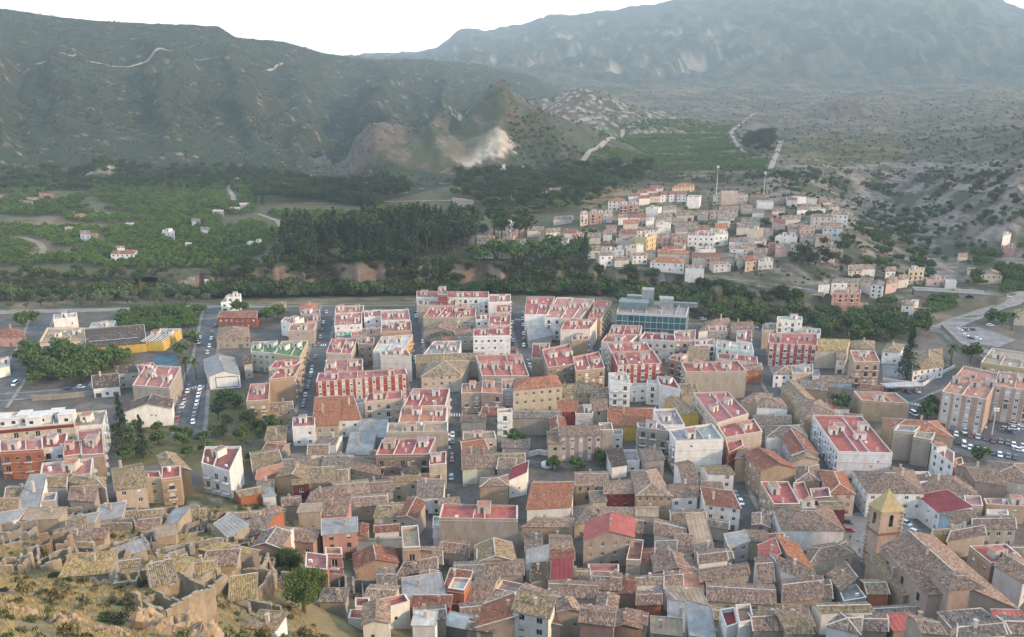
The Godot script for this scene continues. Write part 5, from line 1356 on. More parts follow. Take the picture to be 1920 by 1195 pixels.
	["F",-108.7,-225.6,-103.5,-227.2,-106.5,-235,-111.9,-233.8,10.4,"tn","R","f","tan block with bright red terrace joined to the chalet",G3],
	["P",-115.6,-241.3,-105.5,-239.6,-115,-251.1,-120.6,-249.7,10.4,"tn","t","-","tan gabled rear part of the chalet",G3],
	["F",-103.5,-244,-92.2,-238.1,-94.5,-257,-107,-256.8,12.3,"wh","M","f","tall white house with dark red terrace and dazzling blank side",G0],
	["S",-122.9,-180,-114.4,-180.7,-114.3,-184.6,-123.6,-184.1,4.8,"yw","T","-","cream box-like shed with pale roof",G3],
	["S",-127.3,-177.1,-124,-179.6,-123.8,-182.9,-128.9,-181.1,3.8,"wh","B","-","white shed with blue-grey roof at the left edge",G3],
	["S",-114.8,-182.9,-108.7,-186.3,-109.1,-189.7,-115.5,-186.7,2.8,"gb","G","-","low pale grey sheet roof on the slope",G3],
	["S",-111.8,-192.1,-105.8,-194.3,-107.4,-200.2,-113.1,-198.4,3.8,"gb","G","-","pale sheet-roofed shed below the lane",G3],
	["G",-108.8,-197.7,-96.5,-199.9,-98.3,-203.5,-109.7,-201.9,3.8,"gb","t","-","ruined cottage with worn tan tiles under the chalet",G3],
	["L",-94.4,-192.9,-90.7,-194.7,-90.8,-203.3,-95.2,-202.1,3.8,"yw","B","-","shed with blue-grey panels and yellow end wall",G3],
	["G",-92.1,-259.9,-82.5,-264.2,-90.1,-279.3,-98.3,-276.1,4.8,"tn","t","-","tan-tiled house right of the tall white house",G3],
	["S",-87.6,-249.3,-80.5,-255.3,-81.3,-259.3,-88.5,-253.8,5.7,"pk","S","-","low pink terrace house right of the tall white house",G3],
	["G",-81.6,-259.8,-78.1,-260.6,-80.3,-270.8,-84,-269.7,5.7,"be","g","-","narrow house with grey tiles and white edge",G3],
	["G",-78.7,-260.7,-72.3,-261,-75.2,-274.9,-81.6,-273.9,5.7,"be","g","-","house with dark grey tiles and white edge",G3],
	["G",-74.5,-268.1,-67.2,-268.7,-68.9,-277.8,-76.1,-277.2,8.5,"wh","b","f","white raised house with two windows and brown roof",G3],
	["G",-73.4,-261,-66.8,-262,-68.4,-271.4,-75.2,-270.6,5.7,"be","t","-","tan-roofed lean-to below the white raised house",G3],
	["G",-67.7,-260.9,-57.7,-261.4,-58.3,-273.9,-69.2,-273.7,6.6,"be","g","-","house with pale grey tiles and a white broken edge",G3],
	["G",-58.8,-262.1,-46.5,-257,-49.4,-270.8,-59.4,-272.5,6.6,"be","b","f","wide house with dark grey-brown tiles below the red terraces",G3],
	["P",-80.4,-248,-68.3,-245.2,-67.9,-254.3,-80.4,-254.1,6.6,"tn","t","-","tan house with wide pinkish gable",G3],
	["S",-69.2,-244.3,-60.2,-246.2,-61.8,-253.8,-70.7,-252.4,6.6,"tn","t","-","tan box house with flat tan wall",G3],
	["G",-61.3,-248,-56.2,-248.3,-57.3,-258.2,-63.3,-257.4,6.6,"tn","t","-","small tan-roofed house beside the tan box",G3],
	["G",-71.3,-237.1,-66.6,-238.1,-67.8,-241.8,-72.5,-240.7,7.6,"mr","t","f","dark maroon house with white window frames in a narrow lane",G3],
	["G",-65.1,-226.5,-55.7,-231.1,-56.1,-240.5,-63.7,-238.2,5.7,"be","b","-","house with wide brown mottled tiles left of the middle",G3],
	["G",-56.5,-234.8,-46.7,-236.9,-49.2,-246.4,-60.7,-244.2,6.6,"be","m","-","house with mottled tiles and a white ridge",G3],
	["G",-48.3,-239.5,-39.5,-240.3,-41.2,-249.1,-49.6,-246.7,6.6,"be","b","-","house with brown tiles and pale end wall",G3],
	["G",-83.3,-239.9,-79.2,-241.5,-80.6,-246.3,-86,-245.8,4.8,"wh","g","-","small white-edged house with dark grey roof",G3],
	["S",-80.5,-233.8,-76.6,-234.5,-79.6,-238.9,-83,-238.6,3.8,"wh","B","-","tiny white house with pale blue sheet roof",G3],
	["G",-87.3,-232.4,-80.8,-235.4,-84.1,-239.5,-90.9,-236.4,3.8,"or","t","-","low house with bright orange wall on the slope",G3],
	["G",-71.3,-223.8,-66,-224.8,-67.6,-230.6,-73,-229.6,4.8,"pb","b","-","pinkish-brown low house in the lane",G3],
	["S",-57.3,-212.8,-49.2,-213.7,-49.8,-222.8,-58,-221.9,7.6,"pk","b","-","tan house with broken white-edged grey roof and pink strip",G3],
	["S",-62.9,-211.1,-56.5,-211.8,-56.7,-215.2,-63,-214.9,7.6,"be","T","-","beige house with tan slab roof left of the broken roof",G3],
	["G",-51.2,-228,-39.8,-229.7,-41,-236.8,-52.5,-235.6,5.7,"be","m","-","house with mottled pale tiles and white edges",G3],
	["G",-42,-218.7,-33.8,-219,-34,-228.4,-41.1,-227.4,6.6,"cr","t","f","cream house with olive-brown roof and small windows",G3],
	["P",-34.8,-217.5,-28.9,-216.1,-27.3,-226.7,-33.3,-229.1,7.6,"be","r","-","beige gabled house with mottled reddish roof",G3],
	["G",-41,-246.3,-31.2,-247.2,-31.7,-250.7,-41.9,-250,7.6,"be","t","f","long beige house with shallow tan roof",G3],
	["G",-30.8,-236,-22.9,-236.7,-22.9,-248.1,-31.6,-247.8,6.6,"wh","g","f","white house with grey tiles and three dark windows by the central street",G3],
	["F",-48.6,-261.9,-29.7,-262.6,-28.5,-276.7,-48.3,-274.8,12.3,"bw","R","f","house with the large crimson terrace beside the central street",G0],
	["F",-29.1,-256.9,-23.3,-257.9,-24,-268.1,-29.6,-266.2,10.4,"cr","R","r","narrow house with red terrace on the central street below the crimson terrace",G3],
	["F",-48,-283.5,-24.6,-284.7,-25.3,-293.5,-48.8,-292.6,11.4,"be","T","r","wide house with plain tan roof behind the crimson terrace",G3],
	["H",-38.9,-255.3,-32.6,-254.8,-32.4,-261.1,-39,-261.3,7.6,"yw","d","f","small yellow pavilion with dark brown hipped roof",G3],
	["F",-46.3,-257.8,-38.8,-259.3,-39.7,-263.1,-46.1,-262.6,4.8,"be","R","-","low red terrace left of the yellow pavilion",G3],
	["F",-32.1,-254,-24.6,-253.9,-25,-258.2,-32.6,-258.6,5.7,"be","S","r","low orange terrace right of the yellow pavilion",G3],
	["S",-63.2,-279.6,-53.6,-279.8,-54.1,-294.7,-63.8,-294.2,3.8,"gr","B","-","pale blue sheet-roofed shed beside the grey workshop",G3],
	["S",-51.9,-195,-42.8,-196.8,-43.8,-202,-53.1,-200.8,8.5,"pk","B","f","pink house with pale blue sheet roof and balcony",G3],
	["P",-44.2,-199.5,-40.9,-199.6,-41.2,-205.6,-45,-205.2,7.6,"tn","r","-","narrow tan house with dazzling white side wall",G3],
	["F",-28.8,-187.7,-24.4,-188,-26.2,-199.1,-30.7,-198.3,11.4,"tp","T","f","tall narrow tan tower house with one small window",G3],
	["G",-42.6,-195.8,-29.8,-197.3,-30.5,-202.8,-43.2,-201.3,5.7,"pb","T","-","low pinkish wall house left of the tan tower house",G3],
	["F",-21.2,-208.2,1.6,-207.6,1.7,-215.4,-20.8,-216.4,12.3,"gb","R","-","broad grey-beige block with blank wall and brick-edged red terrace",G0],
	["F",-23.4,-211.4,-20,-210.9,-20.5,-216.4,-23.8,-216.7,7.6,"wh","W","-","small white box beside the broad blank block",G3],
	["S",4.7,-225.1,18.3,-226.5,20.2,-239,6.7,-238.2,8.5,"wh","o","-","white house with large orange roof facing the viewer",G3],
	["G",7.3,-242.8,19.8,-242.3,20,-247.1,7.8,-247.7,7.6,"be","b","-","house with dark tiles behind the large orange roof",G3],
	["G",21.7,-245.2,32.5,-245,33.1,-255.8,22,-255.5,7.6,"tn","m","a","tan house with a row of five small arches under mottled tiles",G3],
	["G",30.8,-241.1,41.6,-241.4,42.4,-251.3,31.5,-250.5,6.6,"re","m","a","house with crimson front and small arches under mottled tiles",G3],
	["H",-10.6,-241.5,-1.2,-242.4,-1.5,-250.2,-10.5,-247.7,8.5,"tn","b","-","tan house with pointed brown hipped roof",G3],
	["G",-17.7,-261.6,-11.9,-263.1,-12.8,-280.5,-18.8,-278.2,6.6,"mi","b","-","pale mint walled house with brown roof by the central street",G3],
	["L",-1,-250,5,-253.6,5.9,-262.6,0.4,-260,7.6,"wh","M","-","white-walled house with dark red roof falling to the left",G3],
	["G",-18.3,-275.2,-9,-278,-12.7,-289.4,-20,-286.1,6.6,"be","o","-","house with bright orange roof by the central street",G3],
	["G",-12.7,-262.9,-6.2,-263.2,-7.6,-278,-13.9,-277,6.6,"be","b","-","house with brown tiles beside the bright orange roof",G3],
	["G",-8.7,-268.4,4.7,-269.5,4.4,-278,-9.2,-277.2,5.7,"be","t","f","beige house with tan roof below the dark garden tree",G3],
	["G",-20.7,-303.8,-11,-304.8,-11.1,-312.5,-21,-311.1,6.6,"cr","b","-","cream gabled house by the central street",G3],
	["F",-19.1,-287.1,-6,-288,-7,-295.6,-19.4,-295.2,6.6,"cr","T","f","cream flat-roofed houses' end below the gabled one",G3],
	["F",-5.8,-298.7,0.2,-298.9,0,-303.1,-5.9,-302.5,13.3,"wh","S","f","slim white tower house with one window column",G0],
	["G",-0.8,-306.4,20.2,-306.4,20.5,-314.5,-1,-314.5,7.6,"gb","g","-","long house with grey roof and old stone wall behind the garden",G3],
	["G",19.2,-310.3,27.2,-311.2,27.8,-323.8,19.6,-323,8.5,"re","o","f","dark red house with orange roof and white windows",G3],
	["F",26.3,-308.4,33.6,-308.8,34.1,-318.2,26.8,-317.8,8.5,"li","T","f","lilac-white house right of the dark red house",G3],
	["G",33.1,-311.7,39.5,-311.9,40.6,-325.3,34,-324.6,8.5,"be","b","f","beige house second right of the dark red house",G3],
	["G",18.1,-282.1,34.7,-283,35.1,-292.8,18.4,-291.5,10.4,"bl","b","f","brown-lilac apartment house with white shutters and grey canopy",G3],
	["P",15.3,-294.1,21.8,-295.4,21.5,-306.2,15.4,-305.3,7.6,"be","r","-","house with reddish tiles behind the brown-lilac house",G3],
	["G",13.8,-281.4,19.3,-281.6,19.1,-293.4,14,-292.9,7.6,"be","b","f","narrow beige house left of the brown-lilac house",G3],
	["F",34.1,-285.5,39,-286,39.2,-292.8,34.1,-292.6,11.4,"gb","T","-","blank tan tower right of the brown-lilac house",G3],
	["F",39.8,-291.8,43.8,-292.3,44.3,-297.4,40.4,-297,6.6,"wh","G","f","small white house left of the grey window front",G3],
	["H",19.2,-219.9,28.6,-223.5,26.5,-232.9,19.7,-231.1,5.7,"be","g","-","house with grey tiles in front of the five-arch house",G3],
	["G",27.6,-223.5,39.7,-223.4,40.7,-231,28.5,-231.4,5.7,"be","m","-","house with mottled tiles in front of the crimson arches",G3],
	["P",20.3,-201.6,35,-203.6,36.5,-214.1,21.8,-211.1,9.5,"gb","R","f","house with big salmon-red gable roof and white terrace front",G3],
	["F",31.7,-195.8,35.7,-195.6,38.1,-206,34.6,-206.6,6.6,"be","r","-","tiled side part of the salmon gable house",G3],
	["H",2.9,-213.3,17,-213.1,18.6,-218.1,7.2,-218.8,7.6,"tn","m","-","tan house with mottled hipped roof across the narrow alley",G3],
	["F",48.3,-283.9,59.2,-280.3,58.2,-286.8,48.4,-288.5,13.3,"gt","B","f","grey-tan rear wing with small windows of the white blue-roofed block",G0],
	["F",57.5,-286,66.6,-286.1,66.3,-302.6,57.1,-302.2,13.3,"wh","B","-","white rear part of the blue-roofed block with roof hut",G0],
	["F",60.3,-271.7,78.3,-273.5,77.4,-287.6,59.3,-282.2,13.3,"wh","B","l","large white block with blue-grey flat roof and blank front",G0],
	["G",58.5,-249.5,64.2,-251,63.7,-265.9,58.6,-263.8,7.6,"wh","b","-","white-edged house with steep brown roof under the white blue-roofed block",G3],
	["G",68.3,-253.8,77.1,-253.2,75.5,-260.2,67,-259.6,8.5,"wh","t","f","white house with olive roof at the market street",G3],
	["S",61.8,-230.3,72.2,-227.7,71.7,-235.8,62.2,-238.6,8.5,"wh","r","f","white house with reddish roof and three windows at the parked cars",G3],
	["H",40.7,-236.6,52.4,-236.2,50.4,-255.6,41.5,-254.6,8.5,"tn","m","a","tan house with bright mottled tiles and white ridge",G3],
	["G",51.7,-236.7,60.9,-237.5,62.9,-248.3,53.3,-245.8,7.6,"wh","b","f","white house with grey-brown roof and framed door",G3],
	["G",49.2,-220.5,60.1,-221.3,61.3,-230.2,50.5,-229.6,5.7,"be","b","-","house with grey-brown tiles below the framed door",G3],
	["G",38.8,-224.6,45.5,-224.2,46.5,-230.5,39.6,-230.3,6.6,"cr","T","-","peach-walled house under the bright mottled tiles",G3],
	["H",80.6,-264.5,86.2,-264.4,90.8,-274.1,83.8,-272,9.5,"tn","b","l","tan house with brown hipped roof at the market street bend",G3],
	["P",86.2,-252.7,99,-255.1,94.7,-268.4,84.1,-265.9,10.4,"tn","r","l","tan balcony house with reddish tiled roof on the market street",G3],
	["F",82.8,-227.7,91.1,-228,92.2,-242.9,83,-242.8,10.4,"tn","R","l","tan balcony house with bright red terrace on the market street",G3],
	["F",79.7,-269.7,86.7,-275.9,87.5,-281.6,81,-279.5,9.5,"or","R","l","orange-fronted house with red roof on the market street",G3],
	["H",99.1,-287.6,115,-287.8,116.4,-299.3,102.2,-298.7,7.6,"wh","g","-","white house with grey hipped roof behind the market street",G3],
	["P",103.4,-271.6,113.8,-272.9,114.2,-293.4,105.3,-292,7.6,"li","r","l","lilac-white house with brown gable behind the market street",G3],
	["P",101.8,-266.6,112.9,-269.7,113.8,-279.4,104.9,-277.4,6.6,"be","t","-","beige gabled end house with tan roof",G3],
	["H",97.6,-250,106.1,-250.3,110,-262.6,102.2,-261.8,7.6,"tn","b","-","tan house with brown hipped roof behind the chapel",G3],
	["H",104.8,-239.1,113.2,-238.8,115.8,-255.5,107.7,-256.3,8.5,"pc","o","f","pink-cream house with orange-tan roof at the plaza",G3],
	["F",93.2,-234.5,97.3,-234.8,99.1,-246.9,95.3,-246.2,8.5,"wh","R","-","house with small red roof behind the chapel",G3],
	["H",81.3,-214.9,99.9,-214.6,101,-229.5,83,-229.6,7.6,"wh","b","l","white chapel with olive tiled roof",G3],
	["F",97.9,-235.7,104.4,-236.5,106,-242.7,99.4,-242.1,8.5,"br","M","-","house with dark red terrace behind the chapel",G3],
	["G",97.9,-226.9,105.2,-227.1,105.5,-234.1,98,-233.4,8.5,"mr","t","f","maroon house with white corner stones at the plaza",G3],
	["S",36.7,-267.4,42.3,-269.1,41.6,-279.4,35.5,-278,4.8,"wh","d","f","small white house with dark roof below the grey-tan wing",G3],
	["F",42.4,-272.7,47.5,-272.4,47.6,-282.2,42.3,-281.9,4.8,"wh","G","f","small white annex below the grey-tan wing",G3],
	["F",119.2,-268.5,138.5,-267.3,141.5,-301.5,122.2,-302.8,10.4,"wh","R","l","white block with long crimson terrace and white roof huts",G3],
	["H",148.6,-289.4,167.7,-280.9,169.6,-296.9,149.1,-299.7,10.4,"tn","o","-","tan house with worn orange-red roof below the car park",G3],
	["F",145.9,-283.4,153.2,-282.1,158.1,-287.3,150.2,-288.6,12.3,"gb","G","-","grey-tan stair tower below the car park",G0],
	["F",151.6,-279.4,157.1,-276.7,161.9,-283.2,155.1,-284.2,11.4,"gb","T","-","second grey-tan tower right of the stair tower",G3],
	["F",155.6,-272.3,156.9,-260.1,162.5,-269.9,159.9,-282,9.5,"wh","S","f","white house with pale roof at the car park corner",G3],
	["F",158.5,-264.9,165.7,-268.5,167.8,-273.9,162.9,-271.9,5.7,"or","S","-","low terracotta house at the car park edge",G3],
	["H",116.9,-237.9,135.3,-237.5,139.4,-254.2,118.4,-253.2,9.5,"wh","b","fl","large white manor with grey-brown roof behind the bell tower",G3],
	["H",134.5,-240.5,154.5,-240,157.1,-253.5,138.6,-255.2,7.6,"wh","b","-","wide grey-brown tiled roof adjoining the white manor",G3],
	["F",136.2,-246,143,-246.3,144.7,-253.6,138,-253.5,9.5,"wh","P","f","raised pink-roofed attic with strip windows beside the white manor",G3],
	["G",157.2,-246.2,166.1,-243.4,166.7,-257.5,157,-258.5,9.5,"tw","b","-","brown-walled house with grey-brown roof right of the white manor",G3],
	["H",163.8,-249.9,176.6,-243.4,186.5,-260.3,170.3,-262.1,9.5,"cr","b","f","cream villa with olive-grey roof at the right edge",G3],
	["L",135.6,-227.1,146.1,-228.4,143.8,-239.7,134.2,-239.2,7.6,"wh","M","l","white row house with dark red roof facing the plaza",G3],
	["G",135.2,-219.2,144.5,-222.8,144.9,-228.4,134.9,-226.5,7.6,"lb","b","l","pale blue house front with brown tiles next to the dark red roofed row",G3],
	["F",146.9,-233.3,152.2,-232.7,155.1,-239.3,149.7,-239.5,7.6,"be","P","-","pink terrace house behind the dark red roofed row",G3],
	["F",155.3,-235.9,169.8,-234,172.3,-240,156.5,-239.7,6.6,"tn","P","f","tan house with long pink terrace at the right edge",G3],
	["F",152.4,-230.4,158.9,-229.6,160.6,-233,154.1,-233.5,5.7,"wh","W","-","white flat-roofed house at the right edge",G3],
	["G",140.6,-218.1,154.1,-218.3,157.4,-226.2,144.7,-225.5,6.6,"gb","b","f","grey-tan house with brown roof and two square windows",G3],
	["G",128.9,-210.4,142.4,-214.2,144.5,-220.7,134.7,-217.6,6.6,"be","b","-","house with brown tiles and thick white edges right of the church",G3],
	["G",125.9,-213.5,134.8,-214.4,136.8,-218.3,128.6,-217.4,6.6,"ye","t","-","house with yellow wall behind the church nave",G3],
	["S",-75.6,-189.2,-72.1,-195.9,-78.1,-199.9,-80.7,-193.9,3.8,"gb","B","-","stone hut with pale blue-grey roof on the slope",G3],
	["G",-74.9,-193.8,-68.5,-198.1,-66.3,-208.7,-72.7,-206.3,3.8,"or","g","-","long low house with grey-brown tiles and orange end wall on the slope",G3],
	["G",-81.3,-205.3,-73.1,-206.1,-72.9,-209.8,-82.2,-208.9,4.8,"tn","t","-","dark-walled house with tan roof on the slope",G3],
	["S",-74.9,-169.9,-64.2,-166.5,-60.2,-168.2,-71,-171.7,3.8,"gb","y","-","low barn with bright ochre tiles on the slope",G3],
	["F",-48.9,-166.4,-43.5,-165.4,-44.8,-171.7,-50.3,-172.9,7.6,"ro","P","-","orange-brick house with pinkish red slab roof",G3],
	["F",-46.2,-175.1,-42,-174.9,-42.8,-178.1,-47,-178.2,9.5,"pk","S","f","pink upper room behind the brick slab house",G3],
	["P",-41,-183.1,-30.1,-186.2,-32.2,-192.9,-42.6,-189.8,5.7,"pt","r","-","house with orange-tan gable and two-tone tiles",G3],
	["U",-38.3,-168.9,-32.3,-169.7,-33.9,-176.5,-39.9,-175.9,3.8,"gb","g","-","roofless tiled shed with broken rafters",G4],
	["G",-32.3,-169.6,-28,-169.6,-30.4,-179.8,-34.7,-179.8,4.8,"gb","g","-","house with dark grey tiles and white edges in the lower alley",G3],
	["F",-35.2,-155.4,-31.9,-155.5,-32.5,-158.6,-35.8,-158.7,4.8,"wh","R","-","tiny terrace painted pinkish red in the lower alley",G3],
	["F",-29.6,-155.1,-23.3,-158.1,-24.7,-160.9,-31,-158.6,6.6,"wh","R","-","white house with red terrace and low walls in the lower alley",G3],
	["F",-35.9,-150.9,-29.7,-150.1,-29.3,-153.7,-36,-153.9,3.8,"wh","R","-","low white house with half red roof at the bottom of the alley",G3],
	["S",-42.6,-153.7,-37,-153.7,-37,-157.4,-42.2,-157.2,3.8,"gb","g","-","stone shed with corrugated pale roof beside the pine",G3],
	["S",-45.8,-119.1,-40.9,-118.5,-39.9,-121.9,-44.5,-122.5,2.8,"wh","t","-","low cottage with tan roof among bushes at the bottom",G3],
	["U",-43,-163.6,-39,-163.9,-40.6,-171.1,-44.7,-170.7,4.8,"gb","b","-","roofless room full of rubble below the brick slab house",G4],
	["U",-60.3,-144.6,-52.2,-141.6,-51.5,-150.4,-58.7,-151.4,3.8,"tn","b","-","roofless stone ruin with a broken parapet on the slope",G4],
	["U",-57.5,-160.2,-53,-152.6,-53.6,-159.3,-57.3,-166.2,4.8,"yw","b","-","narrow ruined wall house with sunlit side",G4],
	["U",-51.3,-102.5,-46.7,-109.2,-52.8,-111.9,-57.7,-106.8,4.8,"yw","b","-","large roofless ruin with sunlit stone walls and inner partitions",G4],
	["S",-71.1,-140.3,-65.2,-139.4,-64.6,-143,-71.6,-144,3.8,"gb","y","-","ruin with small ochre flat roof above the large ruin",G3],
	["U",-96.2,-143.4,-92.4,-148.1,-94.8,-151.6,-99.1,-147.7,3.8,"yw","b","-","roofless ruin with yellow wall on the slope",G4],
	["U",-89.9,-152.8,-83.3,-155.8,-87.3,-161.7,-93.3,-158.1,3.8,"yw","b","-","long roofless ruin with pale yellow wall",G4],
	["S",-86.4,-153.7,-81.3,-157.7,-83.8,-160.5,-88.4,-156.4,2.8,"gb","G","-","collapsed grey concrete roof on the slope",G3],
	["S",-90.7,-178.3,-85.2,-180.3,-86.2,-183.9,-91.6,-182.6,2.8,"yw","T","-","small cream flat-roofed hut on the slope",G3],
	["U",-102.6,-147.7,-100.6,-150.3,-102.9,-153.9,-104.9,-151.2,2.8,"yw","b","-","broken yellow wall corner on the slope",G4],
	["S",-109.7,-170.8,-103,-166.3,-99.2,-168,-106.2,-172.5,2.8,"gb","g","-","collapsed tiled roof on the slope",G3],
	["U",-88.9,-170.8,-85.7,-171.6,-88,-176.3,-91.2,-175.5,3.8,"gb","b","-","pair of broken stone piers on the slope",G4],
	["U",-88.3,-192.3,-83.4,-196,-84.7,-199.5,-89.3,-196.7,2.8,"gb","b","-","roofless hut with white rubble inside",G4],
	["G",-24.9,-192.9,-18.9,-191.3,-20,-200.1,-26,-200,4.8,"be","m","-","small house with mottled white-edged tiles below the broad blank block",G3],
	["P",-10,-191.8,1.1,-192.6,-0.1,-201.4,-10.4,-199.9,6.6,"cr","t","f","cream house with tan right roof slope beside the dark alley",G3],
	["F",-9.7,-193.1,-6,-193.5,-6.3,-198.2,-9.9,-198.1,6.6,"pk","R","-","small pink terrace with red floor beside the dark alley",G3],
	["G",-8.5,-185.4,3,-185.8,2.9,-193.1,-8.4,-192.3,5.7,"be","b","-","wide house with grey-brown tiles beside the dark alley",G3],
	["G",-15.2,-184.4,-7.5,-184.5,-7.6,-192,-15.4,-191.5,4.8,"be","g","-","house with dark grey tiles left of the wide one by the dark alley",G3],
	["F",-15.7,-170.7,-11.7,-169.8,-10.4,-174.8,-14.6,-175.2,7.6,"ro","W","-","orange brick box house with pale flat roof",G3],
	["G",-10.8,-169.9,-6,-170.5,-2.9,-183.2,-9,-181.6,4.8,"be","b","-","long brown-tiled roof right of the orange brick box",G3],
	["F",-4.5,-177.7,1.3,-176.1,3.1,-179.7,-2.6,-181.6,5.7,"tn","T","-","tan flat-roofed house with low inner wall",G3],
	["G",-7.1,-170.6,-0.4,-170.5,0.8,-175.2,-6.1,-176.2,4.8,"be","m","-","house with mottled tiles below the tan flat roof",G3],
	["G",1.3,-172.6,6.4,-170.6,9,-176.3,3.7,-179.5,5.7,"be","b","-","house with brown tiles and white corner below the dark alley",G3],
	["G",6.3,-169.1,11.3,-168.8,12.9,-175.3,8.6,-176.4,5.7,"be","b","-","house with brown tiles right of the white corner below the dark alley",G3],
	["P",-7.7,-148.3,10.5,-149.1,7.8,-156.5,-6.4,-156,6.6,"be","o","-","house with wide orange-red gable roof at the bottom",G3],
	["S",0.2,-148.8,7.7,-146.1,9.3,-151,1.5,-153.9,8.5,"wh","t","f","white house with olive-grey roof in front of the orange-red gable house",G3],
	["P",10.6,-162.6,16.9,-162.7,14.8,-168,11.1,-167.3,8.5,"be","m","-","beige warehouse-like gable house at the bottom",G3],
	["S",3.9,-190.3,9.8,-192.7,10.5,-200.1,4.2,-197.6,5.7,"wh","B","-","house with pale blue-white roof by the dark alley",G3],
	["S",9.4,-183.9,15.8,-185.2,16.3,-192.6,9.8,-191,5.7,"be","M","-","house with smooth crimson sheet roof",G3],
	["S",5,-183.4,9.8,-184.2,10.3,-190.4,5.3,-189.4,5.7,"be","d","-","house with dark brown sheet roof left of the crimson sheet",G3],
	["G",9.9,-194,17.2,-195.5,17.4,-202.2,10.4,-201.2,5.7,"be","r","-","house with pinkish mottled tiles above the crimson sheet",G3],
	["G",10.9,-200.4,17,-198.6,16.8,-208.1,11.1,-208.5,6.6,"tn","m","-","house with mottled tiles and a tan gable above the pinkish tiles",G3],
	["S",3.8,-198.8,8.5,-201.4,8.4,-208.1,3.9,-206.8,6.6,"be","g","-","house with grey roof and pale frame by the dark alley",G3],
	["G",15.7,-188.8,20.9,-188.6,21.2,-193.2,15.9,-193.1,3.8,"be","t","-","low shed with ribbed tan tiles right of the crimson sheet",G3],
	["G",9.8,-177.4,21.5,-175.9,22.1,-183.9,9.8,-184,4.8,"be","b","-","long house with grey-brown tiles below the crimson sheet",G3],
	["G",20.8,-180.2,27.8,-179.3,28.9,-186.9,22,-187.4,5.7,"tn","b","f","house with brown tiles and tan wall right of the ribbed shed",G3],
	["F",21.1,-193.2,29.4,-192.8,29.8,-196.5,21.2,-196.6,3.8,"wh","R","-","white terrace with dark red floor below the salmon gable house",G3],
	["S",-24.2,-163,-14.7,-163,-14.5,-166.5,-23.5,-166.5,4.8,"re","r","-","low house with pinkish tiles and a sky-blue wall panel",G3],
	["S",-15.2,-158,-9.4,-156.3,-9.2,-159.9,-14.4,-161.6,3.8,"gb","W","-","shed with crumpled cream roof below the orange brick box",G3],
	["S",-21.3,-147,-16.5,-147,-16.4,-150.6,-21,-150.8,4.8,"wh","W","-","white shed at the very bottom, left of the crumpled roof",G3],
	["G",-9.7,-148.9,-4,-147.8,-3.3,-151.5,-9,-152.2,3.8,"gb","g","-","low grey-tiled shed at the bottom left of the white house",G3],
	["S",-26.1,-167.4,-16.4,-170.2,-18.1,-176.7,-27.3,-174.4,4.8,"gr","G","-","wide shed with pale grey sheet roof",G3],
	["S",-29.8,-182.6,-19.8,-185.8,-20.2,-189.6,-28.6,-187,4.8,"pt","b","-","house with brown roof and ribbed orange-brown wall",G3],
	["G",42.5,-212.2,51.1,-208.2,52.1,-217.3,44.1,-221.1,6.6,"wh","b","-","white-walled house with brown tiles and an open loggia",G3],
	["S",52.5,-205.5,58.3,-207,58.6,-219.3,52.8,-217.6,6.6,"gb","T","-","house with smooth pinkish-grey sheet roof",G3],
	["S",40.9,-201.1,46.8,-201.7,47.6,-206.1,41.7,-205.6,5.7,"gb","g","-","house with small grey tiled roof and white edges",G3],
	["S",46.4,-201.5,51.1,-201.3,52.6,-208.8,48,-209.3,5.7,"gb","b","-","house with plain brown slab roof",G3],
	["S",62.7,-205.1,69.3,-207.7,68.9,-211.9,62.7,-210.1,6.6,"li","B","f","lilac-white house with pale blue-grey roof and small square windows",G3],
	["G",69.1,-208.7,74.8,-207.7,75.6,-214.3,69.7,-214.7,6.6,"be","b","-","house with brown tiles right of the blue-grey roof",G3],
	["F",74.3,-208,80.3,-208.4,81.2,-212.7,74.8,-212.6,6.6,"wh","R","-","house with narrow red terrace below the chapel",G3],
	["L",69.4,-195.3,74.8,-197.1,75.6,-204.7,70.3,-202.7,7.6,"be","R","-","left slope half of the white-edged red-roofed house",G3],
	["R",76.5,-196,81.7,-191.1,82,-202.7,76.8,-207.4,7.6,"be","o","-","right slope half of the white-edged red-roofed house",G3],
	["G",32.7,-195.7,39.4,-196.7,40.6,-204.6,33.6,-203,4.8,"be","r","-","low house with dark reddish tiles below the salmon gable house",G3],
	["P",38.8,-190.6,50.6,-189.7,50.1,-197.9,39.1,-198.2,5.7,"pt","b","-","gabled house with orange-lilac wall and mottled tiles",G3],
	["G",49.2,-182.6,62.8,-186,63.4,-191.3,50.1,-187.8,7.6,"gb","b","-","large house with grey-brown tiles and a pale top edge",G3],
	["G",51.1,-192.3,59.3,-194,59.8,-199.4,51.8,-197.8,7.6,"wh","b","-","white-walled house with grey-brown tiles in the middle lane",G3],
	["G",51.4,-198.7,56.8,-200.5,57.3,-204,52.2,-202.5,7.6,"wh","g","-","white narrow house with dark grey roof in the middle lane",G3],
	["G",64.9,-184.4,69.3,-185,71.7,-196.9,67.6,-196.3,6.6,"wh","b","-","house with brown tiles framed by white walls",G3],
	["G",72.6,-188.9,81,-182.9,78.2,-191.2,71.8,-197.7,7.6,"wh","b","-","house with thick white parapet lines above brown tiles",G3],
	["G",49.3,-175.1,65.8,-173.5,67.8,-181.5,51,-183.1,6.6,"be","b","f","broad beige house with long brown tiled roof",G3],
	["G",48.9,-172.4,66.3,-172.1,66.9,-175.4,50,-176.2,3.8,"be","b","-","low lean-to roof in front of the broad brown roof",G3],
	["G",68.4,-175.4,79.2,-177.4,82.5,-186.8,71.7,-185,6.6,"pb","b","f","brown house with large dark openings under a tiled roof",G3],
	["G",24.8,-181.6,28.3,-180.9,29.2,-188.3,25.7,-189.3,4.8,"tn","m","-","house with bright mottled tiles, first of three",G3],
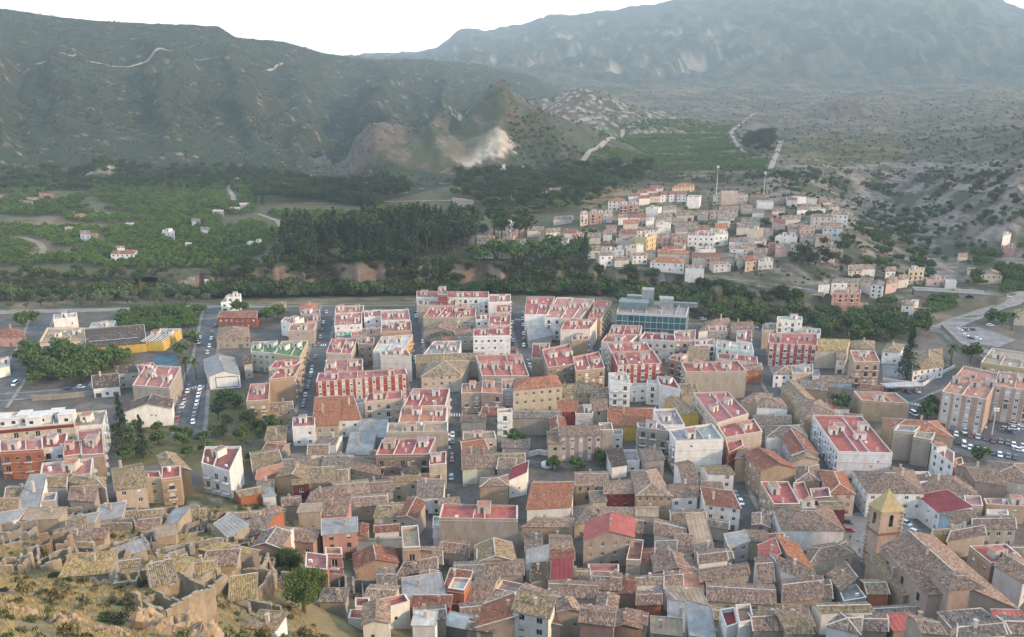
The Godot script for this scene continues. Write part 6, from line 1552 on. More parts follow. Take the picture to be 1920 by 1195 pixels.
	["G",27.8,-179.6,31.9,-179.8,32.7,-187.3,28.7,-187.6,4.8,"pb","r","-","house with reddish tiles and two tiny windows",G3],
	["G",32,-183,40.4,-183.2,41.9,-188.2,33.6,-186.6,5.7,"wh","m","-","house with white ridge and mottled tiles",G3],
	["G",39.8,-181.6,44.6,-182.1,45.8,-190.1,41.2,-189.5,5.7,"tn","m","-","house with ochre mottled tiles",G3],
	["S",44.1,-181.8,49.4,-180,50.3,-185.8,45.1,-187.9,5.7,"tn","S","-","house with plain salmon slab roof",G3],
	["G",31.4,-174.2,37.6,-174.5,38.4,-179.9,32.4,-179.8,4.8,"ro","b","-","house with brick-red wall and brown tiles",G3],
	["S",41.6,-175.7,48.7,-173.6,48.4,-178.9,39.4,-179.9,5.7,"wh","T","-","white house with cream slab roof",G3],
	["S",37.3,-163.2,42.2,-162.8,44,-171.8,39,-172.9,4.8,"bu","G","-","open yard house with deep blue walls",G3],
	["S",36.8,-141,41.4,-139.9,42.3,-148,37.8,-150.2,4.8,"gr","B","-","long slate-blue sheet roof",G3],
	["S",29.6,-144.9,35.6,-143.8,36.3,-148,30.1,-148.8,3.8,"gb","T","-","shed with cream metal roof at the bottom",G3],
	["P",21.2,-154.4,29.2,-154.6,30.1,-160.3,22.7,-159.6,4.8,"pb","b","-","low house with pinkish-grey tiles at the bottom",G3],
	["F",43.6,-139.6,46.6,-140.9,46.9,-146.2,43.7,-145.5,6.6,"wh","M","-","white-edged terrace with purple-brown floor",G3],
	["F",45.9,-138.9,49.1,-139.7,49.9,-145.2,46.7,-144.9,7.6,"wh","b","-","house with brown slab roof and white edges at the bottom",G3],
	["G",48.6,-137.6,55.5,-137.8,55.1,-144.4,49.1,-143,5.7,"be","b","-","house with wide brown tiles at the bottom",G3],
	["G",54.7,-135.6,59.5,-135.6,57.9,-142.3,53.7,-142.6,5.7,"be","t","-","house with tan ochre tiles at the bottom",G3],
	["F",103.2,-172.8,107.7,-171.2,107,-177,102.7,-178,7.6,"gb","R","-","grey-pink box house with crimson roof and white edge",G3],
	["L",85.5,-181.6,91.1,-185.2,90.8,-192.1,84.8,-188.4,6.6,"gb","b","-","house with left-falling grey tiles below the plaza",G3],
	["F",84.8,-177.5,91.4,-179.1,91.1,-184.8,85.5,-182.6,5.7,"gb","G","-","house with an open roof yard and pale awning",G3],
	["G",91.9,-179.7,97.3,-179.8,98,-186.3,92.7,-185.9,6.6,"ro","t","-","house with tan tiles and orange wall",G3],
	["S",100.3,-178.3,103.2,-178.9,100.2,-192,96.2,-191.5,7.6,"tn","t","-","long narrow tan house along the church wall",G3],
	["G",76.3,-178,82.2,-178.5,84.5,-186.8,79,-186.2,5.7,"be","b","-","house with tan-brown tiles left of the leaning grey one",G3],
	["G",76.5,-170.4,89.1,-170.9,88.9,-174.5,75.3,-174,6.6,"wh","t","-","house with a long tan tile roof and white side",G3],
	["H",61.5,-134.1,66.7,-131.5,68.8,-136.4,65.6,-137.7,5.7,"wh","g","-","white house with grey-green hipped roof",G3],
	["G",89.8,-171.2,101.5,-172,102.9,-175.8,91.3,-174.5,5.7,"gb","g","-","low house with slate-grey roof below the church",G3],
	["G",71,-138.8,75.8,-138.6,77.8,-143.7,73.3,-143.5,5.7,"be","b","-","house with brown mottled tiles at the bottom right",G3],
	["S",77.7,-139.6,84,-140,83.5,-144,77.4,-143.6,5.7,"be","R","-","house with red slab roofs at the bottom right",G3],
	["G",79.7,-133,83.8,-132.5,83,-137.2,79.4,-138.7,5.7,"be","m","-","house with narrow mottled tiles between red and slate roofs",G3],
	["S",101.7,-159,113.6,-161.6,111.6,-164.6,100.8,-163.1,5.7,"gb","g","-","house with grey slate roof in front of the church",G3],
	["G",80.4,-123.3,89.4,-124.1,90.5,-128.7,82.5,-127,5.7,"wh","g","-","white-edged house with grey roof at the bottom right",G3],
	["S",111.5,-156.2,117.9,-155.6,119.1,-162.2,112.6,-162.4,4.8,"be","R","-","house with red roof in the bottom right corner",G3],
	["F",132.1,-194.2,142.5,-197.6,142,-204,130.9,-202.9,8.5,"tn","R","l","tan house with red terrace and black balcony right of the church",G3],
	["G",131.7,-192,134.5,-184,142.5,-191.4,140.6,-197.7,8.5,"gw","b","l","grey-white house with balconies right of the church",G3],
	["H",82.1,-194.2,96.1,-199.4,96.8,-205.7,84.4,-202.6,7.6,"cr","b","f","cream house with grey-brown roof left of the plaza",G3],
	["G",108.3,-172.5,118,-172.6,116.3,-175.9,106.8,-175.5,8.5,"gb","b","-","church sacristy with grey-pink wall and pale edge",G3],
	["U",-115.2,-161,-112.6,-163,-115.2,-166.6,-118.1,-164.9,2.8,"gb","b","-","broken low hut at the left edge of the slope",G4],
	["U",-90.6,-163.3,-85.6,-167.3,-89.4,-171.8,-93.9,-168.4,2.8,"gb","b","-","roofless hut above the collapsed concrete roof",G4],
	["U",-95.2,-155.2,-90.6,-154.1,-93.3,-158.4,-98.1,-159.1,2.8,"tn","b","-","roofless stone room left of the long pale ruin",G4],
	["U",-81.1,-162.6,-75.2,-167.3,-77,-169.9,-83.2,-165.4,2.8,"gb","b","-","long wall ruin with greenish plaster",G4],
	["U",-111.8,-190.6,-100.5,-190.9,-102.3,-193.9,-112.6,-193.6,2.8,"gb","b","-","roofless row with grey walls behind a bush",G4],
	["U",-104.3,-164.8,-97.4,-165.5,-101.5,-169.9,-108.2,-169,2.8,"yw","b","-","fallen house with white rubble and yellow wall",G4],
	["U",-59,-133.4,-56.7,-139.2,-58.7,-141.2,-61.5,-136.2,3.8,"yw","b","-","tall sunlit wall ruin with a doorway",G4],
	["U",-49.3,-130.2,-42.9,-128,-43.8,-131.3,-50.5,-133.2,2.8,"gb","b","-","round-cornered stone ruin at the bottom",G4],
	["U",-62.1,-171.2,-58.1,-169.1,-58.5,-174.2,-62.3,-175.6,3.8,"yw","b","-","sunlit ruin with a sloping broken gable",G4],
	["U",-55,-158.8,-49.2,-159.1,-51,-163.3,-56.4,-163.2,2.8,"gb","b","-","small stone ruin left of the slope pine",G4],
	["F",-9,-679,0,-677,4,-692,-8,-694,9.5,"cr","T","f","cream flat block at the left tip of the hillside quarter",G2],
	["F",4,-675,11,-676,12,-688,5,-685,8.5,"ro","S","f","orange-red block beside the cream tip block",G2],
	["F",-11,-668,4,-666,4,-677,-9,-678,4.8,"gr","G","-","low grey house under the cream tip block",G2],
	["G",13,-673,27,-674,27,-688,13,-689,4.8,"wh","b","-","white hillside house with brown tiles, nearest one right of the cream tip block",G2],
	["G",28,-654,40,-661,41,-675,29,-670,5.7,"wh","b","f","white hillside house with brown tiles, second one right of the cream tip block",G2],
	["G",22,-656,31,-656,31,-670,24,-670,4.8,"be","b","-","beige hillside house with brown tiles, right of the cream tip block",G2],
	["G",43,-656,53,-655,55,-670,44,-671,4.8,"wh","r","-","white hillside house with red tiles, right of the cream tip block",G2],
	["F",47,-634,57,-635,59,-650,49,-649,6.6,"br","R","f","brick hillside house with red terrace, second one left of the yellow hillside block",G2],
	["G",61,-636,71,-636,71,-650,63,-650,4.8,"gr","g","-","grey hillside house with grey roof, left of the yellow hillside block",G2],
	["F",60,-702,67,-705,69,-720,61,-717,9.5,"cr","T","f","cream hillside house with tan flat roof, left of the yellow hillside block",G2],
	["F",68,-706,75,-706,76,-721,70,-721,9.5,"or","S","f","orange rounded apartment block on the hillside quarter's left side",G2],
	["F",75,-707,80,-707,82,-722,77,-722,8.5,"or","S","f","orange hillside house with salmon roof, left of the yellow hillside block",G2],
	["F",81,-710,89,-710,91,-725,83,-725,7.6,"li","P","f","lilac hillside house with pink terrace, above the yellow hillside block",G2],
	["H",91,-761,107,-759,109,-774,94,-775,8.5,"wh","o","f","white hillside house with orange tiles, above the yellow hillside block",G2],
	["F",98,-735,106,-735,108,-750,100,-750,9.5,"br","P","f","brick apartment house high in the hillside quarter, left one",G2],
	["F",107,-739,117,-739,119,-754,110,-754,9.5,"br","P","f","brick apartment house high in the hillside quarter, right one",G2],
	["G",115,-795,127,-799,130,-814,118,-810,5.7,"wh","r","-","white hillside house with red tiles, third one above the yellow hillside block",G2],
	["G",127,-814,137,-817,139,-831,129,-829,5.7,"wh","r","-","white hillside house with red tiles, fourth one above the yellow hillside block",G2],
	["G",138,-822,146,-822,148,-837,141,-836,5.7,"wh","r","-","white hillside house with red tiles, fifth one above the yellow hillside block",G2],
	["G",143,-838,156,-838,159,-850,146,-850,5.7,"wp","r","-","pinkish white hillside house with red tiles, above the yellow hillside block",G2],
	["G",124,-785,135,-789,137,-802,127,-799,5.7,"wh","r","-","white hillside house with red tiles, second one above the yellow hillside block",G2],
	["G",135,-796,147,-798,150,-813,138,-810,5.7,"cr","r","-","cream hillside house with red tiles, above the yellow hillside block",G2],
	["G",147,-798,157,-802,159,-817,151,-813,6.6,"wh","r","f","white hillside house with red tiles, sixth one above the yellow hillside block",G2],
	["G",156,-799,165,-802,168,-816,159,-814,6.6,"wh","r","f","white hillside house with red tiles, seventh one above the yellow hillside block",G2],
	["G",164,-799,173,-801,176,-816,168,-813,6.6,"lb","r","f","light blue hillside house with red tiles, left of the long pink-tan building",G2],
	["F",120,-720,131,-718,137,-734,124,-732,9.5,"wh","W","-","white blank-walled block in the middle of the hillside quarter",G2],
	["G",93,-699,102,-701,103,-716,95,-714,5.7,"wh","b","-","white hillside house with brown tiles, second one above the yellow hillside block",G2],
	["G",94,-674,107,-677,109,-692,96,-689,5.7,"cr","o","-","cream hillside house with orange tiles, above the yellow hillside block",G2],
	["F",114,-679,121,-682,124,-696,116,-693,7.6,"wh","W","-","white hillside house with white flat roof, nearest one above the yellow hillside block",G2],
	["G",103,-656,121,-660,123,-670,107,-669,5.7,"wh","b","f","white hillside house with brown tiles, nearest one above the yellow hillside block",G2],
	["F",121,-670,133,-671,136,-683,124,-681,7.6,"wh","W","-","white hillside house with white flat roof, second one above the yellow hillside block",G2],
	["G",116,-635,140,-635,143,-649,119,-649,6.6,"br","b","f","long brick row house behind the yellow block",G2],
	["F",96,-619,104,-613,114,-627,102,-629,12.3,"ye","T","r","bright yellow apartment block of the hillside quarter",G2],
	["F",86,-598,94,-598,95,-607,87,-608,8.5,"cr","W","f","cream hillside house with white flat roof, below the yellow hillside block",G2],
	["F",94,-600,100,-602,100,-608,95,-607,10.4,"wh","W","-","white hillside house with white flat roof, below the yellow hillside block",G2],
	["F",67,-595,77,-592,79,-604,70,-608,6.6,"wh","G","f","pale two-storey house with dark strip windows at the cliff top",G2],
	["F",78,-597,85,-598,87,-608,80,-609,6.6,"lb","G","f","light blue house at the cliff top",G2],
	["G",57,-593,66,-593,67,-607,60,-608,5.7,"wh","b","-","white hillside house with brown tiles, third one left of the yellow hillside block",G2],
	["H",101,-576,125,-571,128,-586,105,-590,6.6,"wh","o","f","white villa with red hipped roof above the cliff road",G2],
	["G",110,-597,133,-593,135,-602,113,-609,6.6,"cr","o","-","cream hillside house with orange tiles, above the cliff road villa",G2],
	["F",82,-627,98,-624,99,-635,84,-637,5.7,"be","T","-","beige hillside house with tan flat roof, left of the yellow hillside block",G2],
	["G",87,-646,101,-645,103,-659,90,-661,5.7,"pb","r","-","pinkish brown hillside house with red tiles, left of the yellow hillside block",G2],
	["F",89,-628,93,-628,94,-634,90,-634,7.6,"br","R","f","brick hillside house with red terrace, nearest one left of the yellow hillside block",G2],
	["G",37,-713,54,-719,56,-732,41,-728,3.8,"gr","g","-","grey hillside house with grey roof, right of the cream tip block",G2],
	["G",78,-662,87,-663,89,-679,81,-676,4.8,"be","b","-","beige hillside house with brown tiles, left of the yellow hillside block",G2],
	["G",74,-646,81,-645,83,-659,76,-660,4.8,"wh","b","-","white hillside house with brown tiles, nearest one left of the yellow hillside block",G2],
	["G",129,-706,142,-709,145,-724,133,-721,4.8,"gr","g","-","grey hillside house with grey roof, nearest one above the yellow hillside block",G2],
	["G",147,-715,162,-716,165,-731,150,-729,4.8,"gr","g","-","grey hillside house with grey roof, nearest one right of the yellow hillside block",G2],
	["G",139,-738,152,-742,155,-756,142,-753,4.8,"gr","g","-","grey hillside house with grey roof, second one above the yellow hillside block",G2],
	["G",138,-691,148,-688,151,-702,142,-706,4.8,"cr","b","-","cream hillside house with brown tiles, right of the yellow hillside block",G2],
	["G",136,-662,145,-660,149,-675,139,-676,4.8,"wh","b","-","white hillside house with brown tiles, second one above the cliff road villa",G2],
	["G",113,-704,118,-704,120,-717,116,-717,5.7,"pk","r","-","pink hillside house with red tiles, above the yellow hillside block",G2],
	["G",103,-701,112,-701,114,-715,105,-714,5.7,"wh","r","-","white hillside house with red tiles, nearest one above the yellow hillside block",G2],
	["F",196,-785,228,-782,233,-796,203,-798,7.6,"pt","S","f","long pink-tan building at the top of the hillside quarter",G2],
	["F",203,-782,219,-782,223,-797,207,-796,11.4,"pt","S","-","pink-tan hillside house with salmon roof, above the long pink-tan building",G2],
	["H",167,-841,191,-850,195,-864,172,-856,5.7,"yl","o","f","ochre villa with orange roofs behind the hillside quarter",G2],
	["F",167,-769,179,-769,184,-783,172,-783,10.4,"wh","P","-","white blank gable block at the top of the hillside quarter",G2],
	["G",190,-734,206,-731,210,-746,194,-748,5.7,"cr","b","f","cream hillside house with brown tiles, nearest one below the long pink-tan building",G2],
	["G",233,-718,245,-720,250,-735,238,-731,4.8,"gw","g","-","pale grey hillside house with grey roof, right of the long pink-tan building",G2],
	["G",258,-725,268,-728,273,-741,263,-740,3.8,"wh","g","-","white hillside house with grey roof, left of the sky-blue end house",G2],
	["G",222,-641,230,-638,235,-652,227,-655,5.7,"pk","b","-","pink hillside house with brown tiles, nearest one left of the sky-blue end house",G2],
	["G",228,-631,240,-631,245,-644,233,-646,6.6,"pk","b","f","pink house on the right side of the hillside quarter",G2],
	["G",245,-628,260,-626,266,-641,251,-642,6.6,"lb","b","f","sky-blue house at the right end of the hillside quarter",G2],
	["F",207,-625,223,-621,228,-636,215,-638,5.7,"wh","W","-","white hillside house with white flat roof, left of the sky-blue end house",G2],
	["F",141,-638,162,-636,166,-649,145,-651,8.5,"wh","R","f","white hillside house with red terrace, above the cliff road villa",G2],
	["F",162,-636,174,-640,177,-654,166,-651,8.5,"wh","W","f","white hillside house with white flat roof, below the long pink-tan building",G2],
	["G",172,-628,188,-631,192,-644,178,-643,3.8,"wh","g","-","white hillside house with grey roof, second one below the long pink-tan building",G2],
	["F",189,-640,203,-642,206,-651,193,-649,9.5,"be","T","-","beige hillside house with tan flat roof, below the long pink-tan building",G2],
	["G",134,-586,143,-583,146,-598,137,-600,6.6,"cr","r","-","cream hillside house with red tiles, right of the cliff road villa",G2],
	["G",143,-582,154,-581,157,-596,147,-597,6.6,"br","r","f","brick hillside house with red tiles, right of the cliff road villa",G2],
	["G",168,-567,178,-571,182,-585,172,-582,6.6,"tn","r","f","tan hillside house with red tiles, below the long pink-tan building",G2],
	["F",178,-569,189,-570,192,-580,182,-579,5.7,"yo","T","f","ochre house with terraces above the cliff road",G2],
	["G",199,-598,209,-597,214,-611,204,-612,5.7,"pk","b","-","pink hillside house with brown tiles, second one left of the sky-blue end house",G2],
	["G",209,-596,220,-592,225,-606,214,-609,5.7,"cr","g","f","cream hillside house with grey roof, left of the sky-blue end house",G2],
	["G",196,-606,201,-605,205,-617,200,-617,5.7,"re","r","-","red hillside house with red tiles, below the long pink-tan building",G2],
	["G",235,-615,246,-614,251,-628,241,-629,5.7,"cr","b","-","cream hillside house with brown tiles, nearest one below the sky-blue end house",G2],
	["G",226,-623,236,-619,240,-631,230,-634,4.8,"gb","b","-","grey-beige hillside house with brown tiles, left of the sky-blue end house",G2],
	["G",164,-576,169,-575,174,-590,168,-590,5.7,"be","b","-","beige hillside house with brown tiles, third one below the long pink-tan building",G2],
	["G",156,-587,165,-584,170,-599,160,-600,4.8,"gr","g","-","grey hillside house with grey roof, right of the cliff road villa",G2],
	["G",127,-633,139,-633,142,-648,130,-648,6.6,"br","b","f","brick hillside house with brown tiles, above the cliff road villa",G2],
	["G",148,-715,163,-718,167,-733,151,-729,4.8,"gr","g","-","grey hillside house with grey roof, second one right of the yellow hillside block",G2],
	["G",167,-721,176,-718,180,-734,171,-735,4.8,"gr","b","-","grey hillside house with brown tiles, below the long pink-tan building",G2],
	["G",146,-678,156,-676,160,-691,149,-692,4.8,"be","b","-","beige hillside house with brown tiles, above the cliff road villa",G2],
	["G",154,-661,164,-664,167,-678,158,-676,5.7,"wp","r","-","pinkish white hillside house with red tiles, below the long pink-tan building",G2],
	["G",170,-667,181,-670,184,-685,174,-682,5.7,"or","o","-","orange hillside house with orange tiles, below the long pink-tan building",G2],
	["G",188,-666,199,-667,203,-681,192,-682,4.8,"gw","g","-","pale grey hillside house with grey roof, nearest one below the long pink-tan building",G2],
	["G",183,-702,196,-705,200,-719,187,-716,4.8,"gr","g","-","grey hillside house with grey roof, nearest one below the long pink-tan building",G2],
	["G",197,-687,213,-685,217,-700,201,-701,4.8,"gr","g","-","grey hillside house with grey roof, second one below the long pink-tan building",G2],
	["G",219,-692,224,-687,229,-702,224,-706,4.8,"wh","r","-","white hillside house with red tiles, second one right of the long pink-tan building",G2],
	["G",217,-666,226,-660,231,-674,222,-680,4.8,"pk","r","-","pink hillside house with red tiles, right of the long pink-tan building",G2],
	["G",203,-644,210,-641,214,-655,208,-658,5.7,"gb","b","-","grey-beige hillside house with brown tiles, nearest one below the long pink-tan building",G2],
	["G",181,-592,190,-589,194,-604,185,-605,5.7,"gb","b","-","grey-beige hillside house with brown tiles, second one below the long pink-tan building",G2],
	["G",217,-723,227,-721,232,-736,221,-737,3.8,"wh","g","-","white hillside house with grey roof, right of the long pink-tan building",G2],
	["G",225,-668,243,-673,248,-687,231,-682,3.8,"gw","g","-","pale grey hillside house with grey roof, left of the sky-blue end house",G2],
	["G",206,-525,214,-526,217,-533,210,-533,4.8,"wh","g","-","white hillside house with grey roof, nearest one below the sky-blue end house",G2],
	["G",215,-526,225,-526,230,-536,222,-536,7.6,"wh","g","f","white house with grey roof in the row above the bridge road",G2],
	["G",227,-531,236,-531,240,-541,232,-541,7.6,"pb","g","f","pinkish brown hillside house with grey roof, below the sky-blue end house",G2],
	["P",244,-531,251,-528,257,-540,252,-546,8.5,"wh","g","f","white hillside house with grey roof, second one below the sky-blue end house",G2],
	["G",241,-541,246,-535,254,-550,247,-553,6.6,"wh","b","-","white hillside house with brown tiles, second one below the sky-blue end house",G2],
	["G",259,-541,269,-547,276,-559,267,-555,6.6,"pk","b","-","pink hillside house with brown tiles, below the sky-blue end house",G2],
	["G",274,-555,282,-558,288,-568,280,-567,5.7,"gw","b","-","pale grey hillside house with brown tiles, below the sky-blue end house",G2],
	["F",286,-566,298,-568,303,-577,291,-575,10.4,"yl","T","f","ochre apartment house above the bridge",G2],
	["F",298,-563,311,-562,316,-572,301,-569,4.8,"pk","R","f","long low pink house at the bridge head",G2],
	["F",308,-556,315,-554,318,-561,313,-563,4.8,"wh","W","-","white hut at the bridge head",G2],
	["G",239,-558,250,-560,255,-574,245,-572,5.7,"cr","b","f","cream hillside house with brown tiles, third one below the sky-blue end house",G2],
	["G",254,-569,263,-569,268,-582,259,-581,5.7,"wh","b","-","white hillside house with brown tiles, nearest one below the sky-blue end house",G2],
	["G",271,-569,279,-571,284,-583,277,-582,6.6,"wh","b","f","white hillside house with brown tiles, third one below the sky-blue end house",G2],
	["P",336,-562,351,-561,356,-573,345,-576,5.7,"tn","b","f","tan house among trees right of the bridge",G2],
	["F",393,-636,403,-642,408,-650,399,-646,8.5,"wh","W","-","white tower-like house on the far right slope",G2],
	["F",391,-630,398,-626,406,-639,398,-643,4.8,"re","R","-","red house below the white tower-like one on the far right slope",G2],
	["G",356,-630,365,-632,370,-643,363,-642,2.8,"cr","b","-","cream hillside house with brown tiles, right of the sky-blue end house",G2],
	["G",341,-588,346,-587,350,-595,346,-595,3.8,"wh","b","-","white hillside house with brown tiles, right of the sky-blue end house",G2],
	["F",-464,-1017,-450,-1016,-455,-1030,-469,-1032,4.8,"wh","W","f","white farmhouse alone in the far orange groves",G1],
	["G",-521,-849,-501,-839,-508,-852,-527,-863,3.8,"wh","g","-","white shed of the farm at the left",G1],
	["G",-526,-872,-510,-867,-517,-880,-532,-884,3.8,"be","b","-","grey-roofed barn of the farm at the left",G1],
	["G",-529,-902,-507,-891,-515,-904,-536,-915,3.8,"yl","o","-","orange-roofed farmhouse at the left",G1],
	["H",-418,-765,-403,-762,-411,-776,-425,-778,3.8,"tn","o","f","tan farmhouse with orange hipped roof",G1],
	["F",-395,-704,-389,-707,-395,-717,-401,-715,4.8,"tn","T","-","small tan cube house in the groves",G1],
	["G",-366,-674,-356,-671,-363,-685,-372,-687,7.6,"wh","b","f","white two-storey farmhouse in the groves",G1],
	["G",-358,-676,-353,-677,-360,-691,-365,-689,3.8,"wh","b","-","low tiled annex of the two-storey farmhouse",G1],
	["H",-312,-614,-294,-614,-298,-629,-317,-628,5.7,"wh","r","f","white villa with red roof in the near groves",G1],
	["F",-309,-619,-303,-619,-307,-627,-313,-627,9.5,"wh","R","-","small square tower of the grove villa",G1],
	["F",-302,-687,-289,-681,-293,-691,-305,-696,6.6,"wh","W","f","white cubic farmhouse right of the grove villa",G1],
	["G",-292,-728,-283,-725,-288,-737,-296,-740,5.7,"wh","g","-","white farmhouse pair in the groves, upper one",G1],
	["G",-273,-698,-263,-695,-267,-706,-276,-708,4.8,"wh","g","-","white farmhouse pair in the groves, lower one",G1],
	["F",-293,-784,-282,-784,-286,-794,-296,-794,5.7,"be","W","f","pale farmhouse by the long field track",G1],
	["F",-285,-811,-274,-808,-279,-823,-289,-825,3.8,"be","W","-","low annex of the pale field house",G1],
	["F",-278,-820,-268,-820,-272,-832,-282,-832,6.6,"be","W","-","pale field house beside cypresses",G1],
	["F",-360,-1052,-348,-1046,-354,-1062,-364,-1064,3.8,"wh","W","-","small white house at the bend of the white track",G1],
	["F",-371,-999,-356,-999,-362,-1014,-376,-1014,3.8,"be","W","-","pale low house below the white track",G1],
	["F",-355,-734,-345,-731,-349,-740,-359,-743,2.8,"be","W","-","low pale shed between the groves",G1],
	["F",-269,-652,-263,-650,-266,-658,-271,-658,3.8,"wh","W","-","white hut with a long wall in the groves",G1],
	["G",-234,-566,-230,-568,-232,-574,-236,-572,3.8,"cr","g","-","small cream hut on the river bank",G1],
	["F",-223,-568,-218,-568,-221,-575,-226,-574,5.7,"cr","T","-","cream cube hut on the river bank",G1],
	["G",-238,-567,-229,-565,-233,-575,-241,-576,3.8,"be","g","-","grey-roofed shed on the river bank",G1],
	["F",-215,-643,-209,-643,-211,-650,-217,-650,2.8,"be","W","-","low pale roof at the edge of the pines",G1],
	["F",25,-852,39,-852,40,-867,26,-867,3.8,"wh","W","f","white pool house among pines below the quarry hill",G2],
	["G",39,-848,50,-844,51,-860,40,-862,6.6,"be","b","f","tan house beside the white pool house among pines",G2],
	["F",-21,-1045,-8,-1045,-8,-1060,-20,-1060,3.8,"wh","W","-","white works building at the quarry foot",G2],
	["F",8,-1045,19,-1045,20,-1060,9,-1060,3.8,"wh","W","-","second white works building at the quarry foot",G2],
	["G",-62,-832,-39,-812,-39,-827,-62,-847,3.8,"be","b","f","ruined terraced row by the lower road",G2],
	["G",-47,-686,-42,-687,-42,-702,-47,-701,7.6,"wh","b","f","white house behind the cypress wood, upper",G2],
	["G",-43,-676,-30,-672,-31,-687,-43,-691,5.7,"be","r","f","house with reddish roof behind the cypress wood",G2],
	["G",-39,-646,-30,-643,-31,-659,-39,-661,4.8,"wh","b","-","low white house behind the cypress wood",G2],
	["F",-213,-641,-200,-641,-204,-652,-216,-652,2.8,"wh","W","-","long low white shed at the wood's left end",G1],
	["G",-65.3,-191,-60.4,-190,-59.5,-194.6,-64.3,-195.6,5.5,"wh","b","-","white small house with brown tiles, above the brick slab house",G3],
	["G",24.9,-165.4,32,-164,33,-168.6,25.8,-170.1,5,"gb","b","-","grey-beige small house with brown tiles, below the salmon gable house",G3],
	["G",14.5,-146.6,21.4,-145.2,22.6,-151.1,15.7,-152.5,6.5,"pb","b","-","pinkish brown small house with brown tiles, right of the orange-red gable house",G3],
	["S",65.2,-244.1,71.6,-243.8,72,-250.7,65.6,-251,5,"gb","b","-","grey-beige small house with brown tiles, below the white blue-roofed block",G3],
	["G",-40,-207.7,-33.1,-208.7,-33.8,-213.2,-40.7,-212.1,6,"wh","r","-","white small house with red tiles, right of the pink balcony house",G3],
	["G",-21.7,-154.4,-14.9,-155.4,-15.7,-160.1,-22.4,-159.1,5.5,"be","g","-","beige small house with grey roof, below the orange brick box",G3],
	["G",57.7,-200.2,62.6,-200,62.8,-204.8,58,-205,5,"cr","t","-","cream small house with tan tiles, above the broad brown roof",G3],
	["S",57.4,-146.4,61.9,-144.5,64.3,-150.3,59.8,-152.2,5.5,"tn","b","f","tan small house with brown tiles, right of the broad brown roof",G3],
	["G",45.9,-166.9,52.8,-164.7,54.3,-169.6,47.4,-171.8,6.5,"tn","t","-","tan small house with tan tiles, below the broad brown roof",G3],
	["G",-4.1,-161.4,3.2,-160.7,3.8,-167.2,-3.4,-167.9,6,"gb","g","-","grey-beige small house with grey roof, left of the orange-red gable house",G3],
	["P",-75.3,-212.5,-68.9,-211.2,-68,-215.7,-74.4,-217,4.5,"tn","m","f","tan small house with mottled tiles, above the brick slab house",G3],
	["G",123.8,-257.7,129.7,-257.4,130,-264.2,124.1,-264.5,4.5,"pb","g","f","pinkish brown small house with grey roof, left of the white manor",G3],
	["P",-31.1,-143.4,-25.7,-144.2,-26.7,-150.9,-32.1,-150.1,6,"wh","m","-","white small house with mottled tiles, below the brick slab house",G3],
	["P",-22.9,-175.7,-18.2,-176.5,-19.2,-182.9,-23.8,-182.2,4.5,"pb","b","-","pinkish brown small house with brown tiles, left of the orange brick box",G3],
	["G",136.4,-260.7,140.6,-259,143.2,-265.3,139.1,-267.1,5,"be","t","-","beige small house with tan tiles, above the white manor",G3],
	["S",26.7,-237.5,31.2,-238.2,30.4,-243.7,25.9,-243,5,"cr","g","-","cream small house with grey roof, below the five-arch house",G3],
	["P",-65.5,-179,-58.3,-178.3,-57.6,-185.3,-64.8,-186,6,"pb","g","-","pinkish brown small house with grey roof, left of the brick slab house",G3],
	["G",-20.9,-200.5,-13.7,-199,-12.3,-205.7,-19.6,-207.1,4.5,"be","b","f","beige small house with brown tiles, above the orange brick box",G3],
	["S",66.1,-168,73.6,-167.6,73.9,-173.8,66.4,-174.2,4.5,"tn","t","f","tan small house with tan tiles, right of the broad brown roof",G3],
	["G",60.4,-222,66.6,-220.1,68,-224.6,61.8,-226.5,4.5,"cr","g","-","cream small house with grey roof, left of the market red terrace",G3],
	["G",144.3,-202.7,149.3,-202.5,149.6,-207.1,144.5,-207.3,6.5,"pb","t","f","pinkish brown small house with tan tiles, right of the dark red roofed row",G3],
	["G",-22.9,-229.1,-16.8,-230.1,-17.6,-235.1,-23.6,-234.2,6.5,"be","m","f","beige small house with mottled tiles, left of the broad blank block",G3],
	["S",32.6,-215.5,39,-214.2,40.1,-219.5,33.7,-220.8,5.5,"pb","b","-","pinkish brown small house with brown tiles, right of the salmon gable house",G3],
	["P",20.7,-170.6,25.7,-169.6,26.8,-174.9,21.8,-175.9,5.5,"be","m","-","beige small house with mottled tiles, below the salmon gable house",G3],
	["G",-11.7,-162.1,-3.8,-163.3,-4.7,-169.3,-12.6,-168.1,4.5,"pb","b","f","pinkish brown small house with brown tiles, below the orange brick box",G3],
	["G",-34.2,-160.7,-27.7,-160,-27,-166.7,-33.5,-167.3,5.5,"cr","m","-","cream small house with mottled tiles, right of the brick slab house",G3],
	["G",97.4,-133.4,103.1,-133.1,103.4,-138.4,97.7,-138.7,6,"be","b","f","beige small house with brown tiles, right of the crimson box house",G3],
	["P",74.5,-221.8,79.4,-220.3,81.4,-226.9,76.5,-228.5,5.5,"pb","m","f","pinkish brown small house with mottled tiles, below the market red terrace",G3],
	["S",-17.1,-179.1,-11.6,-178,-10.5,-183.4,-16,-184.6,4.5,"wh","r","f","white small house with red tiles, above the orange brick box",G3],
	["G",-61.6,-194.9,-54.2,-193.4,-52.9,-199.7,-60.3,-201.2,4.5,"pb","b","f","pinkish brown small house with brown tiles, above the brick slab house",G3],
	["G",85.3,-445.1,94.4,-446.4,93.2,-454.2,84.1,-452.8,6,"tn","b","-","tan small house with brown tiles, above the grey balcony block",G3],
	["G",-3.8,-285.9,6.3,-284.9,7.2,-293.9,-2.9,-294.9,4,"be","g","f","beige small house with grey roof, below the slim white tower",G3],
